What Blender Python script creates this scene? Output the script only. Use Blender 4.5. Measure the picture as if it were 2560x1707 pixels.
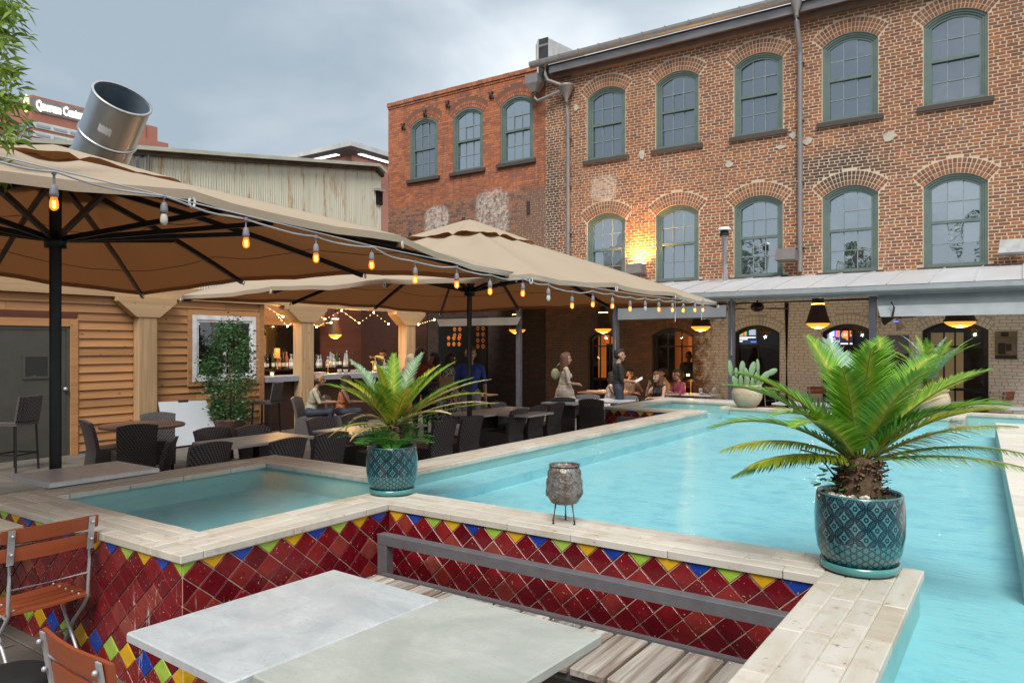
import bpy, bmesh, math, random
import numpy as np
from mathutils import Vector, Matrix
random.seed(7); np.random.seed(7)
R = math.radians
for o in list(bpy.data.objects): bpy.data.objects.remove(o)
SC = bpy.context.scene; COL = SC.collection
# ---------------------------------------------------------------- camera
CZ = 1.92; F = 1850.0; YAW = R(34.7); PX, PY = 1280.0, 862.0
cd = bpy.data.cameras.new('camera'); cam = bpy.data.objects.new('camera', cd); COL.objects.link(cam)
cam.location = (0, 0, CZ); cam.rotation_euler = (R(90), 0, YAW)
cd.sensor_width = 36; cd.lens = 36*F/2560; cd.shift_y = (PY-853.5)/2560; cd.clip_end = 2000; cd.clip_start = .05
SC.camera = cam
# ---------------------------------------------------------------- sky, sun, exposure
SUN_EL, SUN_AZ = R(50), R(152)          # high, behind the camera to its right; soft through cloud
W = bpy.data.worlds.new('World'); SC.world = W; W.use_nodes = True
nt = W.node_tree; nt.nodes.clear()
def wn(t, **k):
    n = nt.nodes.new(t)
    for a, b in k.items(): setattr(n, a, b)
    return n
def wl(a, b): nt.links.new(a, b)
out = wn('ShaderNodeOutputWorld'); bg = wn('ShaderNodeBackground'); wl(bg.outputs[0], out.inputs[0])
sky = wn('ShaderNodeTexSky', sky_type='NISHITA', sun_disc=False, sun_elevation=SUN_EL, sun_rotation=SUN_AZ, air_density=1.6, dust_density=3.0)
tc = wn('ShaderNodeTexCoord')
mp = wn('ShaderNodeMapping'); wl(tc.outputs['Generated'], mp.inputs[0]); mp.inputs['Scale'].default_value = (1.1, 1.1, 2.4); mp.inputs['Location'].default_value = (.35, .2, .1)
n1 = wn('ShaderNodeTexNoise'); wl(mp.outputs[0], n1.inputs['Vector']); n1.inputs['Scale'].default_value = 1.5; n1.inputs['Detail'].default_value = 5; n1.inputs['Roughness'].default_value = .5; n1.inputs['Distortion'].default_value = .3
dp = wn('ShaderNodeVectorMath', operation='DOT_PRODUCT'); wl(tc.outputs['Generated'], dp.inputs[0]); dp.inputs[1].default_value = (.80, .55, .10)   # thinner cloud to the right
ad = wn('ShaderNodeMath', operation='MULTIPLY_ADD'); wl(dp.outputs['Value'], ad.inputs[0]); ad.inputs[1].default_value = .26; ad.inputs[2].default_value = -.02
sm = wn('ShaderNodeMath', operation='ADD'); wl(ad.outputs[0], sm.inputs[0]); wl(n1.outputs['Fac'], sm.inputs[1])
cr = wn('ShaderNodeValToRGB'); wl(sm.outputs[0], cr.inputs[0])
cr.color_ramp.elements[0].position = .41; cr.color_ramp.elements[0].color = (.30, .365, .425, 1)
cr.color_ramp.elements[1].position = .72; cr.color_ramp.elements[1].color = (.82, .86, .89, 1)
e = cr.color_ramp.elements.new(.54); e.color = (.46, .52, .575, 1)
sc_ = wn('ShaderNodeVectorMath', operation='SCALE'); wl(sky.outputs[0], sc_.inputs[0]); sc_.inputs['Scale'].default_value = .08
mx = wn('ShaderNodeMix', data_type='RGBA'); mx.inputs['Factor'].default_value = .90
wl(sc_.outputs[0], mx.inputs[6]); wl(cr.outputs[0], mx.inputs[7]); wl(mx.outputs[2], bg.inputs[0]); bg.inputs[1].default_value = .58
sd = bpy.data.lights.new('sun', 'SUN'); so = bpy.data.objects.new('sun', sd); COL.objects.link(so)
sd.energy = 1.5; sd.angle = R(30); sd.color = (1.0, .95, .88)
_d = Vector((math.sin(SUN_AZ)*math.cos(SUN_EL), math.cos(SUN_AZ)*math.cos(SUN_EL), math.sin(SUN_EL)))
so.rotation_euler = (-_d).to_track_quat('-Z', 'Y').to_euler()
vs = SC.view_settings; vs.view_transform = 'Standard'; vs.look = 'None'; vs.exposure = 1.3; vs.gamma = 1; vs.use_curve_mapping = False
SC.cycles.max_bounces = 7; SC.cycles.diffuse_bounces = 3; SC.cycles.glossy_bounces = 3; SC.cycles.transmission_bounces = 4; SC.cycles.transparent_max_bounces = 10
SC.cycles.caustics_reflective = False; SC.cycles.caustics_refractive = False; SC.cycles.sample_clamp_indirect = 4; SC.cycles.use_denoising = True; SC.cycles.use_adaptive_sampling = True; SC.cycles.adaptive_threshold = .02
# ---------------------------------------------------------------- measuring helpers: photo pixel (2560 wide) + a known plane -> world
FW = Vector((-math.sin(YAW), math.cos(YAW), 0)); RT = Vector((math.cos(YAW), math.sin(YAW), 0)); UP = Vector((0, 0, 1)); EYE = Vector((0, 0, CZ))
def ray(x, y): return FW+RT*((x-PX)/F)+UP*((PY-y)/F)
def onZ(x, y, z): r = ray(x, y); return EYE+r*((z-CZ)/r.z)
def onY(x, y, Y): r = ray(x, y); return EYE+r*(Y/r.y)
def onX(x, y, X): r = ray(x, y); return EYE+r*(X/r.x)
def onD(x, y, d): return EYE+ray(x, y)*d
# ---------------------------------------------------------------- objects
def link(o, parent=None):
    COL.objects.link(o)
    if parent is not None:
        o.parent = parent
        if 'at' in parent: o.matrix_parent_inverse = Matrix.Translation(-Vector(parent['at']))
    return o
def tag(o, label=None, cat=None, group=None, kind=None):
    if label: o['label'] = label
    if cat: o['category'] = cat
    if group: o['group'] = group
    if kind: o['kind'] = kind
    return o
def thing(name, loc, label, cat, group=None, rz=0, world=False):
    """an Empty at the base; world=True: its parts are given in world coordinates"""
    o = bpy.data.objects.new(name, None); COL.objects.link(o); o.location = loc; o.rotation_euler = (0, 0, rz); o.empty_display_size = .2
    if world: o['at'] = tuple(loc)
    return tag(o, label, cat, group)
def copy_tree(o, parent=None):
    c = o.copy(); COL.objects.link(c); c.parent = parent
    for ch in o.children: copy_tree(ch, c)
    return c
def inst(name, me, parent, loc=(0, 0, 0), rot=(0, 0, 0), scale=(1, 1, 1), mat=None):
    o = bpy.data.objects.new(name, me); link(o, parent); o.location = loc; o.rotation_euler = rot; o.scale = scale
    return o
def basis(d):
    d = Vector(d).normalized(); a = Vector((0, 0, 1)) if abs(d.z) < .95 else Vector((1, 0, 0))
    u = d.cross(a).normalized(); return u, d.cross(u).normalized()*-1
class MB:
    def __init__(s): s.v = []; s.f = []; s.m = []; s.sm = []; s.mi = 0; s.at = None
    def mat(s, i): s.mi = i; return s
    def add(s, vs, fs, sm=False):
        n = len(s.v); s.v += [tuple(p) for p in vs]
        for f in fs: s.f.append(tuple(i+n for i in f)); s.m.append(s.mi); s.sm.append(sm)
        return s
    def box(s, x0, x1, y0, y1, z0, z1):
        return s.add([(x0,y0,z0),(x1,y0,z0),(x1,y1,z0),(x0,y1,z0),(x0,y0,z1),(x1,y0,z1),(x1,y1,z1),(x0,y1,z1)],
            [(3,2,1,0),(4,5,6,7),(0,1,5,4),(1,2,6,5),(2,3,7,6),(3,0,4,7)])
    def bbox(s, x0, x1, y0, y1, z0, z1, b=.004):
        """box with chamfered top edges and vertical edges"""
        r = lambda i, z: [(x0+i,y0,z),(x1-i,y0,z),(x1,y0+i,z),(x1,y1-i,z),(x1-i,y1,z),(x0+i,y1,z),(x0,y1-i,z),(x0,y0+i,z)]
        t = [(x0+b,y0+b,z1),(x1-b,y0+b,z1),(x1-b,y0+b,z1),(x1-b,y1-b,z1),(x1-b,y1-b,z1),(x0+b,y1-b,z1),(x0+b,y1-b,z1),(x0+b,y0+b,z1)]
        s.add(r(b, z0)+r(b, z1-b)+[(x0+b,y0+b,z1),(x1-b,y0+b,z1),(x1-b,y1-b,z1),(x0+b,y1-b,z1)],
          [(i,(i+1)%8,8+(i+1)%8,8+i) for i in range(8)]+[(7,6,5,4,3,2,1,0),(16,17,18,19),(8,9,17,16),(9,10,17),(10,11,18,17),(11,12,18),(12,13,19,18),(13,14,19),(14,15,16,19),(15,8,16)])
        return s
    def bar(s, a, b, w, h=None, up=(0, 0, 1)):
        """rectangular bar from a to b"""
        a, b = Vector(a), Vector(b); h = h or w; d = (b-a).normalized(); u = d.cross(Vector(up))
        if u.length < 1e-4: u = d.cross(Vector((1, 0, 0)))
        u.normalize(); v = u.cross(d)
        q = [(-1,-1),(1,-1),(1,1),(-1,1)]
        s.add([p+u*(i*w/2)+v*(j*h/2) for p in (a, b) for i, j in q], [(3,2,1,0),(4,5,6,7),(0,1,5,4),(1,2,6,5),(2,3,7,6),(3,0,4,7)]); return s
    def tube(s, pts, r, n=8, caps=True, sm=True):
        pts = [Vector(p) for p in pts]; rs = r if isinstance(r, (list, tuple)) else [r]*len(pts); vs = []; fs = []
        u = None
        for k, p in enumerate(pts):
            d = (pts[min(k+1, len(pts)-1)]-pts[max(k-1, 0)]).normalized()
            if u is None: u, v = basis(d)
            else:
                u = (u-d*u.dot(d)).normalized(); v = d.cross(u)
            for j in range(n):
                a = 2*math.pi*j/n; vs.append(p+(u*math.cos(a)+v*math.sin(a))*rs[k])
        for k in range(len(pts)-1):
            for j in range(n): fs.append((k*n+j, k*n+(j+1)%n, (k+1)*n+(j+1)%n, (k+1)*n+j))
        s.add(vs, fs, sm)
        if caps: s.add(vs[:n], [tuple(range(n))[::-1]]); s.add(vs[-n:], [tuple(range(n))])
        return s
    def lathe(s, prof, n=24, c=(0, 0, 0), sm=True, axis=None):
        c = Vector(c); vs = []; fs = []
        for r, z in prof:
            for j in range(n):
                a = 2*math.pi*j/n; vs.append(c+Vector((r*math.cos(a), r*math.sin(a), z)))
        for k in range(len(prof)-1):
            for j in range(n): fs.append((k*n+j, k*n+(j+1)%n, (k+1)*n+(j+1)%n, (k+1)*n+j))
        return s.add(vs, fs, sm)
    def disc(s, c, r, n=24, d=(0, 0, 1)):
        u, v = basis(d); c = Vector(c)
        return s.add([c+(u*math.cos(2*math.pi*j/n)+v*math.sin(2*math.pi*j/n))*r for j in range(n)], [tuple(range(n))])
    def ball(s, c, r, n=10, m=7, sx=(1, 1, 1)):
        c = Vector(c); vs = []; fs = []
        for k in range(m+1):
            t = math.pi*k/m
            for j in range(n):
                a = 2*math.pi*j/n; vs.append(c+Vector((r*sx[0]*math.sin(t)*math.cos(a), r*sx[1]*math.sin(t)*math.sin(a), -r*sx[2]*math.cos(t))))
        for k in range(m):
            for j in range(n): fs.append((k*n+j, k*n+(j+1)%n, (k+1)*n+(j+1)%n, (k+1)*n+j))
        return s.add(vs, fs, True)
    def prism(s, pts, d):
        """polygon extruded by vector d"""
        pts = [Vector(p) for p in pts]; d = Vector(d); n = len(pts)
        return s.add(pts+[p+d for p in pts], [tuple(range(n))[::-1], tuple(range(n, 2*n))]+[(i,(i+1)%n,n+(i+1)%n,n+i) for i in range(n)])
    def mesh(s, name, mats):
        me = bpy.data.meshes.new(name); me.from_pydata(s.v, [], s.f)
        if not isinstance(mats, (list, tuple)): mats = [mats]
        for m in mats: me.materials.append(MT(m))
        me.polygons.foreach_set('material_index', s.m); me.polygons.foreach_set('use_smooth', s.sm); me.update(); return me
    def build(s, name, mats, parent=None):
        o = bpy.data.objects.new(name, s.mesh(name, mats)); return link(o, parent)
def fix_normals(o):
    bm = bmesh.new(); bm.from_mesh(o.data); bmesh.ops.recalc_face_normals(bm, faces=bm.faces); bm.to_mesh(o.data); bm.free(); return o
def text(name, body, size, mat, parent, M, ext=.0, align='CENTER', bold=0):
    c = bpy.data.curves.new(name, 'FONT'); c.body = body; c.size = size; c.extrude = ext; c.align_x = align; c.align_y = 'CENTER'; c.offset = bold; c.resolution_u = 2
    t = bpy.data.objects.new(name, c); COL.objects.link(t); bpy.context.view_layer.update()
    me = bpy.data.meshes.new_from_object(t.evaluated_get(bpy.context.evaluated_depsgraph_get())); bpy.data.objects.remove(t)
    me.transform(M); me.materials.clear(); me.materials.append(MT(mat)); o = bpy.data.objects.new(name, me); return link(o, parent)
# ================================================================ materials (all procedural)
MATS = {}
def MT(m): return MATS[m] if isinstance(m, str) else m
class NT:
    def __init__(s, name):
        s.m = bpy.data.materials.new(name); s.m.use_nodes = True; s.t = s.m.node_tree; s.t.nodes.clear()
        s.o = s.t.nodes.new('ShaderNodeOutputMaterial'); MATS[name] = s.m
    def n(s, typ, ins=None, **k):
        x = s.t.nodes.new('ShaderNode'+typ)
        for a, b in k.items(): setattr(x, a, b)
        for a, b in (ins or {}).items(): s.set(x.inputs[a], b)
        return x
    def set(s, i, v):
        if hasattr(v, 'links') or isinstance(v, bpy.types.NodeSocket): s.t.links.new(v, i)
        else:
            if isinstance(v, tuple) and len(v) == 3 and i.type == 'RGBA': v = v+(1,)
            i.default_value = v
    def math(s, op, a, b=0.0, c=0.0, clamp=False):
        x = s.n('Math', operation=op, use_clamp=clamp); s.set(x.inputs[0], a); s.set(x.inputs[1], b); s.set(x.inputs[2], c); return x.outputs[0]
    def mix(s, f, a, b, mode='MIX'):
        x = s.n('Mix', data_type='RGBA', blend_type=mode, clamp_factor=True); s.set(x.inputs[0], f); s.set(x.inputs[6], a); s.set(x.inputs[7], b); return x.outputs[2]
    def ramp(s, f, stops, interp='LINEAR'):
        x = s.n('ValToRGB'); s.set(x.inputs[0], f); x.color_ramp.interpolation = interp; el = x.color_ramp.elements
        while len(el) < len(stops): el.new(.5)
        for e, (p, c) in zip(el, stops): e.position = p; e.color = (c+(1,)) if isinstance(c, tuple) else (c, c, c, 1)
        return x.outputs[0]
    def co(s, kind='Object', scale=(1, 1, 1), loc=(0, 0, 0), rnd=0):
        if kind == 'World': v = s.n('NewGeometry').outputs['Position']
        else: v = s.n('TexCoord').outputs[kind]
        if rnd:
            r = s.n('ObjectInfo').outputs['Random']; c = s.n('CombineXYZ', {0: s.math('MULTIPLY', r, 37.0*rnd), 1: s.math('MULTIPLY', r, 91.0*rnd), 2: s.math('MULTIPLY', r, 53.0*rnd)})
            v = s.n('VectorMath', {0: v, 1: c.outputs[0]}, operation='ADD').outputs[0]
        if scale != (1, 1, 1) or loc != (0, 0, 0): v = s.n('Mapping', {0: v, 'Scale': scale, 'Location': loc}).outputs[0]
        return v
    def noise(s, v, sc, det=4, ro=.55, dist=0.0): return s.n('TexNoise', {'Vector': v, 'Scale': sc, 'Detail': det, 'Roughness': ro, 'Distortion': dist}).outputs['Fac']
    def bump(s, h, st=.3, d=.01, nrm=None):
        b = s.n('Bump', {'Height': h, 'Strength': st, 'Distance': d})
        if nrm is not None: s.set(b.inputs['Normal'], nrm)
        return b.outputs[0]
    def bsdf(s, col, rough=.6, metal=0.0, nrm=None, **k):
        b = s.n('BsdfPrincipled', {'Base Color': col, 'Roughness': rough, 'Metallic': metal})
        if nrm is not None: s.set(b.inputs['Normal'], nrm)
        for a, v in k.items(): s.set(b.inputs[a.replace('_', ' ')], v)
        return b.outputs[0]
    def done(s, sh): s.t.links.new(sh, s.o.inputs[0]); return s.m
def simple(name, c1, c2=None, sc=6.0, rough=.6, metal=0.0, bump=0.0, bsc=60.0, stretch=(1, 1, 1), rnd=0, val=0.0, coord='Object', lo=.35, hi=.65, bd=.004, **k):
    """two-tone noise colour, optional brightness change per object, optional relief"""
    t = NT(name); v = t.co(coord, stretch, rnd=rnd); f = t.noise(v, sc, 5); c2 = c2 or tuple(x*.75 for x in c1)
    col = t.mix(t.ramp(f, [(lo, 0.0), (hi, 1.0)]), c1, c2)
    if val:
        r = t.n('ObjectInfo').outputs['Random']; g = t.math('MULTIPLY_ADD', r, 2*val, 1-val); col = t.mix(1.0, col, t.n('CombineColor', {0: g, 1: g, 2: g}).outputs[0], 'MULTIPLY')
    nr = t.bump(t.noise(v, bsc, 4), bump, bd) if bump else None
    ro = t.math('MULTIPLY_ADD', f, .2, rough-.1)
    return t.done(t.bsdf(col, ro, metal, nr, **k))
def glow(name, col, st, base=None):
    t = NT(name); return t.done(t.bsdf(base or col, .5, Emission_Color=col, Emission_Strength=st))
# --- bricks
def brick_mat(name, ramp, soot_shade=(), white=None, dark=(.05, .04, .038)):
    t = NT(name); p = t.co('World'); ri = t.n('NewGeometry').outputs['Random Per Island']; ro = t.n('ObjectInfo').outputs['Random']
    r = t.math('FRACT', t.math('ADD', ri, t.math('MULTIPLY', ro, 7.31)))
    col = t.ramp(r, ramp, 'CONSTANT'); n1 = t.noise(p, 34, 5, .65); col = t.mix(t.ramp(n1, [(.3, .0), (.75, .55)]), col, tuple(x*.55 for x in ramp[len(ramp)//2][1]))
    nb = t.noise(p, .55, 4, .6); col = t.mix(t.ramp(nb, [(.45, 0.0), (.75, .45)]), col, (.16, .075, .055))
    col = t.mix(t.ramp(t.noise(p, 9, 5, .7), [(.60, 0.0), (.72, .35)]), col, (.46, .33, .24))
    stk = t.noise(t.co('World', (3.2, 3.2, .22)), 1.3, 5, .6); col = t.mix(t.ramp(stk, [(.50, 0.0), (.75, .55)]), col, (.085, .05, .04)); col = t.mix(t.ramp(t.noise(t.co('World', (5, 5, .35)), 1.0, 4), [(.60, 0.0), (.78, .35)]), col, (.50, .42, .34))
    for (c, rad, amt) in soot_shade:
        d = t.n('VectorMath', {0: t.n('VectorMath', {0: p, 1: c}, operation='SUBTRACT').outputs[0], 1: rad}, operation='DIVIDE').outputs[0]
        L = t.n('VectorMath', {0: d}, operation='LENGTH').outputs['Value']; L = t.math('ADD', L, t.math('MULTIPLY_ADD', t.noise(p, 2.2, 5), 1.0, -.5))
        col = t.mix(t.math('MULTIPLY', t.ramp(L, [(.35, 1.0), (1.0, 0.0)]), amt), col, dark)
    if white: col = white(t, p, col)
    nr = t.bump(t.noise(p, 55, 5, .7), .5, .006)
    return t.done(t.bsdf(col, .85, nrm=nr))
def patches(lst, colr):
    """painted or plastered-over areas: (centre, radius, amount, edge noise)"""
    def fn(t, p, col):
        for (c, rad, amt, en, lo, hi) in lst:
            d = t.n('VectorMath', {0: t.n('VectorMath', {0: p, 1: c}, operation='SUBTRACT').outputs[0], 1: rad}, operation='DIVIDE').outputs[0]
            sx = t.n('SeparateXYZ', {0: t.n('VectorMath', {0: d}, operation='ABSOLUTE').outputs[0]}); p4 = lambda q: t.math('POWER', q, 3.5); L = t.math('POWER', t.math('ADD', p4(sx.outputs[0]), p4(sx.outputs[2])), 1/3.5)
            L = t.math('ADD', L, t.math('MULTIPLY_ADD', t.noise(p, 5.0, 6, .7), en, -en/2))
            L2 = t.noise(p, 11, 5, .7)
            m = t.math('MULTIPLY', t.ramp(L, [(lo, 1.0), (hi, 0.0)]), t.ramp(L2, [(.30, 1.0), (.62, amt)])); col = t.mix(m, col, colr)
        return col
    return fn
YB = 19.0
main_ramp = [(0.0, (.345, .125, .054)), (.16, (.275, .098, .047)), (.30, (.415, .155, .060)), (.46, (.305, .112, .054)), (.60, (.20, .082, .050)), (.72, (.375, .135, .046)), (.84, (.235, .10, .058)), (.94, (.47, .18, .055))]
low_white = patches([((-2.2, YB, 1.6), (5.3, 1, 1.95), .85, .45, .84, .95)], (.86, .80, .72))
def white_main(t, p, col):
    col = low_white(t, p, col)
    return patches([((-9.95, YB, 6.42), (.50, 1, .42), .15, .7, .70, .95)], (.60, .52, .44))(t, p, col)
brick_mat('brick_main', main_ramp, soot_shade=[((-3.6, YB, 6.15), (1.5, 2, .75), .85), ((-11.7, YB, 6.0), (.55, 2, 3.2), .75), ((-10.3, YB, 1.2), (3.2, 3, 3.4), .85)], white=white_main)  # third mark paints in the porch shade, the others are soot
wing_ramp = [(0.0, (.50, .165, .075)), (.2, (.42, .14, .07)), (.4, (.56, .20, .085)), (.6, (.37, .13, .075)), (.75, (.52, .18, .07)), (.9, (.30, .12, .08))]
white_wing = patches([((-16.25, YB, 6.05), (.62, 1, .62), .05, .5, .75, .95), ((-13.95, YB, 6.05), (.75, 1, .95), .0, .5, .75, .95)], (.62, .59, .55))
def low_wing(t, p, col):  # brown lower zone, with porch and canopy shade painted dark near the ground
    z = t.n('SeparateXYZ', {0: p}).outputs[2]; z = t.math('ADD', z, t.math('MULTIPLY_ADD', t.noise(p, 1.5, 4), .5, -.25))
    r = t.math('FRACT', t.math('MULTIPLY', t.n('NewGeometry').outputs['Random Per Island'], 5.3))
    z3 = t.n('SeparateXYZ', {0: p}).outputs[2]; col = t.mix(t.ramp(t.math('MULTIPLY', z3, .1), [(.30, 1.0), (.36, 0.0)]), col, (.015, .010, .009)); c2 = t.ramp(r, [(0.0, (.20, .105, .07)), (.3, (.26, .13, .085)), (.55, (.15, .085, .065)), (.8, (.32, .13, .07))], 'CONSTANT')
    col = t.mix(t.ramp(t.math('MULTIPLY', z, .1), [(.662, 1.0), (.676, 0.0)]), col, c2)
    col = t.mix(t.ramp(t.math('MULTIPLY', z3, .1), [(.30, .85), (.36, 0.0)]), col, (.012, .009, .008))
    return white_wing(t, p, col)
brick_mat('brick_wing', wing_ramp, soot_shade=[((-12.2, YB, 5.6), (.35, 2, 1.6), .7)], white=low_wing)
def mortar(name, c1, c2, low=None):
    t = NT(name); p = t.co('World'); col = t.mix(t.noise(p, 7, 5), c1, c2)
    col = t.mix(t.ramp(t.noise(p, .6, 4), [(.5, 0.0), (.8, .6)]), col, tuple(x*.45 for x in c1))
    if low: col = low(t, p, col)
    t.done(t.bsdf(col, .95, nrm=t.bump(t.noise(p, 80, 4), .4, .005)))
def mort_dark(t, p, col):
    z = t.n('SeparateXYZ', {0: p}).outputs[2]; col = t.mix(t.ramp(t.math('MULTIPLY', z, .1), [(.33, .95), (.36, 0.0)]), col, (.085, .06, .045))  # porch shade painted into the lower joints
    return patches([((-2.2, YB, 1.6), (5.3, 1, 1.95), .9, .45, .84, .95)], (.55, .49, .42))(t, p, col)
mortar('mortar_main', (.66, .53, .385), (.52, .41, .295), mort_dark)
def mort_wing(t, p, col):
    z = t.n('SeparateXYZ', {0: p}).outputs[2]; col = t.mix(t.ramp(t.math('MULTIPLY', z, .1), [(.662, 1.0), (.676, 0.0)]), col, (.40, .32, .25)); return white_wing(t, p, t.mix(t.ramp(t.math('MULTIPLY', z, .1), [(.32, 1.0), (.38, 0.0)]), col, (.022, .016, .013)))  # tan lower joints; near the ground the shade is painted in
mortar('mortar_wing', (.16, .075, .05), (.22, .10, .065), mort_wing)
simple('patch_plaster', (.52, .47, .38), (.40, .37, .31), 8, .95, bump=.6, bsc=30)
simple('putty', (.26, .31, .30), (.20, .25, .24), 9, .6); simple('window_green', (.135, .185, .165), (.105, .15, .135), 4, .5, bump=.1)
simple('sill_wood', (.085, .066, .060), (.06, .045, .04), 8, .8, bump=.3, stretch=(2, 12, 12))
def glass(name, base, refl, rough=.02, wob=.12):
    t = NT(name); p = t.co('World'); nr = t.bump(t.noise(p, 1.6, 2), wob, .05); fr = t.n('LayerWeight', {'Blend': .35, 'Normal': nr}).outputs['Facing']
    f = t.math('MULTIPLY_ADD', t.math('POWER', fr, 2.0), .55, refl, True)
    d = t.n('BsdfDiffuse', {'Color': base}).outputs[0]; g = t.n('BsdfGlossy', {'Color': (.92, .96, 1.0), 'Roughness': rough, 'Normal': nr}).outputs[0]
    return t.done(t.n('MixShader', {0: f, 1: d, 2: g}).outputs[0])
glass('glass_upper', (.03, .035, .05), .34); glass('glass_lower', (.05, .055, .06), .60); glass('glass_dark', (.012, .011, .010), .10); glass('glass_wing', (.06, .065, .08), .55)
simple('gutter_metal', (.27, .265, .27), (.34, .30, .27), 3, .45, .5, bump=.15, bsc=20)
simple('eave_wood', (.21, .115, .085), (.13, .085, .07), 3, .8, bump=.4, bsc=25, stretch=(1, 4, 4))
simple('flash_metal', (.30, .29, .30), (.20, .18, .18), 2, .45, .6, stretch=(.6, 3, 3))
simple('pipe_grey', (.22, .225, .245), (.27, .24, .22), 4, .5, .3)
simple('iron_dark', (.055, .035, .032), None, 10, .7, bump=.3)
simple('black_felt', (.018, .018, .02), (.05, .05, .055), 5, .8); simple('white_render', (.62, .63, .62), (.50, .50, .49), 3, .9, bump=.2)
simple('flood_box', (.20, .18, .17), (.16, .14, .13), 6, .5); simple('flood_box_pale', (.50, .50, .50), None, 6, .5)
simple('porch_metal', (.62, .63, .64), (.52, .52, .53), 1.4, .5, .2, bump=.15, bsc=6, stretch=(1, .25, 1)); simple('porch_under', (.10, .095, .09), None, 4, .8)
simple('gutter_pale', (.50, .52, .54), (.40, .42, .44), 3, .4, .3)
simple('post_blue', (.085, .088, .115), (.06, .062, .08), 8, .45)
simple('shade_grey', (.23, .245, .26), (.18, .19, .20), 2, .6); simple('vinyl_clear', (.42, .45, .47), (.34, .37, .39), 3, .35, Alpha=.92)
simple('duct_brown', (.12, .093, .075), (.16, .13, .105), 2, .5, .2)
# --- wood
def wood(name, c1, c2, along=0, sc=7, rough=.75, val=.12, knots=0.0, bump=.25, ring=(.5, .62)):
    t = NT(name); st = [14.0, 14.0, 14.0]; st[along] = .7; v = t.co('Object', tuple(st), rnd=1); f = t.noise(v, sc/7, 6, .6, .6)
    col = t.mix(t.ramp(f, [(ring[0]-.12, 0.0), (ring[1]+.1, 1.0)]), c1, c2)
    if knots:
        s2 = [3.0, 3.0, 3.0]; s2[along] = 1.6; k = t.n('TexVoronoi', {'Vector': t.co('Object', tuple(s2), rnd=1), 'Scale': 2.0}).outputs['Distance']
        col = t.mix(t.math('MULTIPLY', t.ramp(k, [(.06, 1.0), (.12, 0.0)]), knots), col, tuple(x*.35 for x in c2))
    r = t.n('ObjectInfo').outputs['Random']; g = t.math('MULTIPLY_ADD', r, 2*val, 1-val); col = t.mix(1.0, col, t.n('CombineColor', {0: g, 1: g, 2: g}).outputs[0], 'MULTIPLY')
    return t.done(t.bsdf(col, rough, nrm=t.bump(f, bump, .004)))
wood('cedar', (.46, .225, .090), (.32, .145, .055), 1, 5, knots=.8, val=.2)
wood('timber', (.52, .35, .19), (.33, .20, .10), 2, 6, knots=.6, val=.05); wood('timber_x', (.50, .33, .175), (.40, .25, .13), 1, 6, knots=.4, val=.05)
wood('cedar_dark', (.12, .036, .018), (.075, .022, .012), 1, 4, val=.1)
wood('slat_grey', (.44, .40, .35), (.15, .105, .075), 1, 9, val=.3, bump=.8, ring=(.51, .55)); wood('teak', (.34, .080, .028), (.25, .055, .018), 0, 5, .42, val=.08, bump=.05)
wood('teak_y', (.48, .135, .045), (.36, .09, .028), 1, 5, .42, val=.08, bump=.05); wood('table_wood', (.27, .13, .07), (.17, .08, .045), 0, 5, .4, val=.0); wood('fan_wood', (.13, .07, .045), (.08, .04, .03), 0, 5, .5)
# --- pool and patio
def stone(name, c1, c2, c3, along=0, sc=3.0, val=.10, rough=.6, coat=0.0):
    t = NT(name); st = [9.0, 9.0, 9.0]; st[along] = 1.6; v = t.co('World', tuple(st)); f = t.noise(v, sc/3, 6, .62, .5); col = t.mix(t.ramp(f, [(.38, 0.0), (.68, 1.0)]), c1, c2)
    w = t.co('World'); col = t.mix(t.ramp(t.noise(w, 6.5, 6, .7), [(.52, 0.0), (.72, .6)]), col, c3); col = t.mix(t.ramp(t.noise(w, 26, 3, .5), [(.66, 0.0), (.75, .75)]), col, (.20, .17, .13))
    r = t.n('ObjectInfo').outputs['Random']; g = t.math('MULTIPLY_ADD', r, 2*val, 1-val); col = t.mix(1.0, col, t.n('CombineColor', {0: g, 1: g, 2: t.math('MULTIPLY', g, .99)}).outputs[0], 'MULTIPLY')
    return t.done(t.bsdf(col, rough, nrm=t.bump(t.noise(w, 90, 5, .7), .25, .003)))
stone('travertine_x', (.58, .545, .485), (.50, .44, .36), (.40, .30, .20), 0); stone('travertine_y', (.58, .545, .485), (.50, .44, .36), (.40, .30, .20), 1)
stone('travertine_wet', (.54, .485, .40), (.46, .39, .30), (.38, .29, .19), 0)
stone('travertine_pale', (.68, .65, .59), (.62, .57, .49), (.56, .47, .36), 0, val=.08)
simple('grout_pale', (.62, .58, .50), (.50, .45, .37), 30, .95); simple('grout', (.50, .34, .27), (.62, .46, .37), 30, .95, bump=.3)
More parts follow.
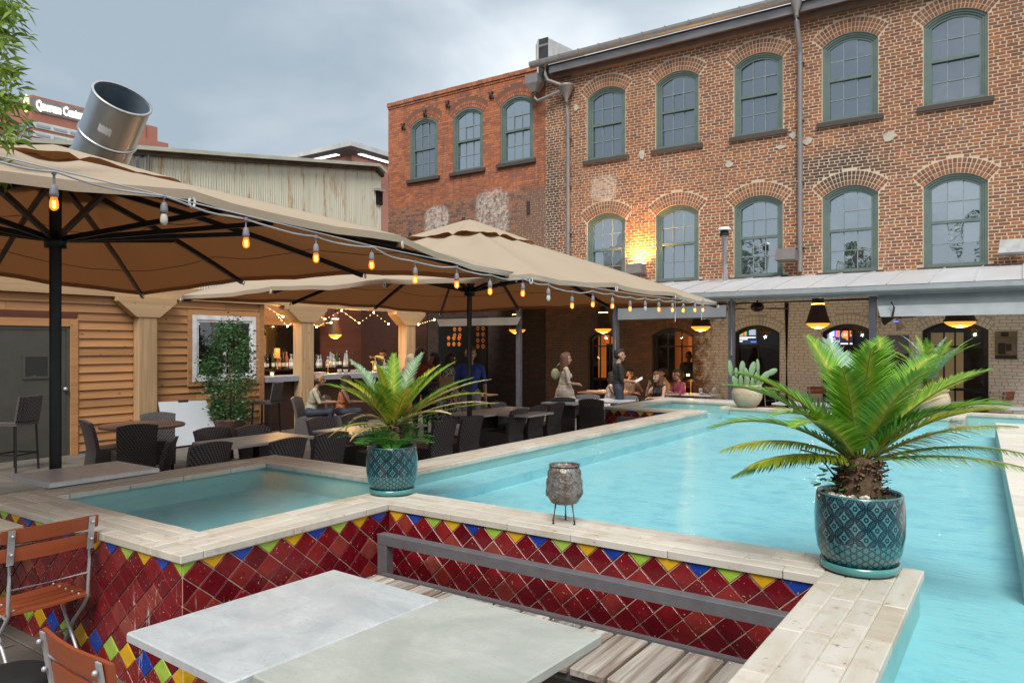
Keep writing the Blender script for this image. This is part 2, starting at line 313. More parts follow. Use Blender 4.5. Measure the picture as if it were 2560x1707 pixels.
def tile(name, ramp, wear=.0):
    t = NT(name); r = t.n('ObjectInfo').outputs['Random']; ri = t.n('NewGeometry').outputs['Random Per Island']; rr = t.math('FRACT', t.math('ADD', r, ri)); col = t.ramp(rr, ramp)
    w = t.co('World'); col = t.mix(t.ramp(t.noise(w, 14, 5, .6), [(.40, 0.0), (.75, .5)]), col, tuple(x*.55 for x in ramp[0][1]))
    chip = t.noise(w, 70, 2, .4); col = t.mix(t.ramp(chip, [(.715, 0.0), (.735, .85)]), col, (.55, .36, .26))
    lime = t.math('MULTIPLY', t.ramp(t.noise(t.co('World', (30, 30, 4)), 1.0, 5, .7), [(.60, 0.0), (.66, 1.0)]), t.ramp(t.n('VectorMath', {0: t.n('VectorMath', {0: w, 1: (-3.85, 2.2, .30)}, operation='SUBTRACT').outputs[0]}, operation='LENGTH').outputs['Value'], [(.12, 1.0), (.42, 0.0)]))
    col = t.mix(lime, col, (.62, .56, .56))
    nr = t.bump(t.noise(w, 17, 3, .5), .35, .012)
    return t.done(t.bsdf(col, t.math('MULTIPLY_ADD', t.noise(w, 20, 3), .22, .10), nrm=nr, Specular_IOR_Level=.4, Coat_Weight=.0, Coat_Roughness=.05))
tile('tile_red', [(0.0, (.105, .003, .009)), (.30, (.16, .005, .011)), (.62, (.21, .010, .015)), (.82, (.25, .022, .020)), (1.0, (.29, .065, .045))])
tile('tile_yellow', [(0.0, (.74, .42, .012)), (1.0, (.62, .34, .012))]); tile('tile_blue', [(0.0, (.012, .045, .30)), (1.0, (.02, .07, .40))]); tile('tile_green', [(0.0, (.31, .48, .04)), (1.0, (.39, .55, .08))])
t = NT('pool_plaster'); w = t.co('World'); c = t.mix(t.noise(w, .8, 5, .6), (.27, .56, .62), (.40, .69, .735)); c = t.mix(t.ramp(t.noise(w, 4.5, 5, .7), [(.48, 0.0), (.68, .6)]), c, (.17, .44, .55))
z = t.n('SeparateXYZ', {0: w}).outputs[0]; t.done(t.bsdf(c, .8))
simple('pool_wall', (.40, .60, .56), (.30, .52, .52), 3, .7, stretch=(1, 1, 3))
t = NT('water'); w = t.co('World'); h1 = t.noise(t.n('Mapping', {0: w, 'Rotation': (0, 0, R(35)), 'Scale': (1.2, 6.0, 1)}).outputs[0], 2.6, 5, .6, .4); h2 = t.noise(t.n('Mapping', {0: w, 'Rotation': (0, 0, R(20)), 'Scale': (5, 13.0, 1)}).outputs[0], 2.2, 3, .6)
nr = t.bump(t.math('MULTIPLY_ADD', h2, .45, h1), .45, .03); fr = t.n('Fresnel', {'IOR': 1.33, 'Normal': nr}).outputs[0]
tr = t.n('BsdfTransparent', {'Color': (.84, .968, .98, 1)}).outputs[0]; gl = t.n('BsdfGlossy', {'Color': (1, 1, 1, 1), 'Roughness': .05, 'Normal': nr}).outputs[0]
t.done(t.n('MixShader', {0: t.math('MULTIPLY', fr, .30, clamp=True), 1: tr, 2: gl}).outputs[0])
simple('patio', (.15, .175, .145), (.13, .115, .10), 2.5, .8, coord='World', bump=.3, bsc=18); simple('paver_gap', (.07, .062, .055), None, 5, .9)
simple('paver', (.14, .122, .10), (.095, .085, .072), 3, .75, coord='World', bump=.25, bsc=25, val=.15); simple('ground', (.12, .115, .10), None, 1, .9, coord='World')
def marble(name, c1, c2, c3, sc=2.2, rough=.32):
    t = NT(name); v = t.co('Object', (1, 1, 1), rnd=.1); a = t.noise(v, sc, 7, .6, 1.2); col = t.mix(t.ramp(a, [(.40, 0.0), (.66, 1.0)]), c1, c2)
    vein = t.ramp(t.noise(t.co('Object', (1, 2.2, 1), rnd=.1), sc*1.3, 6, .65, 1.6), [(.40, 0.0), (.495, .22), (.59, 0.0)]); col = t.mix(vein, col, c3)
    col = t.mix(t.ramp(t.noise(v, 60, 2), [(.66, 0.0), (.74, .6)]), col, (.25, .25, .24)); col = t.mix(t.ramp(t.noise(v, 9, 6, .7), [(.52, 0.0), (.78, .30)]), col, c3)
    return t.done(t.bsdf(col, t.math('MULTIPLY_ADD', t.noise(v, 5, 5), .3, rough-.12), nrm=t.bump(t.noise(v, 120, 3), .05, .002)))
marble('marble_white', (.52, .545, .555), (.41, .44, .455), (.30, .33, .345), 3.0); marble('marble_grey', (.66, .67, .68), (.54, .555, .57), (.38, .40, .42), 3); marble('marble_cream', (.62, .58, .46), (.52, .47, .34), (.42, .38, .28), 4)
marble('table_concrete', (.45, .465, .425), (.34, .36, .325), (.28, .30, .27), 1.6, .45); marble('bar_stone', (.30, .315, .36), (.25, .265, .31), (.20, .21, .25), 3, .4)
# --- metals, paint
simple('steel_grey', (.145, .14, .15), (.115, .11, .12), 12, .45, .2, bump=.1); simple('galvanised', (.52, .53, .54), (.42, .43, .44), 14, .38, .4); simple('black_metal', (.007, .007, .008), None, 10, .42, .3)
t = NT('duct_steel'); v = t.co('Object'); t.done(t.bsdf(t.mix(t.noise(v, 3, 4), (.62, .65, .68), (.50, .52, .54)), t.math('MULTIPLY_ADD', t.noise(t.co('Object', (6, 6, 1)), 4, 4), .25, .22), 1.0, t.bump(t.noise(v, 2.5, 2), .3, .03)))
simple('duct_inside', (.17, .23, .28), None, 5, .6, .4); simple('sticker', (.80, .80, .80), None, 3, .5)
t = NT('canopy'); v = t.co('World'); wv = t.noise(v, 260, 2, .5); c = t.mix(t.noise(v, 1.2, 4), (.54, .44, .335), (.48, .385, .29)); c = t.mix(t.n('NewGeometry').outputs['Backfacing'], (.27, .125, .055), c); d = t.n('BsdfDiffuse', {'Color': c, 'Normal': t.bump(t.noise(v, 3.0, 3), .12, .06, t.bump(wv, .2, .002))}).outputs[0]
tl = t.n('BsdfTranslucent', {'Color': (.34, .13, .045, 1)}).outputs[0]; t.done(t.n('MixShader', {0: .24, 1: d, 2: tl}).outputs[0])     # tan outside; shade of the underside painted in as darker brown
simple('hook_white', (.62, .62, .60), None, 5, .5); simple('cable', (.42, .43, .45), None, 5, .5); simple('socket', (.22, .215, .235), None, 9, .55)
glow('filament', (1.0, .60, .20), 11.0); simple('bulb_off', (.55, .53, .46), (.45, .43, .36), 10, .12)
glow('fairy', (1.0, .55, .18), 4.0); glow('fairy_big', (1.0, .62, .25), 16.0)
# --- pots
def pot_teal():
    t = NT('pot_teal'); uv = t.n('UVMap').outputs[0]; s = t.n('SeparateXYZ', {0: uv}); u, v = s.outputs[0], s.outputs[1]
    def ring(per, rad, wd, ou, ov, squash=1.0):
        a = t.math('ADD', t.math('FRACT', t.math('MULTIPLY_ADD', u, 1/per, ou)), -.5); b = t.math('MULTIPLY', t.math('ADD', t.math('FRACT', t.math('MULTIPLY_ADD', v, 1/(per*squash), ov)), -.5), squash)
        d = t.math('SQRT', t.math('ADD', t.math('MULTIPLY', a, a), t.math('MULTIPLY', b, b)))
        return t.math('LESS_THAN', t.math('ABSOLUTE', t.math('SUBTRACT', d, rad/per)), wd/per)
    m = None
    for ou, ov in ((0, 0), (.5, .5)):
        for rad, wd in ((.0475, .0048), (.0385, .0020), (.030, .0014), (.0085, .0040)):
            k = ring(.105, rad, wd, ou, ov, .90); m = k if m is None else t.math('MAXIMUM', m, k)
    def lines(ang, per, wd):
        c, q = math.cos(ang), math.sin(ang); x = t.math('ADD', t.math('MULTIPLY', u, c/per), t.math('MULTIPLY', v, q/per)); return t.math('LESS_THAN', t.math('ABSOLUTE', t.math('SUBTRACT', t.math('FRACT', x), .5)), wd)
    k = t.math('MAXIMUM', t.math('MAXIMUM', lines(R(0), .030, .09), lines(R(60), .030, .09)), lines(R(120), .030, .09))
    low = t.math('LESS_THAN', v, .155); m = t.math('ADD', t.math('MULTIPLY', m, t.math('SUBTRACT', 1.0, low)), t.math('MULTIPLY', t.math('MULTIPLY', k, low), .85))
    m = t.math('MULTIPLY', m, t.math('LESS_THAN', v, .372)); w = t.co('Object')
    col = t.mix(t.noise(w, 9, 5), (.038, .14, .155), (.065, .21, .215)); col = t.mix(m, col, (.004, .02, .036))
    t.done(t.bsdf(col, .22, nrm=t.bump(m, -.6, .006), Coat_Weight=.4, Coat_Roughness=.08))
pot_teal(); simple('glaze_teal', (.045, .20, .205), (.07, .26, .25), 7, .22, Coat_Weight=.4); simple('soil', (.05, .035, .025), (.09, .065, .045), 30, .95, bump=.8, bsc=40); simple('pebble', (.68, .64, .58), (.5, .46, .4), 8, .6, val=.25)
simple('terracotta', (.52, .41, .28), (.43, .32, .21), 5, .85, bump=.15); simple('zigzag', (.36, .285, .20), None, 5, .9)
t = NT('lantern_metal'); v = t.co('Object'); f = t.noise(v, 16, 6, .7); col = t.mix(t.ramp(f, [(.42, 0.0), (.62, 1.0)]), (.27, .26, .25), (.12, .085, .055)); vo = t.n('TexVoronoi', {'Vector': v, 'Scale': 55.0}).outputs['Distance']
t.done(t.bsdf(col, .48, .55, t.bump(vo, .7, .006)))
simple('brass_leg', (.28, .21, .11), (.17, .12, .07), 20, .5, .6); simple('rubber', (.012, .012, .012), None, 8, .8)
# --- plants
def leaf(name, c1, c2, tip=None, rough=.42, tr=.30, val=.34, att=True):
    t = NT(name); p = t.co('World'); col = t.mix(t.noise(p, 9, 3), c1, c2)
    if tip is not None: col = t.mix(t.ramp(t.n('Attribute', attribute_name='tt').outputs['Fac'], [(0.0, 1.0), (.38, 0.0)]), col, tip); col = t.mix(t.ramp(t.n('Attribute', attribute_name='tt').outputs['Fac'], [(.88, 0.0), (1.0, .5)]), col, (.40, .26, .08))
    ri = t.n('NewGeometry').outputs['Random Per Island']; g = t.math('MULTIPLY_ADD', ri, 2*val, 1-val); col = t.mix(1.0, col, t.n('CombineColor', {0: g, 1: g, 2: g}).outputs[0], 'MULTIPLY')
    b = t.bsdf(col, rough); tl = t.n('BsdfTranslucent', {'Color': col}).outputs[0]; return t.done(t.n('MixShader', {0: tr, 1: b, 2: tl}).outputs[0])
leaf('frond_green', (.12, .31, .022), (.19, .40, .03), (.46, .50, .04)); leaf('frond_dark', (.075, .21, .028), (.11, .28, .035), (.22, .32, .04)); leaf('frond_yellow', (.20, .36, .03), (.42, .38, .03), (.66, .46, .04)); leaf('frond_dry', (.62, .46, .22), (.70, .55, .32), (.55, .38, .16), .7, .15)
leaf('frond_pale', (.24, .42, .28), (.33, .50, .34), (.30, .44, .2), .45); leaf('fern', (.06, .22, .03), (.11, .31, .05), None); leaf('tree_leaf', (.06, .15, .02), (.26, .36, .03), None, .35, .35, .35); leaf('shrub_leaf', (.028, .085, .025), (.06, .15, .045), None, .4, .2, .35)
simple('rachis', (.30, .32, .06), (.22, .25, .05), 9, .5); simple('palm_trunk', (.085, .05, .03), (.16, .095, .055), 40, .95, bump=.9, bsc=50); simple('palm_scale', (.20, .115, .06), (.09, .055, .035), 14, .9, val=.4); simple('bark', (.11, .085, .065), (.07, .055, .04), 14, .95, bump=.8, bsc=20)
simple('cactus', (.155, .25, .125), (.21, .31, .17), 5, .6, bump=.25, bsc=70, val=.12)
# --- wicker
def wicker(name, c1, c2, rough=.42):
    t = NT(name); v = t.co('Object'); s = t.n('SeparateXYZ', {0: v}); x = t.math('ADD', s.outputs[0], s.outputs[1]); z = s.outputs[2]
    row = t.math('FLOOR', t.math('MULTIPLY', z, 46.0)); ph = t.math('MULTIPLY', t.math('FRACT', t.math('MULTIPLY', row, .5)), 2*math.pi)
    a = t.math('SINE', t.math('ADD', t.math('MULTIPLY', x, 170.0), ph)); b = t.math('ABSOLUTE', t.math('SINE', t.math('MULTIPLY', z, 46.0*math.pi))); h = t.math('MULTIPLY', t.math('MULTIPLY_ADD', a, .5, .5), b)
    col = t.mix(t.ramp(h, [(.05, 0.0), (.5, 1.0)]), tuple(q*.15 for q in c1), t.mix(t.noise(v, 30, 3), c1, c2)); return t.done(t.bsdf(col, rough, nrm=t.bump(h, .8, .006)))
wicker('wicker', (.12, .105, .108), (.22, .195, .20)); simple('stool_black', (.012, .012, .014), None, 12, .45)
# --- bar
simple('door_paint', (.075, .072, .060), (.062, .06, .05), 5, .5); simple('vinyl_white', (.84, .85, .87), None, 6, .4); simple('board_white', (.56, .60, .64), (.5, .54, .58), 2, .4); simple('planter_brown', (.13, .07, .06), None, 5, .7); simple('shelf_black', (.012, .011, .010), None, 8, .4)
simple('steel_dark', (.10, .095, .09), None, 6, .35, .7); simple('backbar', (.05, .018, .012), (.03, .012, .009), 4, .6, stretch=(1, 1, 8)); simple('brass', (.60, .36, .10), (.5, .3, .08), 10, .3, .9)
def clear(name, col, a=.35):
    t = NT(name); tr = t.n('BsdfTransparent', {'Color': col+(1,)}).outputs[0]; g = t.bsdf(col, .06); fr = t.n('LayerWeight', {'Blend': .4}).outputs['Facing']; t.done(t.n('MixShader', {0: t.math('MULTIPLY_ADD', fr, .5, a, True), 1: tr, 2: g}).outputs[0])
clear('bottle_clear', (.62, .66, .66)); clear('bottle_amber', (.55, .16, .03), .5); clear('bottle_green', (.05, .10, .03), .6); clear('bottle_dark', (.05, .03, .02), .7); clear('glass_tumbler', (.70, .72, .72), .22); simple('paper', (.72, .70, .64), None, 5, .7); simple('napkin', (.42, .42, .55), None, 5, .8)
glow('lamp_disc', (1.0, .40, .03), .46, (.9, .55, .1)); glow('lamp_inner', (1.0, .55, .12), 8.0); glow('warm_room', (1.0, .25, .035), .13); glow('warm_room_dim', (.85, .24, .045), .035); glow('flood_glow', (1.0, .62, .22), 14.0); glow('soffit_light', (.95, .95, 1.0), 1.6); glow('sign_white', (.95, .93, .84), .6); glow('candle', (1.0, .6, .15), 10.0); glow('sign_yellow', (.85, .80, .35), .8)
simple('shade_rust', (.085, .045, .028), (.055, .03, .02), 9, .6, .3); simple('mirror_grey', (.4, .4, .4), None, 3, .05, 1.0)
glow('tv_dark', (.02, .03, .06), .6); glow('tv_blue', (.10, .14, .55), .9); glow('tv_white', (.9, .92, .95), .9); glow('tv_orange', (.95, .16, .03), 1.1); glow('tv_green', (.15, .55, .12), .7); glow('tv_red', (.8, .06, .05), .8)
# --- far buildings, shed
t = NT('corrugated'); w = t.co('World'); c = t.mix(t.noise(w, .6, 4), (.66, .66, .55), (.58, .58, .48)); c = t.mix(t.ramp(t.noise(t.co('World', (4, 4, .55)), 1.4, 6, .7), [(.53, 0.0), (.66, .95)]), c, (.42, .24, .08)); c = t.mix(t.ramp(t.noise(t.co('World', (8, 8, .3)), 1.1, 4), [(.45, 0.0), (.8, .4)]), c, (.34, .34, .28)); t.done(t.bsdf(c, .6, .2))
simple('shed_trim', (.50, .52, .44), (.42, .43, .36), 2, .7, coord='World'); simple('rot_wood', (.10, .08, .06), (.05, .04, .03), 4, .9, coord='World', bump=.5)
simple('office_brick', (.40, .165, .115), (.36, .145, .10), .15, .85, coord='World'); simple('office_brick_pale', (.46, .21, .155), (.42, .19, .14), .15, .85, coord='World'); simple('office_white', (.66, .67, .64), None, .3, .6, coord='World'); glass('office_glass', (.05, .07, .08), .30, .05, .02); simple('office_grey', (.22, .20, .20), None, .5, .7, coord='World'); simple('roof_white', (.62, .63, .62), None, .5, .6, coord='World')
# --- people
for nm, c in dict(skin=(.46, .26, .175), skin_tan=(.34, .17, .10), skin_dark=(.15, .07, .042), hair_dark=(.018, .012, .010), hair_brown=(.11, .05, .024), hair_blond=(.42, .33, .22), hair_grey=(.045, .036, .032), lip=(.30, .09, .075), eye=(.02, .015, .012), cloth_black=(.016, .016, .018), cloth_beige=(.56, .46, .36), cloth_check=(.42, .39, .28), cloth_rust=(.30, .050, .018), cloth_blue=(.025, .065, .30), cloth_navy=(.03, .035, .06), cloth_tan=(.40, .26, .15), cloth_magenta=(.28, .045, .09), cloth_lilac=(.42, .42, .55), cloth_white=(.60, .56, .52), cloth_grey=(.30, .28, .27), cloth_orange=(.45, .14, .05), shoe=(.03, .025, .02), bag_straw=(.42, .30, .14), bag_sage=(.32, .32, .19)).items():
    simple(nm, c, tuple(x*.8 for x in c), 14, .75 if not nm.startswith('skin') else .5, bump=.12, bsc=50)
def spots(name, a, b, sc):
    t = NT(name); v = t.co('Object'); f = t.noise(v, sc, 2, .5, 1.0); t.done(t.bsdf(t.mix(t.ramp(f, [(.49, 0.0), (.53, 1.0)]), a, b), .8))
spots('cloth_floral', (.035, .03, .035), (.36, .30, .28), 16); spots('cloth_bw', (.02, .02, .022), (.42, .42, .42), 22); spots('cloth_floral_white', (.60, .58, .56), (.38, .24, .20), 26)
t = NT('door_glass_clear'); fr = t.n('LayerWeight', {'Blend': .3}).outputs['Facing']; t.done(t.n('MixShader', {0: t.math('MULTIPLY_ADD', fr, .4, .03, True), 1: t.n('BsdfTransparent', {'Color': (.85, .85, .85, 1)}).outputs[0], 2: t.n('BsdfGlossy', {'Roughness': .03}).outputs[0]}).outputs[0])
glow('curtain_pale', (.75, .5, .2), .05, (.45, .36, .22)); glow('tv_navy', (.02, .03, .10), .7); glow('tv_grey', (.4, .45, .5), .6)
t = NT('picture_land'); w = t.co('World'); z = t.n('SeparateXYZ', {0: w}).outputs[2]; z = t.math('ADD', z, t.math('MULTIPLY', t.noise(w, 4, 4), .25)); t.done(t.bsdf(t.ramp(t.math('MULTIPLY', z, .4), [(.50, (.012, .010, .012)), (.735, (.02, .018, .022)), (.745, (.20, .17, .20)), (.9, (.09, .085, .13))]), .4))
simple('poster_sepia', (.25, .20, .12), (.16, .125, .07), 5, .7, coord='World'); simple('poster_dark', (.03, .026, .018), None, 5, .7)
glow('warm_shade', (1.0, .22, .04), .6); simple('towel', (.50, .38, .12), (.42, .32, .1), 20, .9)
simple('seam_thread', (.07, .035, .018), None, 5, .9)
t = NT('bulb_lit'); tr = t.n('BsdfTransparent', {'Color': (1.0, .55, .14, 1)}).outputs[0]; b = t.bsdf((.75, .30, .04), .08, Emission_Color=(1.0, .26, .02), Emission_Strength=.42); fr = t.n('LayerWeight', {'Blend': .35}).outputs['Facing']; t.done(t.n('MixShader', {0: t.math('MULTIPLY_ADD', fr, .55, .30, True), 1: tr, 2: b}).outputs[0])
# ================================================================ ground
m = MB(); m.add([(-400,-400,-.02),(400,-400,-.02),(400,400,-.02),(-400,400,-.02)], [(0,1,2,3)])
tag(m.build('ground', 'ground'), kind='structure')
pat = MB().add([(-40,-6,-.006),(14,-6,-.006),(14,40,-.006),(-40,40,-.006)], [(0,1,2,3)]).build('patio_floor', 'paver_gap'); tag(pat, kind='structure')
pm = MB().bbox(-.295,.295,-.295,.295,-.03,0,.006).mesh('paver', 'paver'); pave = MB()
for i in range(-32, 6):
    for j in range(-4, 34):
        x, y = i*.605, j*.605
        if -6.1 < x < 3 and 4.6 < y < 11.8 and x > -4.7: continue
        pave.bbox(x-.298, x+.298, y-.298, y+.298, -.02, random.uniform(0, .004), .006)
pv = pave.build('paving_slabs', 'paver', pat); pv['kind'] = 'stuff'
# ================================================================ the fountain pool
ZC = .82
pool = thing('fountain_pool', (-2.5, 7.5, 0), 'cross-shaped raised pool with travertine coping and red diamond-tiled walls', 'pool', world=True)
WL = ZC-.035                                                     # water line
wpoly = [(-5.82,2.52),(-4.0,2.52),(-4.0,4.10),(-.42,4.10),(-.42,2.52),(3.2,2.52),(3.2,13.95),(-.95,13.95),(-.95,12.92),(-4.28,12.92),(-4.28,13.95),(-5.80,13.95),(-5.80,12.1),(-4.38,12.1),(-4.38,4.38),(-5.82,4.38)]
def poly_cap(p, z, name, mat, parent, flip=False):
    from mathutils.geometry import tessellate_polygon
    tr = tessellate_polygon([[Vector((x, y, 0)) for x, y in p]]); vs = [(x, y, z) for x, y in p]; fs = []
    for i, j, k in tr:
        A, B, C = (Vector(vs[q]) for q in (i, j, k)); fs.append((i, j, k) if (B-A).cross(C-A).z > 0 else (i, k, j))
    return MB().add(vs, fs).build(name, mat, parent)
poly_cap(wpoly, .60, 'basin_floor', 'pool_plaster', pool)
wat = poly_cap(wpoly, WL, 'water', 'water', None); tag(wat, kind='structure')
m = MB()
n = len(wpoly)
for i in range(n):
    (x0, y0), (x1, y1) = wpoly[i], wpoly[(i+1) % n]; m.add([(x0,y0,.55),(x1,y1,.55),(x1,y1,ZC-.03),(x0,y0,ZC-.03)], [(0,1,2,3)])
m.build('basin_wall', 'pool_wall', pool)
m = MB()                                                         # underwater ledges
m.box(-4.375,-3.95,4.40,12.0,.56,.69); m.box(-3.95,-.5,4.11,4.5,.56,.68);  m.box(-4.27,-.96,12.5,12.915,.56,.69)
m.build('underwater_ledge', 'pool_plaster', pool)
# outer walls (mortar bed) in plan: outer faces
owall = [(-6.15,2.215),(-3.645,2.215),(-3.645,3.755),(-.825,3.755),(-.825,2.215),(3.4,2.215),(3.4,14.2),(-.75,14.2),(-.75,13.25),(-4.4,13.25),(-4.4,14.2),(-6.13,14.2),(-6.13,11.77),(-4.755,11.77),(-4.755,4.72),(-6.15,4.72)]
m = MB()
for i in range(len(owall)):
    (x0, y0), (x1, y1) = owall[i], owall[(i+1) % len(owall)]; m.add([(x0,y0,0),(x1,y1,0),(x1,y1,ZC-.04),(x0,y0,ZC-.04)], [(0,1,2,3)])
m.build('wall_bed', 'grout', pool)
# diamond tiles: the notch front, the near spur's two faces, the far spur front
TV = .1545; ZT = ZC-.045
def diamond_pts(cx, cz, x0, x1, z0, z1, TD, g=.0045):
    h = TD/2-g; hv = TV/2-g; p = [(cx-h,cz),(cx,cz-hv),(cx+h,cz),(cx,cz+hv)]
    def clip(p, f):
        q = []
        for i in range(len(p)):
            a, b = p[i], p[(i+1) % len(p)]; fa, fb = f(a), f(b)
            if fa >= 0: q.append(a)
            if fa*fb < 0: k = fa/(fa-fb); q.append((a[0]+(b[0]-a[0])*k, a[1]+(b[1]-a[1])*k))
        return q
    for f in (lambda a: a[0]-x0, lambda a: x1-a[0], lambda a: a[1]-z0, lambda a: z1-a[1]):
        p = clip(p, f)
        if len(p) < 3: return None
    xs = [a[0] for a in p]; zs = [a[1] for a in p]
    return p if (max(xs)-min(xs)) > .02 and (max(zs)-min(zs)) > .02 else None
tiles = []
def tile_wall(L, place, off, phase, TD):
    """L: wall length; place(u, z, proud) -> world; off: first column; phase: colour order"""
    nc = int(L/TD)+3
    for j2 in range(0, 11):
        cz = ZT-j2*TV/2
        for i in range(-1, nc):
            cu = off+i*TD+(TD/2 if j2 % 2 else 0); p = diamond_pts(cu, cz, .003, L-.003, .006, ZT, TD)
            if not p: continue
            if j2 == 0: c = ('tile_yellow', 'tile_blue', 'tile_green')[(i+phase) % 3]
            elif j2 == 8: c = ('tile_yellow', 'tile_blue', 'tile_green')[(i+phase+1) % 3]
            else: c = 'tile_red'
            cx = sum(a[0] for a in p)/len(p); cy = sum(a[1] for a in p)/len(p); tl, tw = random.uniform(-.012, .012), random.uniform(-.012, .012)
            vs = []
            for sh, pr in ((1.0, 0.0), (1.0, .004), (.95, .0065)):
                for a in p:
                    ux, uz = cx+(a[0]-cx)*sh, cy+(a[1]-cy)*sh; q = pr+(tl*(ux-cx)+tw*(uz-cy) if pr else 0)+(.0012 if pr else 0); vs.append(place(ux, uz, q))
            k = len(p); fs = [(i0, (i0+1) % k, k+(i0+1) % k, k+i0) for i0 in range(k)]+[(k+i0, k+(i0+1) % k, 2*k+(i0+1) % k, 2*k+i0) for i0 in range(k)]+[tuple(range(2*k, 3*k))]
            jx, jz = random.uniform(-.0016, .0016), random.uniform(-.0016, .0016); vs = [w_+(place(jx, jz, 0)-place(0, 0, 0)) for w_ in vs]; ctr = place(cx, cy, 0); tiles.append(((ctr-EYE).length, c, vs, fs))
tile_wall(2.83, lambda u, z, q: Vector((-3.645+u, 3.755-q, z)), .08, 0, .166)            # notch front
tile_wall(1.54, lambda u, z, q: Vector((-3.645+q, 2.215+u, z)), .0, 2, .18)            # spur side
tile_wall(2.505, lambda u, z, q: Vector((-6.15+u, 2.215-q, z)), 2.505-13*.18, 1, .18)             # spur end
tile_wall(1.32, lambda u, z, q: Vector((-6.13+u, 11.77-q, z)), .0, 1, .17)              # far spur
tile_wall(2.4, lambda u, z, q: Vector((-6.13-q, 14.2-u, z)), .0, 1, .17)
tiles.sort(key=lambda a: a[0]); rest = {}
for k, (d, c, vs, fs) in enumerate(tiles):
    if k < 300:
        o = fix_normals(MB().add(vs, fs).build('tile', c, pool))
    else: rest.setdefault(c, MB()).add(vs, fs)
mm = MB(); names = list(rest)
for i, c in enumerate(names): mm.mat(i).add(rest[c].v, rest[c].f)
o = fix_normals(mm.build('far_tiles', names, pool)); o['kind'] = 'stuff'
# coping: strips of travertine slabs, the water-side strip a nosing
def coping(ax, a0, a1, b0, b1, water, parent=pool, pale=False, strips=4, seam=0.0):
    """ax 0: runs along X from a0 to a1, across Y from b0 (outer) to b1 (water side)"""
    w = (b1-b0)/strips; mat = ('travertine_x', 'travertine_y')[ax] if not pale else 'travertine_pale'
    for s in range(strips):
        a = a0-random.uniform(0, .3)
        while a < a1-.02:
            L = random.choice((.34, .45, .45, .6)); s0, s1 = max(a, a0), min(a+L, a1); a += L
            if s1-s0 < .03: continue
            lo, hi = sorted((b0+w*s, b0+w*(s+1))); g = .0016; zt = ZC+random.uniform(-.0015, .0015); zb = ZC-.042
            mt = mat if not (s == strips-1 and water and random.random() < .25) else 'travertine_wet'
            m = MB(); x0, x1, y0, y1 = (s0+g, s1-g, lo+g, hi-g) if ax == 0 else (lo+g, hi-g, s0+g, s1-g)
            m.bbox(x0, x1, y0, y1, zb, zt, .005); m.build('coping_stone', mt, parent)
m = MB()                                                          # bedding under the slabs
for (x0, x1, y0, y1) in [(-6.17,-3.63,2.20,2.5),(-4.0,-3.63,2.5,3.76),(-6.17,-5.83,2.5,4.36),(-5.83,-4.40,4.40,4.72),(-4.0,-.44,3.76,4.08),(-.80,-.44,2.21,3.76),(-4.75,-4.40,4.72,11.78),(-6.13,-4.40,11.78,12.08),(-6.13,-5.82,12.08,14.2),(-5.82,-4.3,13.97,14.2),(-4.42,-4.3,13.0,13.97),(-4.3,-.95,12.94,13.2),(-.95,-.77,13.2,13.97),(-.95,3.3,13.97,14.2)]: m.box(x0, x1, y0, y1, ZC-.05, ZC-.006)
m.build('coping_bed', 'grout_pale', pool)
coping(0, -6.18, -4.01, 2.19, 2.54, 1); coping(1, 2.19, 3.73, -3.62, -4.01, 1); coping(1, 2.54, 4.36, -6.18, -5.80, 1); coping(0, -6.18, -4.75, 4.75, 4.36, 1)
coping(0, -4.01, -.80, 3.73, 4.12, 1); coping(1, 2.19, 4.12, -.80, -.40, 1); coping(1, 4.36, 11.74, -4.75, -4.36, 1)
coping(0, -6.16, -4.36, 11.74, 12.1, 1); coping(1, 12.1, 14.25, -6.16, -5.78, 1); coping(0, -5.78, -4.27, 14.25, 13.93, 1); coping(1, 12.9, 13.93, -4.45, -4.26, 1, strips=2); coping(0, -4.26, -.93, 13.26, 12.9, 1); coping(0, -.93, 3.4, 14.25, 13.93, 1)
coping(1, 13.26, 13.93, -.75, -.95, 1, strips=2)
# pale stone island at the right of the pool
isl = thing('stone_platform', (1.2, 8.4, 0), 'pale travertine platform rising from the pool at the right edge', 'platform', world=True)
m = MB(); m.prism([(-.34,12.46,.55),(0.0,4.56,.55),(3.1,4.56,.55),(3.1,12.46,.55)], (0, 0, ZC-.05-.55)); m.build('base', 'pool_wall', isl)
y = 4.56
while y < 12.4:
    w = min(.40, 12.46-y); xe = -.34*(y-4.56)/7.9; xe1 = -.34*(y+w-4.56)/7.9; x = xe; first = True
    while x < 2.9:
        L = random.choice((.4, .5, .6)); g = .003; l0 = x if not first else xe; l1 = x if not first else xe1
        m = MB(); m.prism([(l0+g,y+g,ZC-.05),(x+L-g,y+g,ZC-.05),(x+L-g,y+w-g,ZC-.05),(l1+g,y+w-g,ZC-.05)], (0, 0, .052+random.uniform(-.001, .001))); m.build('paving_stone', 'travertine_pale', isl); x += L; first = False
    y += w
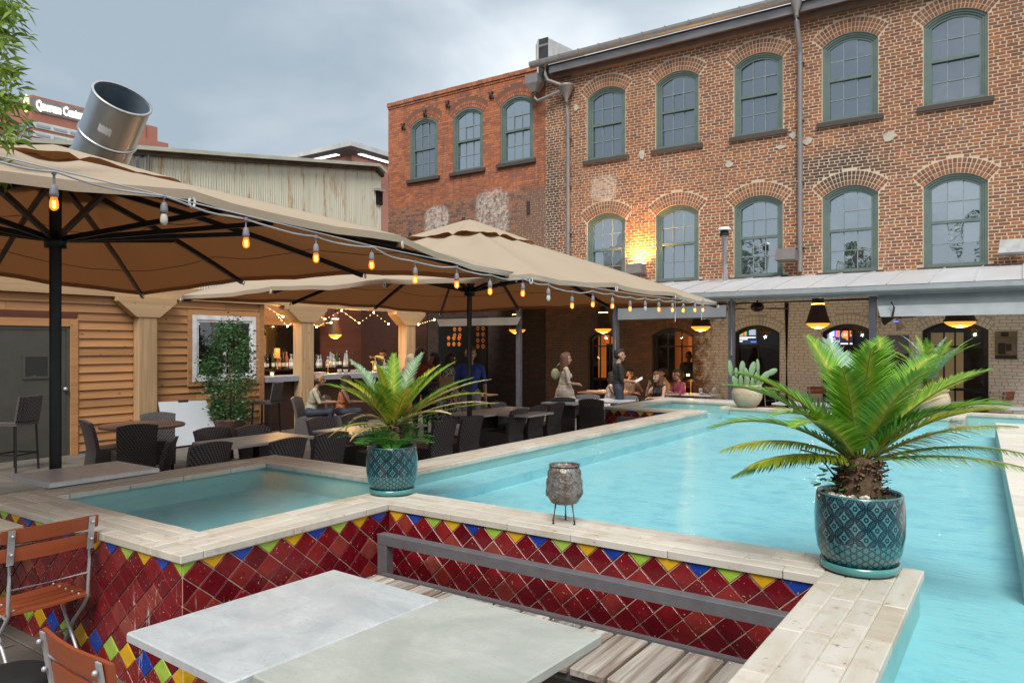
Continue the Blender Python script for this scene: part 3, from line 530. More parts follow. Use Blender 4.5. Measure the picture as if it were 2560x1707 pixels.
# ================================================================ brick building and its lower wing
WW, WH, WR = 1.22, 2.05, .24                                       # window width, height, arch rise
RI = (WW*WW/4+WR*WR)/(2*WR); PHI = math.asin(WW/2/RI); RING = .335
main_win = [(-9.88,7.28),(-7.73,7.28),(-5.56,7.28),(-3.41,7.28),(-1.26,7.28),(-9.88,3.66),(-7.73,3.66),(-5.56,3.66),(-3.41,3.66),(-1.26,3.66),(.90,7.28),(.90,3.66)]
wing_win = [(-16.84,7.60),(-14.93,7.60),(-13.0,7.62)]
doors = [(-10.0,.95,2.30),(-7.86,1.18,2.38),(-5.61,1.16,2.42),(-3.46,1.16,2.42),(-1.27,1.26,2.44)]      # ground-floor arched openings: x, width, crown
def blocked(z0, z1, wins, drs):
    out = []
    for xc, zs in wins:
        crown = zs+WH; zc = crown-RI; spring = crown-WR; hw = 0
        if z1 > zs-.10 and z0 < spring: hw = max(hw, WW/2+.005 if z0 >= zs-.005 else WW/2+.10)
        if z1 > spring and z0 < zc+RI+RING:
            for z in (max(z0, spring), min(z1, zc+RI+RING)):
                t = (RI+RING)**2-(z-zc)**2
                if t > 0: hw = max(hw, min(math.sqrt(t), (z-zc)*math.tan(PHI)))
        if hw > .02: out.append((xc-hw, xc+hw))
    for xc, w, crown in drs:
        r = .20; ri = (w*w/4+r*r)/(2*r); zc = crown-ri; hw = 0; ph = math.asin(w/2/ri)
        if z0 < crown-r: hw = w/2
        if z1 > crown-r and z0 < crown+.22:
            for z in (max(z0, crown-r), min(z1, crown+.22)):
                t = (ri+.22)**2-(z-zc)**2
                if t > 0: hw = max(hw, min(math.sqrt(t), (z-zc)*math.tan(ph)))
        if hw > .02: out.append((xc-hw, xc+hw))
    return sorted(out)
def brick_field(x0, x1, z0, z1, wins, drs, yf, CH, BL, gap, parent, mat, seed):
    rnd = random.Random(seed); rows = int((z1-z0)/CH); allb = []
    for j in range(rows):
        za, zb = z0+j*CH, z0+(j+1)*CH; bl = BL if j % 7 else BL*.53; off = rnd.uniform(0, bl) if j % 7 == 0 else (j % 2)*bl*.5+rnd.uniform(-.03, .03)
        iv = [(x0, x1)]
        for a, b in blocked(za, zb, wins, drs): iv = [s for (p, q) in iv for s in ((p, min(q, a)), (max(p, b), q)) if s[1]-s[0] > .025]
        for p, q in iv:
            k = math.floor((p-off)/bl); x = off+k*bl
            while x < q:
                a, b = max(x, p), min(x+bl*rnd.uniform(.97, 1.0), q)
                if b-a > .03: allb.append((a+gap/2, b-gap/2, za+gap/2+rnd.uniform(-.003, .003), zb-gap/2+rnd.uniform(-.003, .003), yf-rnd.uniform(.003, .007)))
                x += bl
    def dist(b): return ((b[0]+b[1])/2)**2+b[4]**2+((b[2]+b[3])/2-CZ)**2
    vis = sorted([b for b in allb if b[2] > 3.75 and b[1] < .02], key=dist); near = set(id(b) for b in vis[:300])
    unit = MB().add([(-.5,-1,-.5),(.5,-1,-.5),(.5,-1,.5),(-.5,-1,.5),(-.5,0,-.5),(.5,0,-.5),(.5,0,.5),(-.5,0,.5)], [(0,1,2,3),(1,5,6,2),(3,2,6,7),(0,3,7,4),(0,4,5,1)]).mesh('brick', mat)
    fld = MB()
    for b in allb:
        a, c, za, zb, y = b
        if id(b) in near: inst('brick', unit, parent, ((a+c)/2, yf, (za+zb)/2), scale=(c-a, yf-y, zb-za))
        else:
            q = .004; fld.add([(a,y,za),(c,y,za),(c,y,zb),(a,y,zb),(a-q*.5,yf,za-q),(c+q*.5,yf,za-q),(c+q*.5,yf,zb+q),(a-q*.5,yf,zb+q)], [(0,1,2,3),(1,5,6,2),(3,2,6,7),(0,3,7,4),(0,4,5,1)])
    o = fld.build('brick_courses', mat, parent); o['kind'] = 'stuff'
def arc_pts(w, crown, rise, inset, n=12):
    ri = (w*w/4+rise*rise)/(2*rise); zc = crown-ri; r = ri-inset; hw = w/2-inset; a = math.asin(max(-1, min(1, hw/r))); return [(r*math.sin(-a+2*a*i/n), zc+r*math.cos(-a+2*a*i/n)) for i in range(n+1)]
def wall_plane(x0, x1, z0, z1, wins, drs, y, parent, mat, name='wall'):
    """mortar bed with arched openings and their reveals"""
    m = MB(); ops = sorted([(xc, WW, zs, zs+WH, WR) for xc, zs in wins]+[(xc, w, 0, c, .20) for xc, w, c in drs])
    cols = {}
    for o in ops: cols.setdefault(round(o[0]), []).append(o)
    x = x0
    for k in sorted(cols):
        lst = sorted(cols[k], key=lambda o: o[2]); xl = min(o[0]-o[1]/2 for o in lst)-.12; xr = max(o[0]+o[1]/2 for o in lst)+.12
        m.add([(x,y,z0),(xl,y,z0),(xl,y,z1),(x,y,z1)], [(0,1,2,3)]); z = z0
        for xc, w, zs, cr, rs in lst:
            if zs > z: m.add([(xl,y,z),(xr,y,z),(xr,y,zs),(xl,y,zs)], [(0,1,2,3)])
            ap = arc_pts(w, cr, rs, 0); sp = ap[0][1]; zt = cr+.12
            m.add([(xl,y,zs),(xc-w/2,y,zs),(xc-w/2,y,sp),(xl,y,sp)], [(0,1,2,3)]); m.add([(xc+w/2,y,zs),(xr,y,zs),(xr,y,sp),(xc+w/2,y,sp)], [(0,1,2,3)])
            m.add([(xl,y,sp),(xc-w/2,y,sp),(xc-w/2,y,zt),(xl,y,zt)], [(0,1,2,3)]); m.add([(xc+w/2,y,sp),(xr,y,sp),(xr,y,zt),(xc+w/2,y,zt)], [(0,1,2,3)])
            for (a, b), (c, d) in zip(ap, ap[1:]): m.add([(xc+a,y,b),(xc+c,y,d),(xc+c,y,zt),(xc+a,y,zt)], [(0,1,2,3)])
            ring = [(xc-w/2, zs)]+[(xc+a, b) for a, b in ap]+[(xc+w/2, zs)]; D = .24
            for (a, b), (c, d) in zip(ring, ring[1:]): m.add([(a,y,b),(a,y+D,b),(c,y+D,d),(c,y,d)], [(0,1,2,3)])
            m.add([(xc-w/2,y,zs),(xc+w/2,y,zs),(xc+w/2,y+D,zs),(xc-w/2,y+D,zs)], [(0,1,2,3)]); z = zt
        m.add([(xl,y,z),(xr,y,z),(xr,y,z1),(xl,y,z1)], [(0,1,2,3)]); x = xr
    m.add([(x,y,z0),(x1,y,z0),(x1,y,z1),(x,y,z1)], [(0,1,2,3)]); return m.build(name, mat, parent)
def voussoirs(xc, w, crown, rise, rings, th, yf, parent, mat, seed):
    rnd = random.Random(seed); ri = (w*w/4+rise*rise)/(2*rise); zc = crown-ri; ph = math.asin(w/2/ri); m = MB(); n = max(9, round(2*ph*(ri+th*rings/2)/.086))
    for k in range(rings):
        r0, r1 = ri+k*th+.009, ri+(k+1)*th-.010
        for i in range(n):
            a0, a1 = -ph+2*ph*(i+.12)/n, -ph+2*ph*(i+.88)/n; y = yf-rnd.uniform(.005, .009); P = [(r0,a0),(r0,a1),(r1,a1),(r1,a0)]
            f = [(xc+r*math.sin(a), y, zc+r*math.cos(a)) for r, a in P]; b = [(p[0], yf, p[2]) for p in f]; m.add(f+b, [(0,1,2,3),(0,4,5,1),(1,5,6,2),(2,6,7,3),(3,7,4,0)])
    o = fix_normals(m.build('brick_arch', mat, parent)); return o
# window pieces shared by all windows (local: centre of sill, facing -Y, depth into wall +Y)
def strip(m, d0, d1, y0, y1, full=True):
    a, b = arc_pts(WW, WH, WR, d0), arc_pts(WW, WH, WR, d1); A = [(-WW/2+d0, 0)]+a+[(WW/2-d0, 0)]; B = [(-WW/2+d1, 0)]+b+[(WW/2-d1, 0)]
    for i in range(len(A)-1):
        p, q, r, s = A[i], A[i+1], B[i+1], B[i]
        m.add([(p[0],y0,p[1]),(q[0],y0,q[1]),(r[0],y0,r[1]),(s[0],y0,s[1])], [(0,3,2,1)]); m.add([(s[0],y0,s[1]),(r[0],y0,r[1]),(r[0],y1,r[1]),(s[0],y1,s[1])], [(0,3,2,1)])
fr = MB(); strip(fr, 0, .055, .035, .075); strip(fr, .055, .10, .060, .12); strip(fr, .10, .155, .085, .16); fr.box(-.61,.61,.05,.17,0,.075)
fr.box(-.46,.46,.075,.15,.965,1.03); frame_me = fr.mesh('window_frame', 'window_green')
HWI = WW/2-.155; ZI0, ZIM0, ZIM1 = .075, .965, 1.03; cw = 2*HWI/3
mu = MB()
for i in (1, 2):
    x = -HWI+cw*i; mu.box(x-.009, x+.009, .125, .16, ZI0, ZIM0); mu.box(x-.009, x+.009, .105, .14, ZIM1, WH-.13)
zl = (ZI0+ZIM0)/2; zu = ZIM1+.42
mu.box(-HWI, HWI, .125, .16, zl-.009, zl+.009); mu.box(-HWI, HWI, .105, .14, zu-.009, zu+.009); munt_me = mu.mesh('muntins', 'putty')
def pane_mesh(pts, y, mat): return MB().add([(x, y, z) for x, z in pts], [tuple(range(len(pts)))]).mesh('pane', mat)
def pane_set(mat):
    res = []; ap = arc_pts(WW, WH, WR, .155, 24)
    def top(x): return min(ap, key=lambda p: abs(p[0]-x))[1]
    for i in range(3):
        a, b = -HWI+cw*i, -HWI+cw*(i+1); a += .009 if i else 0; b -= .009 if i < 2 else 0
        res.append(pane_mesh([(a,ZI0),(b,ZI0),(b,zl-.009),(a,zl-.009)], .145, mat)); res.append(pane_mesh([(a,zl+.009),(b,zl+.009),(b,ZIM0),(a,ZIM0)], .145, mat)); res.append(pane_mesh([(a,ZIM1),(b,ZIM1),(b,zu-.009),(a,zu-.009)], .125, mat))
        mid = [p for p in ap if a < p[0] < b]; res.append(pane_mesh([(a,zu+.009),(b,zu+.009),(b,top(b))]+mid[::-1]+[(a,top(a))], .125, mat))
    return res
PS = {k: pane_set(k) for k in ('glass_upper', 'glass_lower', 'glass_wing')}
sill_me = MB().bbox(-.73,.73,-.075,.06,-.115,-.003,.008).mesh('sill', 'sill_wood')
def window(xc, zs, parent, gl):
    w = inst('window', frame_me, parent, (xc, YB, zs)); at = w.matrix_parent_inverse
    for nm, me in (('sill', sill_me), ('muntins', munt_me)): c = bpy.data.objects.new(nm, me); COL.objects.link(c); c.parent = w
    for me in PS[gl]:
        c = bpy.data.objects.new('pane', me); COL.objects.link(c); c.parent = w; c.rotation_euler = (random.uniform(-.012, .012), 0, random.uniform(-.012, .012))
    return w
bb = thing('brick_building', (-5, YB, 0), 'long brick building with rows of green-framed arched windows above the porch', 'building', world=True)
ZTOP = 10.12; X0M, X1M = -11.92, 1.6
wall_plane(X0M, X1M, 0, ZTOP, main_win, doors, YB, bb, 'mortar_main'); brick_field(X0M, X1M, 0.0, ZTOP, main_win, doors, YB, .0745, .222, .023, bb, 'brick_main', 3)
for i, (x, z) in enumerate(main_win):
    voussoirs(x, WW, z+WH, WR, 3, .112, YB, bb, 'brick_main', i); window(x, z, bb, 'glass_upper' if z > 5 else 'glass_lower')
for i, (x, w, c) in enumerate(doors): voussoirs(x, w, c, .20, 2, .11, YB, bb, 'brick_main', 50+i)
MB().box(X0M, X1M, YB+.26, YB+9, 2.75, ZTOP).build('body', 'mortar_main', bb); MB().box(X0M, X1M, YB+3.0, YB+9, 0, 2.74).build('room_back_wall', 'backbar', bb)
# eave: corbel bricks, fascia, metal flashing, gutter with brackets
m = MB(); m.box(X0M+.35, X1M, YB-.16, YB, ZTOP-.28, ZTOP-.12); m.box(X0M+.35, X1M, YB-.34, YB, ZTOP-.12, ZTOP+.06); m.build('fascia', 'eave_wood', bb)
MB().box(X0M+.35, X1M, YB-.365, YB-.343, ZTOP-.17, ZTOP+.02).build('flashing', 'flash_metal', bb)
g = MB(); prof = [(YB-.36, ZTOP+.24), (YB-.36, ZTOP+.13), (YB-.40, ZTOP+.085), (YB-.47, ZTOP+.075), (YB-.53, ZTOP+.11), (YB-.55, ZTOP+.18), (YB-.55, ZTOP+.24), (YB-.53, ZTOP+.24), (YB-.51, ZTOP+.14)]
for (a, b), (c, d) in zip(prof, prof[1:]): g.add([(X0M-.25,a,b),(X1M,a,b),(X1M,c,d),(X0M-.25,c,d)], [(0,1,2,3)])
g.add([(X0M-.25, a, b) for a, b in prof[:7]], [tuple(range(7))]); gt = g.build('gutter', 'gutter_metal', bb)
for i in range(20):
    x = X0M+.1+i*.66; b = MB(); b.box(x, x+.03, YB-.57, YB-.34, ZTOP+.235, ZTOP+.25); b.box(x, x+.03, YB-.575, YB-.56, ZTOP+.12, ZTOP+.25); b.build('bracket', 'gutter_metal', gt)
m = MB(); m.add([(X0M,YB-.34,ZTOP+.09),(X1M,YB-.34,ZTOP+.09),(X1M,YB+9,ZTOP+1.1),(X0M,YB+9,ZTOP+1.1)], [(0,1,2,3)]); m.build('roof', 'flash_metal', bb)
# firewall stub at the left end
f = thing('parapet_wall', (-11.95, 19.6, 10), 'pale parapet stub with black tarred face between the two brick roofs', 'parapet', world=True)
m = MB(); m.prism([(-12.18,18.92,9.9),(-12.18,18.92,11.15),(-12.18,22.5,11.45),(-12.18,22.5,9.9)], (.40, 0, 0)); m.build('core', 'white_render', f)
for i, (a, b, c) in enumerate([(9.95,10.35,'black_felt'),(10.36,10.56,'shade_grey'),(10.57,10.92,'black_felt'),(10.93,11.0,'shade_grey'),(11.01,11.17,'black_felt')]): MB().box(-12.10,-11.775,18.90,18.917,a,b).build('tar_patch', c, f)
MB().box(-12.12,-12.095,18.885,18.915,9.95,11.18).build('metal_edge', 'galvanised', f); MB().bbox(-12.26,-12.181,18.95,19.9,10.5,11.1,.03).build('broken_masonry', 'patch_plaster', f)
# downpipes
def downpipe(name, pts, r, label, extra=None):
    d = thing(name, (pts[-1][0], pts[-1][1], pts[-1][2]), label, 'downpipe', world=True); MB().tube(pts, r, 10).build('pipe', 'pipe_grey', d)
    if extra: extra(d)
    return d
p1 = onY(1420, 500, YB-.12).x
def hopper(d):
    m = MB(); m.lathe([(.05,0),(.05,.08),(.21,.42),(.23,.44),(.23,.50),(.20,.50)], 14, (p1, YB-.20, 9.05)); m.build('hopper', 'pipe_grey', d)
    m = MB(); m.tube([(p1+.25-.85, YB-.45, ZTOP+.1), (p1-.6, YB-.42, 9.9), (p1-.55, YB-.38, 9.75), (p1-.06, YB-.2, 9.52)], .055, 8); m.build('gutter_outlet', 'pipe_grey', d)
    m = MB(); q = p1-1.05; m.add([(q-.22,YB-.5,10.0),(q+.22,YB-.5,10.0),(q+.22,YB-.1,10.0),(q-.22,YB-.1,10.0),(q-.22,YB-.5,9.75),(q+.22,YB-.5,9.75),(q+.22,YB-.1,9.75),(q-.22,YB-.1,9.75),(q-.07,YB-.4,9.5),(q+.07,YB-.4,9.5),(q+.07,YB-.2,9.5),(q-.07,YB-.2,9.5)], [(0,1,2,3),(0,4,5,1),(1,5,6,2),(2,6,7,3),(3,7,4,0),(4,8,9,5),(5,9,10,6),(6,10,11,7),(7,11,8,4)]); m.build('rain_box', 'pipe_grey', d)
    MB().tube([(q,YB-.3,9.5),(q,YB-.3,9.33),(q+.10,YB-.28,9.24),(p1-.2,YB-.22,9.40),(p1-.05,YB-.2,9.42)], .05, 8).build('elbow_pipe', 'pipe_grey', d)
    for z in (5.2, 6.6, 8.0): MB().box(p1-.085, p1+.085, YB-.16, YB-.01, z, z+.035).build('clip', 'pipe_grey', d)
downpipe('downpipe', [(p1,YB-.20,9.06),(p1,YB-.15,8.8),(p1,YB-.12,8.6),(p1,YB-.12,3.7)], .062, 'grey downpipe with conical hopper at the left end of the brick building', hopper)
p2 = onY(2000, 400, YB-.12).x
def outlet(d):
    m = MB(); m.lathe([(.055,0),(.055,.12),(.13,.36),(.13,.5)], 10, (p2, YB-.46, ZTOP-.33)); m.build('gutter_outlet', 'pipe_grey', d)
    for z in (4.3, 5.9, 7.4, 8.8): MB().box(p2-.085, p2+.085, YB-.16, YB-.01, z, z+.035).build('clip', 'pipe_grey', d)
downpipe('downpipe', [(p2,YB-.46,ZTOP-.3),(p2,YB-.46,ZTOP-.42),(p2,YB-.14,ZTOP-1.0),(p2,YB-.12,ZTOP-1.15),(p2,YB-.12,3.7)], .062, 'straight grey downpipe between the third and fourth windows', outlet)
for (x, z, a, b, s) in [(-4.35,6.9,.30,.20,1),(-2.55,6.72,.34,.26,2),(-4.7,7.1,.18,.2,3),(-10.85,8.9,.22,.22,4),(-8.75,7.2,.18,.30,5),(-6.3,6.6,.22,.2,6),(-5.0,6.85,.3,.12,7)]:
    rn = random.Random(s); k = 11; MB().prism([(x+a*.5*math.cos(6.283*i/k)*rn.uniform(.6, 1.1), YB-.018, z+b*.5*math.sin(6.283*i/k)*rn.uniform(.6, 1.1)) for i in range(k)], (0, -.008, 0)).build('mortar_patch', 'patch_plaster', bb)
# lower wing to the left
bw = thing('brick_wing', (-15, YB, 0), 'orange-red brick building with three arched windows and bricked-up openings', 'building', world=True)
XW0, XW1, ZW = -18.5, -11.95, 10.22; YW = YB+.03
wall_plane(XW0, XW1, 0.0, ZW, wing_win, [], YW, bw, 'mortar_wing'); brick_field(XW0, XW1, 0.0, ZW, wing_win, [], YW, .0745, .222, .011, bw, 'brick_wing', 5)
for i, (x, z) in enumerate(wing_win):
    voussoirs(x, WW, z+WH, WR, 2, .112, YW, bw, 'brick_wing', 80+i); window(x, z, bw, 'glass_upper' if i == 0 else 'glass_wing')
m = MB()
for j in range(3):
    x = XW0-.02*j; k = 0
    while x < XW1-.05:
        L = random.uniform(.19, .23); m.box(x, min(x+L-.012, XW1), YW-.03-.035*(2-j if j else 0), YW+.25, ZW+j*.078, ZW+j*.078+.066+random.uniform(-.006, .004)); x += L
o = m.build('parapet_bricks', 'brick_wing', bw); o['kind'] = 'stuff'
MB().box(XW0, XW1, YW+.25, YW+8, 0, ZW+.2).build('body', 'mortar_wing', bw)
for (x, z) in [(-17.75,9.5),(-16.75,9.78),(-15.75,9.9),(-13.95,9.85),(-12.25,9.95)]:
    a = MB(); a.bar((x-.09, YW-.05, z+.1), (x+.09, YW-.05, z-.1), .05); a.bar((x-.06, YW-.05, z-.1), (x+.05, YW-.05, z+.12), .05); a.ball((x, YW-.06, z), .05); a.build('wall_anchor', 'iron_dark', bw)
for (x, z) in [(-17.45,5.6),(-15.1,5.9),(-12.55,6.15)]: MB().bbox(x-.05, x+.05, YW-.06, YW+.01, z-.19, z+.19, .01).build('wall_strap', 'iron_dark', bw)
for (x, z) in [(-16.25, 6.70), (-13.95, 7.02)]: voussoirs(x, 1.30, z, .30, 2, .11, YW, bw, 'brick_wing', int(z*10))
# ================================================================ porch along the building
YG = 15.6
po = thing('porch', (-6, 17.3, 0), 'pale metal porch roof with gutter on dark blue-grey posts', 'porch', world=True)
XP0, XP1 = -13.45, 1.4
nx = 21; pw = (XP1-XP0)/nx
for i in range(nx):
    a, b = XP0+i*pw, XP0+(i+1)*pw; s = MB(); z0, z1 = 3.05, 3.62; zm = (z0+z1)/2+.07
    s.add([(a+.004,YG-.1,z0),(b-.004,YG-.1,z0),(b-.004,(YG+YB)/2,zm),(a+.004,(YG+YB)/2,zm),(b-.004,YB-.002,z1),(a+.004,YB-.002,z1)], [(0,1,2,3),(3,2,4,5)]); s.add([(a+.004,YG-.1,z0-.03),(b-.004,YG-.1,z0-.03),(b-.004,YB-.002,z1-.05),(a+.004,YB-.002,z1-.05)], [(3,2,1,0)])
    s.bar((b-.004, YG-.1, z0+.012), (b-.004, (YG+YB)/2, zm+.012), .016, .03); s.bar((b-.004, (YG+YB)/2, zm+.012), (b-.004, YB-.01, z1+.012), .016, .03); s.build('roof_sheet', 'porch_metal', po)
g = MB(); prof = [(YG-.10,3.04),(YG-.10,2.93),(YG-.14,2.90),(YG-.21,2.90),(YG-.25,2.94),(YG-.26,3.02),(YG-.245,3.02),(YG-.22,2.95)]
for (a, b), (c, d) in zip(prof, prof[1:]): g.add([(XP0,a,b),(XP1,a,b),(XP1,c,d),(XP0,c,d)], [(0,1,2,3)])
g.build('gutter', 'gutter_pale', po)
for i in range(9): MB().box(XP0+1.2*i+.5, XP0+1.2*i+.54, YG-.265, YG-.1, 3.018, 3.035).build('bracket', 'gutter_pale', po)
MB().box(XP0, XP1, YG-.06, YG+.02, 2.85, 2.92).build('beam', 'gutter_pale', po)
for x in (-10.59, -7.85, -5.12, -2.39, .4): MB().bbox(x-.06, x+.06, YG-.05, YG+.07, 0, 2.90, .006).build('post', 'post_blue', po)
MB().tube([(-7.83,YG-.075,2.9),(-7.83,YG-.075,1.7)], .02, 6).build('conduit', 'pipe_grey', po); MB().tube([(-5.10,YG-.075,2.9),(-5.10,YG-.075,1.7)], .02, 6).build('conduit', 'pipe_grey', po)
q = MB(); q.tube([(-6.6,YG+1.2,2.86),(-2.3,YG+1.0,2.86)], .025, 6); q.build('ceiling_pipe', 'black_metal', po)
qx = onY(2045, 800, YG+1.1).x
MB().tube([(-4.55,YG+2.2,2.9),(-4.55,YG+2.2,0)], .05, 8).build('inner_post', 'black_metal', po)
sh = thing('rolled_shade', (-6.5, YG-.3, 2.5), 'grey fabric shade pulled down along the porch beside the umbrella tip', 'awning', world=True)
a, b = onY(1545, 760, YG-.12), onY(1815, 760, YG-.12); MB().box(a.x, b.x, YG-.13, YG-.085, 2.50, 2.76).build('fabric', 'shade_grey', sh); MB().tube([(a.x,YG-.108,2.50),(b.x,YG-.108,2.50)], .03, 8).build('weight_bar', 'shade_grey', sh)
sh = thing('clear_blind', (-1, YG-.1, 2.4), 'rolled translucent vinyl blind hanging below the gutter at the right', 'blind', world=True)
MB().box(-2.30, 1.3, YG-.07, YG-.05, 2.66, 2.86).build('curtain', 'shade_grey', sh); MB().prism([(-2.30,YG-.075,2.66),(-2.24,YG-.12,2.45),(1.3,YG-.12,2.45),(1.3,YG-.075,2.66)], (0, -.006, 0)).build('clear_sheet', 'vinyl_clear', sh); MB().tube([(-2.05,YG-.17,2.72),(-2.0,YG-.17,2.62),(-2.03,YG-.17,2.45)], .02, 6).build('strap', 'rubber', sh)
dt = thing('metal_hood', (-10.5, 15.4, 2.4), 'brushed metal hood panel hanging behind the second umbrella', 'hood', world=True)
a, b = onY(1098, 800, 15.3), onY(1292, 800, 15.3); MB().prism([(a.x,15.3,2.42),(b.x,15.3,2.42),(b.x+.05,15.42,2.62),(a.x-.2,15.42,2.62)], (0, .03, 0)).build('panel', 'duct_brown', dt)
# door and window infill under the porch, with the rooms behind them
for i, (x, w, c) in enumerate(doors):
    d = thing('doorway', (x, YB, 0), ['dark arched window left of the painted wall with orange light inside', 'arched doorway with warm-lit panes behind the diners', 'arched doorway with a screen glowing inside, nearest the cactus', 'arched doorway showing a screen with a large figure eight', 'wide arched doorway with pale curtains at the right'][i], 'doorway', world=True)
    y = YB+.16; r = .20
    ap = arc_pts(w, c, r, 0); bp = arc_pts(w, c, r, .09); A = [(x-w/2, 0)]+[(x+p, q) for p, q in ap]+[(x+w/2, 0)]; B = [(x-w/2+.09, 0)]+[(x+p, q) for p, q in bp]+[(x+w/2-.09, 0)]; m = MB()
    for k in range(len(A)-1): m.add([(A[k][0],y,A[k][1]),(A[k+1][0],y,A[k+1][1]),(B[k+1][0],y,B[k+1][1]),(B[k][0],y,B[k][1]),(B[k][0],y+.06,B[k][1]),(B[k+1][0],y+.06,B[k+1][1])], [(0,1,2,3),(3,2,5,4)])
    m.build('door_frame', 'black_metal', d); m = MB(); n = 3 if i in (0, 1) else 2
    for k in range(1, n): xx = x-w/2+w*k/n; m.box(xx-.018, xx+.018, y+.02, y+.05, 0, c-.02)
    m.box(x-w/2+.08, x+w/2-.08, y+.02, y+.05, 1.86, 1.90); m.box(x-w/2+.08, x+w/2-.08, y+.02, y+.05, .9, .96); m.build('door_bars', 'black_metal', d)
    MB().add([(p, y+.035, q) for p, q in B], [tuple(range(len(B)))]).build('door_glass', 'door_glass_clear', d)
# behind the doorway glass: room light put in as glowing panels
dw = [o for o in COL.objects if o.name.startswith('doorway')]
x, w, c = doors[0]; MB().box(x-w/2+.02, x-w/2+.28, YB+.62, YB+.64, .95, 2.2).build('room_glow_curtain', 'warm_room', dw[0]); MB().box(x-w/2+.02, x+w/2, YB+.66, YB+.68, 1.95, 2.25).build('room_glow_valance', 'warm_room', dw[0])
x, w, c = doors[1]; MB().box(x-.42, x+.45, YB+1.2, YB+1.22, .95, 2.3).build('room_glow_wall', 'warm_room_dim', dw[1]); MB().box(x+.10, x+.38, YB+.9, YB+.92, .95, 2.15).build('room_glow_curtain', 'warm_room', dw[1])
x, w, c = doors[4]
for k, (a, b) in enumerate([(-.50, -.26), (-.22, .14)]): MB().box(x+a, x+b, YB+.5, YB+.52, .2, 2.2).build('curtain', 'curtain_pale', dw[4])
# screens inside the second and third doors from the right
tv = thing('television', (-3.9, YB+1.4, 1.9), 'wall screen showing a white figure eight and an orange emblem', 'television', world=True)
a = onY(2068, 832, YB+1.5); b = onY(2128, 860, YB+1.5); X0, X1, Z0, Z1 = a.x-.02, b.x+.03, b.z-.02, a.z+.06; yv = YB+1.5
MB().box(X0-.03, X1+.03, yv, yv+.05, Z0-.03, Z1+.03).build('bezel', 'rubber', tv); wd = X1-X0; ht = Z1-Z0
def scr(nm, x0, x1, z0, z1, mat, k=1, par=None): return MB().box(X0+wd*x0, X0+wd*x1, yv-.004*k-.003, yv-.004*k, Z0+ht*z0, Z0+ht*z1).build(nm, mat, par or tv)
scr('screen', 0, 1, 0, 1, 'tv_dark'); scr('picture_panel', 0, .52, .12, .98, 'tv_blue', 2); scr('picture_panel', .12, .30, .62, .98, 'tv_white', 3); scr('picture_panel', .40, .50, .55, .98, 'tv_orange', 3); scr('caption_bar', 0, .5, .12, .55, 'tv_navy', 4); scr('caption_strip', .55, 1, .04, .12, 'tv_white', 2)
S2 = lambda x, z: Matrix.Translation((X0+wd*x, yv-.03, Z0+ht*z)) @ Matrix.Rotation(R(90), 4, 'X')
text('screen_number', '8', ht*.62, 'tv_white', tv, S2(.17, .32), bold=.012); text('screen_caption', 'th', ht*.22, 'tv_white', tv, S2(.32, .42)); text('screen_caption', 'INNING', ht*.15, 'tv_white', tv, S2(.37, .25))
MB().prism([(X0+wd*p, yv-.028, Z0+ht*q) for p, q in [(.60,.78),(.66,.95),(.95,.98),(.93,.78),(.99,.62),(.90,.55),(.84,.28),(.74,.45),(.62,.50),(.58,.64)]], (0, .004, 0)).build('screen_emblem', 'tv_orange', tv); text('screen_number', '33', ht*.26, 'tv_white', tv, S2(.73, .70))
tv2 = thing('television', (-6, YB+2.0, 1.9), 'small wall screen with rows of text seen through the doorway behind the cactus', 'television', world=True)
yv = YB+1.6; a = onY(1842, 828, yv); b = onY(1892, 860, yv); X0, X1, Z0, Z1 = a.x, b.x, b.z, a.z+.05; wd = X1-X0; ht = Z1-Z0
MB().box(X0-.03, X1+.03, yv, yv+.05, Z0-.03, Z1+.03).build('bezel', 'rubber', tv2); scr('screen', 0, 1, 0, 1, 'tv_dark', 1, tv2); scr('picture_panel', .12, .5, .55, .95, 'tv_green', 2, tv2); scr('picture_panel', .3, .42, .55, .8, 'tv_red', 3, tv2); scr('picture_panel', .62, .95, .6, .98, 'tv_grey', 2, tv2)
for k, (a, b, z) in enumerate([(0, .95, .42), (0, .55, .30), (0, .3, .16)]): scr('text_row', a, b, z, z+.06, 'tv_white', 2, tv2)
scr('text_row', .7, .98, .10, .2, 'tv_blue', 2, tv2)
# pictures on the painted wall
pc = thing('framed_picture', (-2.4, YB-.06, 1.4), 'dark landscape picture on the whitewashed wall between two doorways', 'picture', world=True); a = onY(2210, 838, YB-.05); b = onY(2272, 838, YB-.05)
MB().box(a.x, b.x, YB-.055, YB-.018, 1.15, a.z).build('canvas', 'picture_land', pc)
pc = thing('framed_picture', (-.35, YB-.06, 1.7), 'faded vintage poster on the white wall at far right', 'picture', world=True); a = onY(2487, 828, YB-.05); b = onY(2543, 898, YB-.05)
MB().box(a.x, b.x, YB-.05, YB-.018, b.z, a.z).build('poster_board', 'poster_sepia', pc); wd, ht = b.x-a.x, a.z-b.z
for (p, q, r, s) in [(.28,.62,.80,.96),(.15,.48,.18,.58),(.50,.75,.30,.55),(.02,.98,.02,.14)]: MB().box(a.x+wd*p, a.x+wd*q, YB-.055, YB-.051, b.z+ht*r, b.z+ht*s).build('poster_block', 'poster_dark', pc)
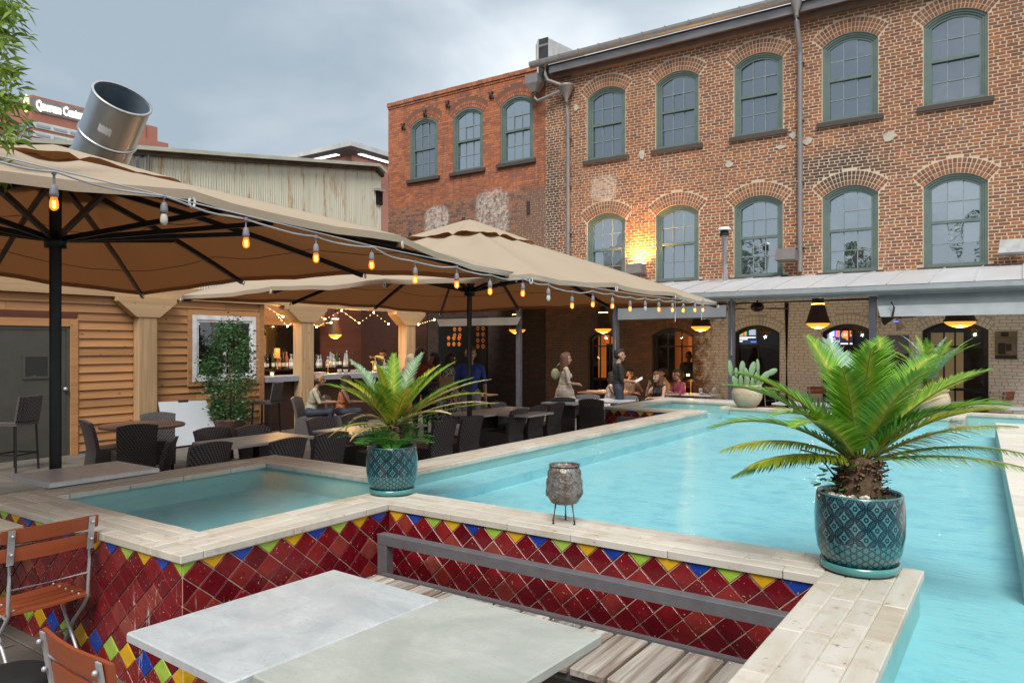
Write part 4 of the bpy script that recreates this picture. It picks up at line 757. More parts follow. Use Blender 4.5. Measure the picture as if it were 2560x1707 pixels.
# ================================================================ timber bar pavilion on the left
XB = -13.7
bar = thing('bar_pavilion', (XB, 9, 0), 'cedar-clad bar pavilion with heavy timber posts and open serving counter', 'bar', world=True)
def plank(y0, y1, z0, z1, x=XB, mat='cedar'):
    m = MB(); m.add([(x+.030,y0,z0),(x+.030,y1,z0),(x,y1,z1),(x,y0,z1),(x-.02,y0,z0),(x-.02,y1,z0),(x-.02,y1,z1),(x-.02,y0,z1)], [(3,2,1,0)[::-1],(0,4,5,1),(1,5,6,2),(3,2,6,7),(0,3,7,4)]); return fix_normals(m.build('plank', mat, bar))
BS0, BS1 = 2.0, 10.12; DR0, DR1, DZ = 4.95, 6.22, 2.24; WN = (8.52, 10.0, 1.18, 2.52)
ph = .153; z = 0.05
while z < 2.72:
    z1 = min(z+ph-.006, 2.80); segs = [(BS0, BS1)]
    if z < DZ+.12: segs = [(BS0, DR0-.10), (DR1+.14, BS1)]
    if z1 > WN[2]-.08 and z < WN[3]+.09: segs = [s for (p, q) in segs for s in ((p, min(q, WN[0]-.07)), (max(p, WN[1]+.07), q)) if s[1]-s[0] > .03]
    if z < WN[2]-.09 < z1 and WN[2]-.09-z > .02: plank(WN[0]-.07, WN[1]+.07, z, WN[2]-.092)
    if z < WN[3]+.1 < z1: plank(WN[0]-.07, WN[1]+.07, WN[3]+.102, z1)
    segs = [s for (p, q) in segs for s in ((p, min(q, 7.33)), (max(p, 7.72), q)) if s[1]-s[0] > .03]
    for p, q in segs:
        if q-p > 2.2: mid = random.uniform(p+.8, q-.8); plank(p, mid-.002, z, z1); plank(mid+.002, q, z, z1)
        else: plank(p, q, z, z1)
    z += ph
MB().box(XB-.06, XB-.021, BS0, BS1, 0, 2.82).build('sheathing', 'rot_wood', bar)
MB().bbox(XB-.16, XB+.10, BS0-.5, 15.4, 2.80, 3.04, .008).build('beam', 'timber_x', bar)
MB().box(XB-6, XB+.18, BS0-.5, 15.5, 3.04, 3.10).build('roof_deck', 'shed_trim', bar)
def timber_post(y, half, w=.36):
    p = MB(); p.bbox(XB-.10, XB+.20, y-w/2, y+w/2, 0, 2.47, .008); po = p.build('post', 'timber', bar)
    c = MB(); c.prism([(XB-.11,y-w*.62,2.44),(XB-.11,y+w*.62,2.44),(XB-.11,y+half,2.72),(XB-.11,y+half,2.797),(XB-.11,y-half,2.797),(XB-.11,y-half,2.72)], (.33, 0, 0)); c.build('bracket', 'timber_x', bar)
    for dy in (-.12, .12): MB().lathe([(0,0),(.03,0),(.03,.012),(0,.02)], 8).build('bolt', 'iron_dark', bar).location = (0, 0, 0)
    for o, dy in zip(bar.children[-2:], (-.12, .12)): o.rotation_euler = (0, R(90), 0); o.location = (XB+.22, y+dy, 2.86)
for y in (7.52, 11.28, 14.75): timber_post(y, .56)
for (a, b, zz0, zz1, nm) in [(DR1+.0, DR1+.13, 0, DZ+.13, 'door_trim'), (DR0-.10, DR0, 0, DZ+.13, 'door_trim'), (DR0, DR1, DZ, DZ+.13, 'door_trim'), (WN[0]-.10, WN[0], WN[2]-.09, WN[3]+.1, 'window_trim'), (WN[1], WN[1]+.10, WN[2]-.09, WN[3]+.1, 'window_trim'), (WN[0], WN[1], WN[3], WN[3]+.1, 'window_trim'), (WN[0], WN[1], WN[2]-.09, WN[2], 'window_trim'), (BS1-.02, BS1+.10, 0, 2.80, 'corner_trim')]:
    MB().bbox(XB-.02, XB+.040, a, b, zz0, zz1, .004).build(nm, 'cedar', bar)
d = MB(); d.box(XB-.03, XB+.006, DR0+.06, DR1-.06, .03, DZ-.06); dr = d.build('door', 'door_paint', bar)
f = MB(); f.box(XB-.03, XB+.020, DR0, DR0+.055, 0, DZ); f.box(XB-.03, XB+.020, DR1-.055, DR1, 0, DZ); f.box(XB-.03, XB+.020, DR0+.055, DR1-.055, DZ-.055, DZ); f.build('frame', 'door_paint', dr)
a = onX(62, 892, XB); b = onX(118, 940, XB); f = MB(); f.box(XB+.007, XB+.022, a.y-.04, b.y+.04, b.z-.04, b.z); f.box(XB+.007, XB+.022, a.y-.04, b.y+.04, a.z, a.z+.04); f.box(XB+.007, XB+.022, a.y-.04, a.y, b.z, a.z); f.box(XB+.007, XB+.022, b.y, b.y+.04, b.z, a.z); f.build('vision_frame', 'door_paint', dr); MB().box(XB+.007, XB+.012, a.y, b.y, b.z, a.z).build('vision_pane', 'glass_dark', dr)
k = onX(160, 972, XB); MB().ball((XB+.055, k.y, k.z), .035).lathe([(.02,0),(.02,.05)], 8, (XB+.03, k.y, k.z-.02)).build('door_knob', 'galvanised', dr)
v = MB(); y0, y1, z0, z1 = WN
z0, z1 = WN[2], WN[3]; y0, y1 = WN[0], WN[1]
for (p, q, r, s) in [(y0,y0+.09,z0,z1),(y1-.09,y1,z0,z1),(y0+.09,y1-.09,z0,z0+.09),(y0+.09,y1-.09,z1-.09,z1)]: v.box(XB-.03, XB+.05, p, q, r, s)
ym = (y0+y1)/2
for (p, q, r, s) in [(y0+.09,y0+.14,z0+.09,z1-.09),(y1-.14,y1-.09,z0+.09,z1-.09),(y0+.14,y1-.14,z0+.09,z0+.14),(y0+.14,y1-.14,z1-.14,z1-.09),(ym-.03,ym+.03,z0+.14,z1-.14)]: v.box(XB-.03, XB+.03, p, q, r, s)
vw = v.build('window', 'vinyl_white', bar)
for (p, q) in [(y0+.14, ym-.03), (ym+.03, y1-.14)]: MB().box(XB-.01, XB-.004, p, q, z0+.14, z1-.14).build('pane', 'glass_dark', vw)
# serving counter and back bar
CT0, CT1 = 10.25, 14.56
MB().bbox(XB-.55, XB+.12, CT0, CT1, 1.10, 1.22, .006).build('counter', 'bar_stone', bar); MB().box(XB-.12, XB-.06, CT0, CT1, 0, 1.10).build('counter_front', 'backbar', bar)
MB().box(XB-3.0, XB-2.95, 6.0, 16.0, 0, 3.04).build('back_wall', 'cedar_dark', bar); MB().box(XB-2.95, XB-.3, 15.95, 16.0, 0, 3.04).build('side_wall', 'backbar', bar)
MB().box(XB-.9, XB-.1, 10.2, 15.3, 2.985, 3.035).build('ceiling', 'cedar', bar)
MB().box(XB-2.93, XB-2.90, 10.6, 14.3, 1.28, 2.42).build('back_mirror', 'mirror_grey', bar)
for (p, q, zz) in [(10.6, 15.4, 1.28), (10.6, 15.6, 1.0)]: MB().box(XB-2.9, XB-2.45, p, q, zz-.05, zz).build('shelf', 'shelf_black', bar)
MB().box(XB-2.9, XB-2.3, 9.2, 15.8, .1, .92).build('back_counter', 'steel_dark', bar)
MB().box(XB-2.86, XB-2.8, 10.6, 14.4, 2.45, 3.0).build('header_board', 'cedar', bar)
# ================================================================ corrugated shed and far buildings
XS = -18.7
shed = thing('corrugated_shed', (XS, 12, 0), 'weathered pale green corrugated shed behind the bar roof', 'shed', world=True)
pts = [(300, 366), (332, 366), (560, 384), (936, 411), (972, 434)]; tp = [onX(a, b, XS) for a, b in pts]; tp[0] = tp[0]+(tp[0]-tp[2])*1.6; tp[-1].y = 18.9
m = MB(); y = tp[0].y; prev = None
def topz(y):
    for a, b in zip(tp, tp[1:]):
        if a.y <= y <= b.y: return a.z+(b.z-a.z)*(y-a.y)/(b.y-a.y)
    return tp[-1].z
i = 0
while y < 18.9:
    x = XS+.017*(1 if i % 4 in (0, 1) else -1); cur = (Vector((x, y, 2.5)), Vector((x, y, topz(y)-.08)))
    if prev: m.add([prev[0], cur[0], cur[1], prev[1]], [(0, 1, 2, 3)])
    prev = cur; y += (.032 if i % 2 else .009); i += 1
m.build('wall_sheet', 'corrugated', shed)
for a, b in zip(tp, tp[1:]):
    MB().bar(a+Vector((.12, 0, -.06)), b+Vector((.12, 0, -.06)), .30, .10).build('roof_edge', 'shed_trim', shed); MB().bar(a+Vector((.08, 0, -.18)), b+Vector((.08, 0, -.18)), .10, .10).build('rotten_board', 'rot_wood', shed)
m = MB()
for a, b in zip(tp, tp[1:]): m.add([a+Vector((.1,0,0)), b+Vector((.1,0,0)), b+Vector((-9,0,.5)), a+Vector((-9,0,.5))], [(0,1,2,3)])
m.build('roof', 'shed_trim', shed)
a = onX(941, 478, XS+.06); b = onX(968, 516, XS+.06); MB().box(XS+.03, XS+.06, a.y, 18.9, b.z, a.z).build('vent_opening', 'rubber', shed); MB().box(XS+.03, XS+.2, a.y-.1, 18.9, a.z, a.z+.08).build('vent_hood', 'galvanised', shed)
c = thing('pipe_frame', tuple(onX(357, 420, XS+.3)), 'small dark pipe loop on the shed roof beside the steel duct', 'pipe', world=True)
a, b = onX(344, 394, XS+.3), onX(370, 388, XS+.3); MB().tube([a-Vector((0,0,.8)), a, b, b-Vector((0,0,.6))], .045, 6).build('pipe', 'post_blue', c)
# big exhaust duct above the bar roof
du = thing('exhaust_duct', tuple(onX(235, 398, XB-.8)), 'tilted shiny galvanised steel exhaust duct above the canopy', 'duct', world=True)
top = onX(306, 247, XB-.8); dv = (EYE-top).normalized(); ux = dv.cross(UP).normalized()*-1; uy = ux.cross(dv)*-1
ax = (dv*.42+(ux*.29+uy*.86)).normalized(); dep = (top-EYE).dot(FW); r = 68*dep/F; L = 178*dep/F/.91; base = top-ax*L; q = ax.to_track_quat('Z', 'Y')
def duct(nm, prof, mat, n=40):
    o = MB().lathe(prof, n).build(nm, mat, du); o.rotation_mode = 'QUATERNION'; o.rotation_quaternion = q; o.location = base; return o
duct('lower_section', [(r*.98, -.6), (r*.98, L*.42)], 'duct_steel'); duct('upper_section', [(r, L*.42), (r, L)], 'duct_steel'); duct('seam_band', [(r*.97, L*.40), (r+.025, L*.405), (r+.025, L*.435), (r*.97, L*.44)], 'duct_steel'); duct('top_rim', [(r-.02, L-.02), (r+.022, L-.02), (r+.022, L+.02), (r-.02, L+.02)], 'galvanised'); duct('base_band', [(r*.97, L*-.02), (r+.03, L*-.015), (r+.03, L*.02), (r*.97, L*.025)], 'duct_steel'); duct('liner', [(r-.012, L*.2), (r-.012, L-.01)], 'duct_inside'); duct('liner_bottom', [(r-.012, L*.2), (0, L*.2)], 'duct_inside')
lb = []
for a in np.linspace(R(-138), R(-112), 5): lb += [(math.cos(a)*(r+.004), math.sin(a)*(r+.004))]
m = MB()
for (x0, y0), (x1, y1) in zip(lb, lb[1:]): m.add([(x0,y0,L*.62),(x1,y1,L*.60),(x1,y1,L*.70),(x0,y0,L*.72)], [(0,1,2,3)])
o = m.build('label_sticker', 'sticker', du); o.rotation_mode = 'QUATERNION'; o.rotation_quaternion = q; o.location = base
# office tower with the lit sign
D = 120.0; C0 = onD(82, 238, D); of = thing('office_tower', (C0.x, C0.y, 0), 'red brick office tower with a lit white sign at far left', 'building', world=True); ZO = C0.z
E1 = onD(402, 320, D*1.0); Ly = 34.0; Lx = 22.0
e = onX(337, 304, C0.x); y1 = onX(222, 272, C0.x).y; y2 = onX(337, 304, C0.x).y+2
def zat(px, py, y): r = ray(px, py); return CZ+r.z*(y/r.y)
MB().box(C0.x-Lx, C0.x, C0.y, y2, 0, ZO).build('wall', 'office_brick', of)
b2 = onX(396, 318, C0.x); MB().box(C0.x-14, C0.x-.3, y2, b2.y, 0, b2.z+.0).build('annex', 'office_brick', of); b3 = onX(406, 357, C0.x); MB().box(C0.x-10, C0.x+.3, b2.y-8, b3.y+1, 0, b3.z).build('low_annex', 'office_brick', of)
def band(zt, zb, y0, y1, nm='window_band'):
    MB().box(C0.x, C0.x+.12, y0, y1, zb, zt).build('wall_panel', 'office_white', of); y = y0+.5
    while y < y1-1.5:
        MB().box(C0.x+.12, C0.x+.2, y, y+2.0, zb+.25, zb+(zt-zb)*.62).build('window', 'office_glass', of); y += 2.6
def zc(px, py): return onX(px, py, C0.x).z
zb1 = zc(82, 302); zb2 = zc(82, 318); band(zb1, zb2, C0.y+.02, y2-.5); zb3 = zc(87, 327); zb4 = zc(87, 342); band(zb3, zb4, C0.y+.02, C0.y+(y2-C0.y)*.55); band(zb3-3.6, zb4-3.6, C0.y+.02, y2-.5)
for (a, b) in ((zb1, zb2), (zb3, zb4)):
    MB().box(C0.x-10, C0.x, C0.y-.12, C0.y-.01, b, a).build('wall_panel', 'office_glass', of)
    for k in range(6): MB().box(C0.x-10+k*1.7, C0.x-9.85+k*1.7, C0.y-.2, C0.y-.12, b, a).build('mullion', 'office_white', of)
zs = zc(85, 262); a1, a2 = onX(88, 262, C0.x), onX(205, 283, C0.x); Ls = a2.y-a1.y; hs = 1.15
MB().box(C0.x, C0.x+.15, a1.y-.8, a2.y+.8, zs-hs*.95, zs+hs*.95).build('sign_backing', 'office_grey', of)
tx = text('sign_letters', 'Quorum Center', 2.1, 'sign_white', of, Matrix.Translation((C0.x+.3, (a1.y+a2.y)/2, zs)) @ Matrix.Rotation(R(90), 4, 'Z') @ Matrix.Rotation(R(90), 4, 'X') @ Matrix.Diagonal((1.0, 1, 1, 1)), ext=.1, bold=.06)
_w = max(v.co.y for v in tx.data.vertices)-min(v.co.y for v in tx.data.vertices); _c = (a1.y+a2.y)/2
for v in tx.data.vertices: v.co.y = _c+(v.co.y-_c)*Ls/_w
xl = onY(71, 262, C0.y).x; fl = [(0,1.55),(.75,.6),(.95,-.3),(.6,-1.1),(0,-1.4),(-.6,-1.1),(-.95,-.3),(-.75,.6)]; MB().prism([(xl+p, C0.y-.25, zs+.3+q) for p, q in fl], (0, -.15, 0)).build('sign_flame', 'sign_yellow', of); MB().prism([(xl+p*.45, C0.y-.42, zs+.1+q*.5) for p, q in fl], (0, -.05, 0)).build('sign_flame_core', 'office_brick', of)
an = onX(357, 270, C0.x-1); MB().tube([(an.x, an.y, zc(357, 340)), (an.x, an.y, zc(357, 238))], .12, 5).build('antenna', 'office_grey', of)
# second far building with a lit overhanging roof
D = 85.0; C1 = onD(877, 352, D); rb = thing('lit_roof_building', (C1.x, C1.y, 0), 'far brick building with a bright overhanging flat roof beyond the shed', 'building', world=True)
MB().box(C1.x-26, C1.x-2.2, C1.y+2.2, C1.y+30, 0, C1.z-.5).build('wall', 'office_brick_pale', rb); MB().box(C1.x-27, C1.x, C1.y, C1.y+34, C1.z-.55, C1.z).build('roof_slab', 'roof_white', rb)
MB().box(C1.x-26.5, C1.x-.4, C1.y+.4, C1.y+33, C1.z-.8, C1.z-.56).build('soffit', 'office_grey', rb)
MB().box(C1.x-1.5, C1.x-.9, C1.y+2.5, C1.y+16, C1.z-.86, C1.z-.82).build('light_strip', 'soffit_light', rb); MB().box(C1.x-14, C1.x-3.5, C1.y+.9, C1.y+1.5, C1.z-.86, C1.z-.82).build('light_strip', 'soffit_light', rb)
# vent pipe on the porch roof, floodlights on the wall
vp = thing('vent_pipe', tuple(onY(1810, 715, 17.4)), 'slim white capped vent pipe standing on the porch roof', 'vent', world=True); b0 = onY(1814, 712, 17.4); zt = onY(1806, 590, 17.4).z
MB().tube([b0-Vector((0,0,.2)), (b0.x-.03, b0.y, zt)], .075, 10).build('pipe', 'gutter_pale', vp); MB().lathe([(.11,0),(.10,.13)], 10, (b0.x-.03, b0.y, zt)).build('vent_slots', 'rubber', vp); MB().lathe([(0,.06),(.12,.05),(.16,.0),(.16,-.02),(0,-.02)], 14, (b0.x-.03, b0.y, zt+.15)).build('cap', 'vinyl_white', vp); MB().lathe([(.17,-.04),(.10,.08),(.07,.09)], 12, (b0.x, b0.y, b0.z)).build('flashing_boot', 'gutter_pale', vp)
def flood(px, py, label, mat, lit=False, s=1.0):
    p = onY(px, py, YB-.32); f = thing('floodlight', tuple(p), label, 'floodlight', world=True); x, y, z = p; w = .24*s
    MB().add([(x-w,y-.20,z-.13),(x+w,y-.20,z-.13),(x+w,y+.16,z-.16),(x-w,y+.16,z-.16),(x-w*.92,y-.16,z+.14),(x+w*.92,y-.16,z+.14),(x+w*.92,y+.12,z+.10),(x-w*.92,y+.12,z+.10)], [(3,2,1,0),(4,5,6,7),(0,1,5,4),(1,2,6,5),(2,3,7,6),(3,0,4,7)]).build('housing', mat, f)
    MB().bar((x, y+.12, z), (x, YB-.01, z-.05), .06).build('bracket', mat, f)
    if lit:
        MB().box(x-w*.85, x+w*.85, y-.10, y+.10, z+.143, z+.150).build('lens', 'flood_glow', f)
        ld = bpy.data.lights.new('flood_lamp', 'SPOT'); lo = bpy.data.objects.new('flood_lamp', ld); link(lo, f); lo.location = (x, y+.04, z+.16); ld.energy = 210; ld.color = (1.0, .50, .10); ld.spot_size = R(150); ld.spot_blend = .6; ld.shadow_soft_size = .10; lo.rotation_euler = (R(180-14), 0, 0)
flood(1591, 672, 'lit floodlight box washing the brick between two windows with orange light', 'flood_box', True); flood(1967, 637, 'brown unlit floodlight box beside the third lower window', 'flood_box'); flood(2538, 617, 'pale grey floodlight box at the right edge of the wall', 'flood_box_pale', s=1.2)
# ================================================================ umbrellas
def umbrella(cx, cy, half, yaw, zc, bulge, zapex, zrun, label):
    u = thing('patio_umbrella', (cx, cy, 0), label, 'umbrella', 'large tan patio umbrellas', rz=yaw)
    MB().tube([(0,0,0),(0,0,zapex-.05)], .05, 14).build('pole', 'black_metal', u); MB().lathe([(.05,0),(.09,0),(.09,.14),(.05,.14)], 14, (0,0,zrun-.02)).build('runner', 'black_metal', u); MB().lathe([(.05,0),(.11,0),(.11,.12),(.05,.12)], 14, (0,0,zapex-.22)).build('hub', 'black_metal', u)
    MB().lathe([(0,.05),(.42,.05),(.42,.02),(.45,0)], 20).build('base_plate', 'black_metal', u)
    t = 1/3; order = [(1,-t),(1,t),(1,1),(t,1),(-t,1),(-1,1),(-1,t),(-1,-t),(-1,-1),(-t,-1),(t,-1),(1,-1)]
    tips = [Vector((x*half, y*half, zc+(0 if abs(x) == abs(y) else bulge))) for x, y in order]; ctr = Vector((0, 0, zapex))
    NR, NS = 8, 6; m = MB(); n = 12; V = []
    for i in range(NR+1):
        r = .13+(1-.13)*i/NR
        for k in range(n):
            a, b = tips[k], tips[(k+1) % n]
            for s in range(NS):
                w = s/NS; e = a.lerp(b, w); sag = math.sin(math.pi*w); p = ctr.lerp(e, r); edge = 1-.028*sag*(r**3); p.x *= edge; p.y *= edge
                p.z += -.17*sag*r*(1-r)*1.4+.02*math.sin(math.pi*r)-.02*sag*r+.009*math.sin(13*w+5*k+9*r)*sag*r+.007*math.sin(31*w+3*k)*sag*r*r; V.append(p)
    N = n*NS; F_ = [(i*N+j, i*N+(j+1) % N, (i+1)*N+(j+1) % N, (i+1)*N+j) for i in range(NR) for j in range(N)]
    m.add(V, F_, True); hem = [p+Vector((0, 0, -.055)) for p in V[-N:]]; m.add(V[-N:]+hem, [(j, (j+1) % N, N+(j+1) % N, N+j) for j in range(N)], True)
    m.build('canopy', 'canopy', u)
    for i in (3, 6): MB().tube([p+Vector((0, 0, -.006)) for p in V[i*N:(i+1)*N]]+[V[i*N]+Vector((0, 0, -.006))], .0035, 4, False).build('seam', 'seam_thread', u)
    vt = MB(); VV = []
    for i in range(4):
        r = .02+.23*i/3
        for k in range(n):
            a, b = tips[k], tips[(k+1) % n]
            for s in range(NS): w = s/NS; p = ctr.lerp(a.lerp(b, w), r); p.z += .10-.055*(i/3)+.012*math.sin(math.pi*w)*(i/3)-(.02*(i/3))*(s == 0)+.015*(i/3)*math.sin(3.1*k+6*w); VV.append(p)
    vt.add(VV, [(i*N+j, i*N+(j+1) % N, (i+1)*N+(j+1) % N, (i+1)*N+j) for i in range(3) for j in range(N)], True); vt.build('vent_cap', 'canopy', u)
    for k, e in enumerate(tips):
        d = Vector((e.x, e.y, 0)).normalized(); st = Vector((0, 0, zapex-.16))+d*.10; en = e+Vector((0, 0, -.045))-d*.02; pts = [st.lerp(en, q/5)+Vector((0, 0, .045*math.sin(math.pi*q/5)-.03)) for q in range(6)]
        rb = MB()
        for a, b in zip(pts, pts[1:]): rb.bar(a, b, .034, .05)
        rb.build('rib', 'black_metal', u); j = .52 if abs(order[k][0]) != abs(order[k][1]) else .42; mid = st.lerp(en, j)+Vector((0, 0, -.01)); MB().bar(Vector((0, 0, zrun+.06))+d*.07, mid, .032, .045).build('strut', 'black_metal', u)
        hk = MB(); c = e+d*.02+Vector((0, 0, -.075)); s = Vector((-d.y, d.x, 0)); hk.tube([c+s*(.016*math.cos(a))+Vector((0, 0, .028*math.sin(a))) for a in np.linspace(R(-250), R(75), 10)], .008, 5); hk.build('hook', 'hook_white', u)
    return u
h1, h2 = .772, .73
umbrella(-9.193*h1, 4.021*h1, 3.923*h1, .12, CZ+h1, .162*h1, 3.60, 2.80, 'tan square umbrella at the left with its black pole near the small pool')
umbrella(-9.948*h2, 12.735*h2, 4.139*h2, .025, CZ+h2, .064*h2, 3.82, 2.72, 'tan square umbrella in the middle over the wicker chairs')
# ================================================================ string of bulbs along the pool
sl = thing('string_lights', (-3.72, 6, 2.6), 'string of Edison bulbs on grey cable running along the pool edge', 'string lights', world=True)
BU = [(135,430,506),(410,491,545),(615,547,604),(790,591,642),(929,618,660),(1038,654,696),(1142,667,709),(1225,688,726),(1307,697,731),(1371,711,743),(1430,729,762),(1482,727,759),(1531,734,763),(1575,743,770),(1613,745,770),(1647,748,772),(1681,752,773),(1708,753,774),(1737,753,773),(1757,750,773)]
XL = -3.72; att = [onX(a, b, XL) for a, b, c in BU]; pre = [onX(20, 405, XL)+Vector((0, -.2, .02)), onX(-160, 372, XL)]
line = pre[::-1]+att+[onX(1790, 757, XL)]; sm = []
for a, b in zip(line, line[1:]):
    for k in range(6): w = k/6; sm.append(a.lerp(b, w)+Vector((.012*math.sin(9*a.y+w*7), 0, -.018*math.sin(math.pi*w))))
sm.append(line[-1]); MB().tube(sm, .0055, 6).build('cable', 'cable', sl)
sup = [onX(-160, 360, XL), onX(30, 398, XL), onX(930, 615, XL), onX(1300, 690, XL), onX(1600, 738, XL), onX(1790, 757, XL)]; MB().tube(sup, .004, 5).build('support_wire', 'cable', sl)
for i, (x, y, yb) in enumerate(BU):
    a = att[i]; b = onX(x+ (3 if i < 9 else 2), yb, XL); zb = b.z; a = a.copy(); off = i in (1, 9, 14); L = a.z-zb
    s = MB(); s.tube([a+Vector((0,0,.008)), (a.x, a.y, zb+.075)], .006, 6); s.lathe([(.0,.0),(.018,.0),(.0195,.02),(.016,.045),(.011,.058),(.0,.06)], 12, (a.x, a.y, zb+.022)); s.lathe([(.011,0),(.011,.02)], 8, (a.x, a.y, a.z-.012)); so_ = s.build('socket', 'socket', sl)
    g = MB(); g.lathe([(0,-.040),(.010,-.037),(.0185,-.025),(.0195,-.009),(.0165,.010),(.013,.022)], 14, (a.x, a.y, zb)); g.build('bulb', 'bulb_off' if off else 'bulb_lit', so_)
    if not off: MB().lathe([(0,-.030),(.0075,-.026),(.0075,.004),(0,.008)], 8, (a.x, a.y, zb)).build('filament', 'filament', so_)
for px_ in (1688, 1754): a = onX(px_, 752, XL+.1); MB().tube([a, a+Vector((0, 0, -.26))], .006, 5).build('tie_cord', 'hook_white', sl)
# ================================================================ pots and palms
def lathe_uv(o, prof_r):
    uv = o.data.uv_layers.new(name='UVMap'); me = o.data
    for poly in me.polygons:
        an = [math.atan2(me.vertices[me.loops[i].vertex_index].co.y, me.vertices[me.loops[i].vertex_index].co.x) for i in poly.loop_indices]; mx_ = max(an)
        for i, a in zip(poly.loop_indices, an):
            if mx_-a > math.pi: a += 2*math.pi
            uv.data[i].uv = ((a+math.pi)*prof_r, me.vertices[me.loops[i].vertex_index].co.z)
def teal_pot(p, s, label):
    t = thing('glazed_pot', p, label, 'pot', 'teal patterned pots on the coping'); t.scale = (s, s, s)
    o = MB().lathe([(.145,.03),(.165,.045),(.190,.10),(.203,.18),(.205,.27),(.200,.34),(.195,.375),(.190,.38),(.183,.375),(.18,.33)], 48).build('pot_body', 'pot_teal', t); lathe_uv(o, .14*10/6.283)
    MB().lathe([(0,.004),(.165,.004),(.178,.012),(.182,.045),(.174,.046),(.170,.022),(0,.02)], 40).build('saucer', 'glaze_teal', t); MB().disc((0,0,.352), .183, 32).build('soil', 'soil', t)
    return t
def blade_frond(m, L, el, bend, az, npair, leaf, base, twist=0.0, vup=.45, droop=.25, gaps=0.0, rnd=random, tt=None, lw=1.0):
    """one feather frond; returns rachis points"""
    pts = []; n = 14; p = Vector(base); d0 = Vector((math.cos(az), math.sin(az), 0)); side = Vector((-math.sin(az), math.cos(az), 0)); a = el
    for i in range(n+1):
        pts.append(p.copy()); a = el-bend*(i/n)**1.25; p = p+(d0*math.cos(a)+UP*math.sin(a))*(L/n)+side*(twist*L/n*(i/n))
    def at(t): k = min(int(t*n), n-1); return pts[k].lerp(pts[k+1], t*n-k), (pts[k+1]-pts[k]).normalized()
    for i in range(npair):
        t = .10+.90*(i+.5)/npair
        if gaps and rnd.random() < gaps: continue
        q, tg = at(t); s0 = tg.cross(UP)
        s0 = (s0 if s0.length > 1e-3 else side).normalized(); nrm = s0.cross(tg).normalized(); ll = leaf*(math.sin(math.pi*min(1, .22+.72*t))**.75)*rnd.uniform(.85, 1.1)*(1 if t < .9 else .8)
        fwd = .45+.9*t
        for sg in (-1, 1):
            dr = (s0*sg+tg*(fwd+rnd.uniform(-.09, .09))+nrm*(vup+rnd.uniform(-.07, .07))).normalized(); w = .0042*(1 if t < .85 else .8)*lw; wv = (tg-dr*tg.dot(dr)).normalized()*w; P = []
            for k in range(4):
                u = k/3; c = q+dr*(ll*u)+Vector((0, 0, -1))*(droop*ll*u*u); ww = (1, 1, .75, .06)[k]; P += [c-wv*ww, c+wv*ww]
            m.add(P, [(0,1,3,2),(2,3,5,4),(4,5,7,6)])
            if tt is not None: tt += [k//2/3 for k in range(8)]
    return pts
def make_frond(name, parent, mat, base, L, el, bend, az, npair=46, leaf=.15, **k):
    m = MB(); tt = []; pts = blade_frond(m, L, el, bend, az, npair, leaf, base, tt=tt, **k); nl = len(m.v); m.mat(1).tube(pts, [.009*(1-.75*i/(len(pts)-1)) for i in range(len(pts))], 5); o = m.build(name, [mat, 'rachis'], parent)
    at = o.data.attributes.new('tt', 'FLOAT', 'POINT'); at.data.foreach_set('value', tt+[1.0]*(len(o.data.vertices)-nl)); return o
def scr_az(theta, out):
    """world azimuth for a frond: theta = angle in the picture plane seen from above (0 right, 90 away)"""
    return YAW+theta
def trunk(t, r, z0, z1, seed, scales=60):
    rn = random.Random(seed); MB().lathe([(r*.8,z0-.02),(r,z0+.25*(z1-z0)),(r*1.02,z0+.6*(z1-z0)),(r*.7,z1),(0,z1+.02)], 14).build('trunk', 'palm_trunk', t); m = MB()
    for i in range(scales):
        a = rn.uniform(0, 6.283); z = rn.uniform(z0, z1); d = Vector((math.cos(a), math.sin(a), rn.uniform(-.1, .6))).normalized(); b = Vector((math.cos(a)*r*.92, math.sin(a)*r*.92, z)); m.tube([b, b+d*rn.uniform(.025, .05)], [.013, .006], 5)
    m.build('leaf_bases', 'palm_scale', t)['kind'] = 'stuff'; m = MB()
    for i in range(70):
        a = rn.uniform(0, 6.283); z = rn.uniform(z0, z1+.02); b = Vector((math.cos(a)*r*.9, math.sin(a)*r*.9, z)); e = b+Vector((math.cos(a+rn.uniform(-.5,.5))*rn.uniform(.03,.075), math.sin(a)*rn.uniform(.03,.075), rn.uniform(-.04,.03))); m.tube([b, e], [.003, .0015], 3, False)
    m.build('trunk_fibre', 'palm_trunk', t)['kind'] = 'stuff'
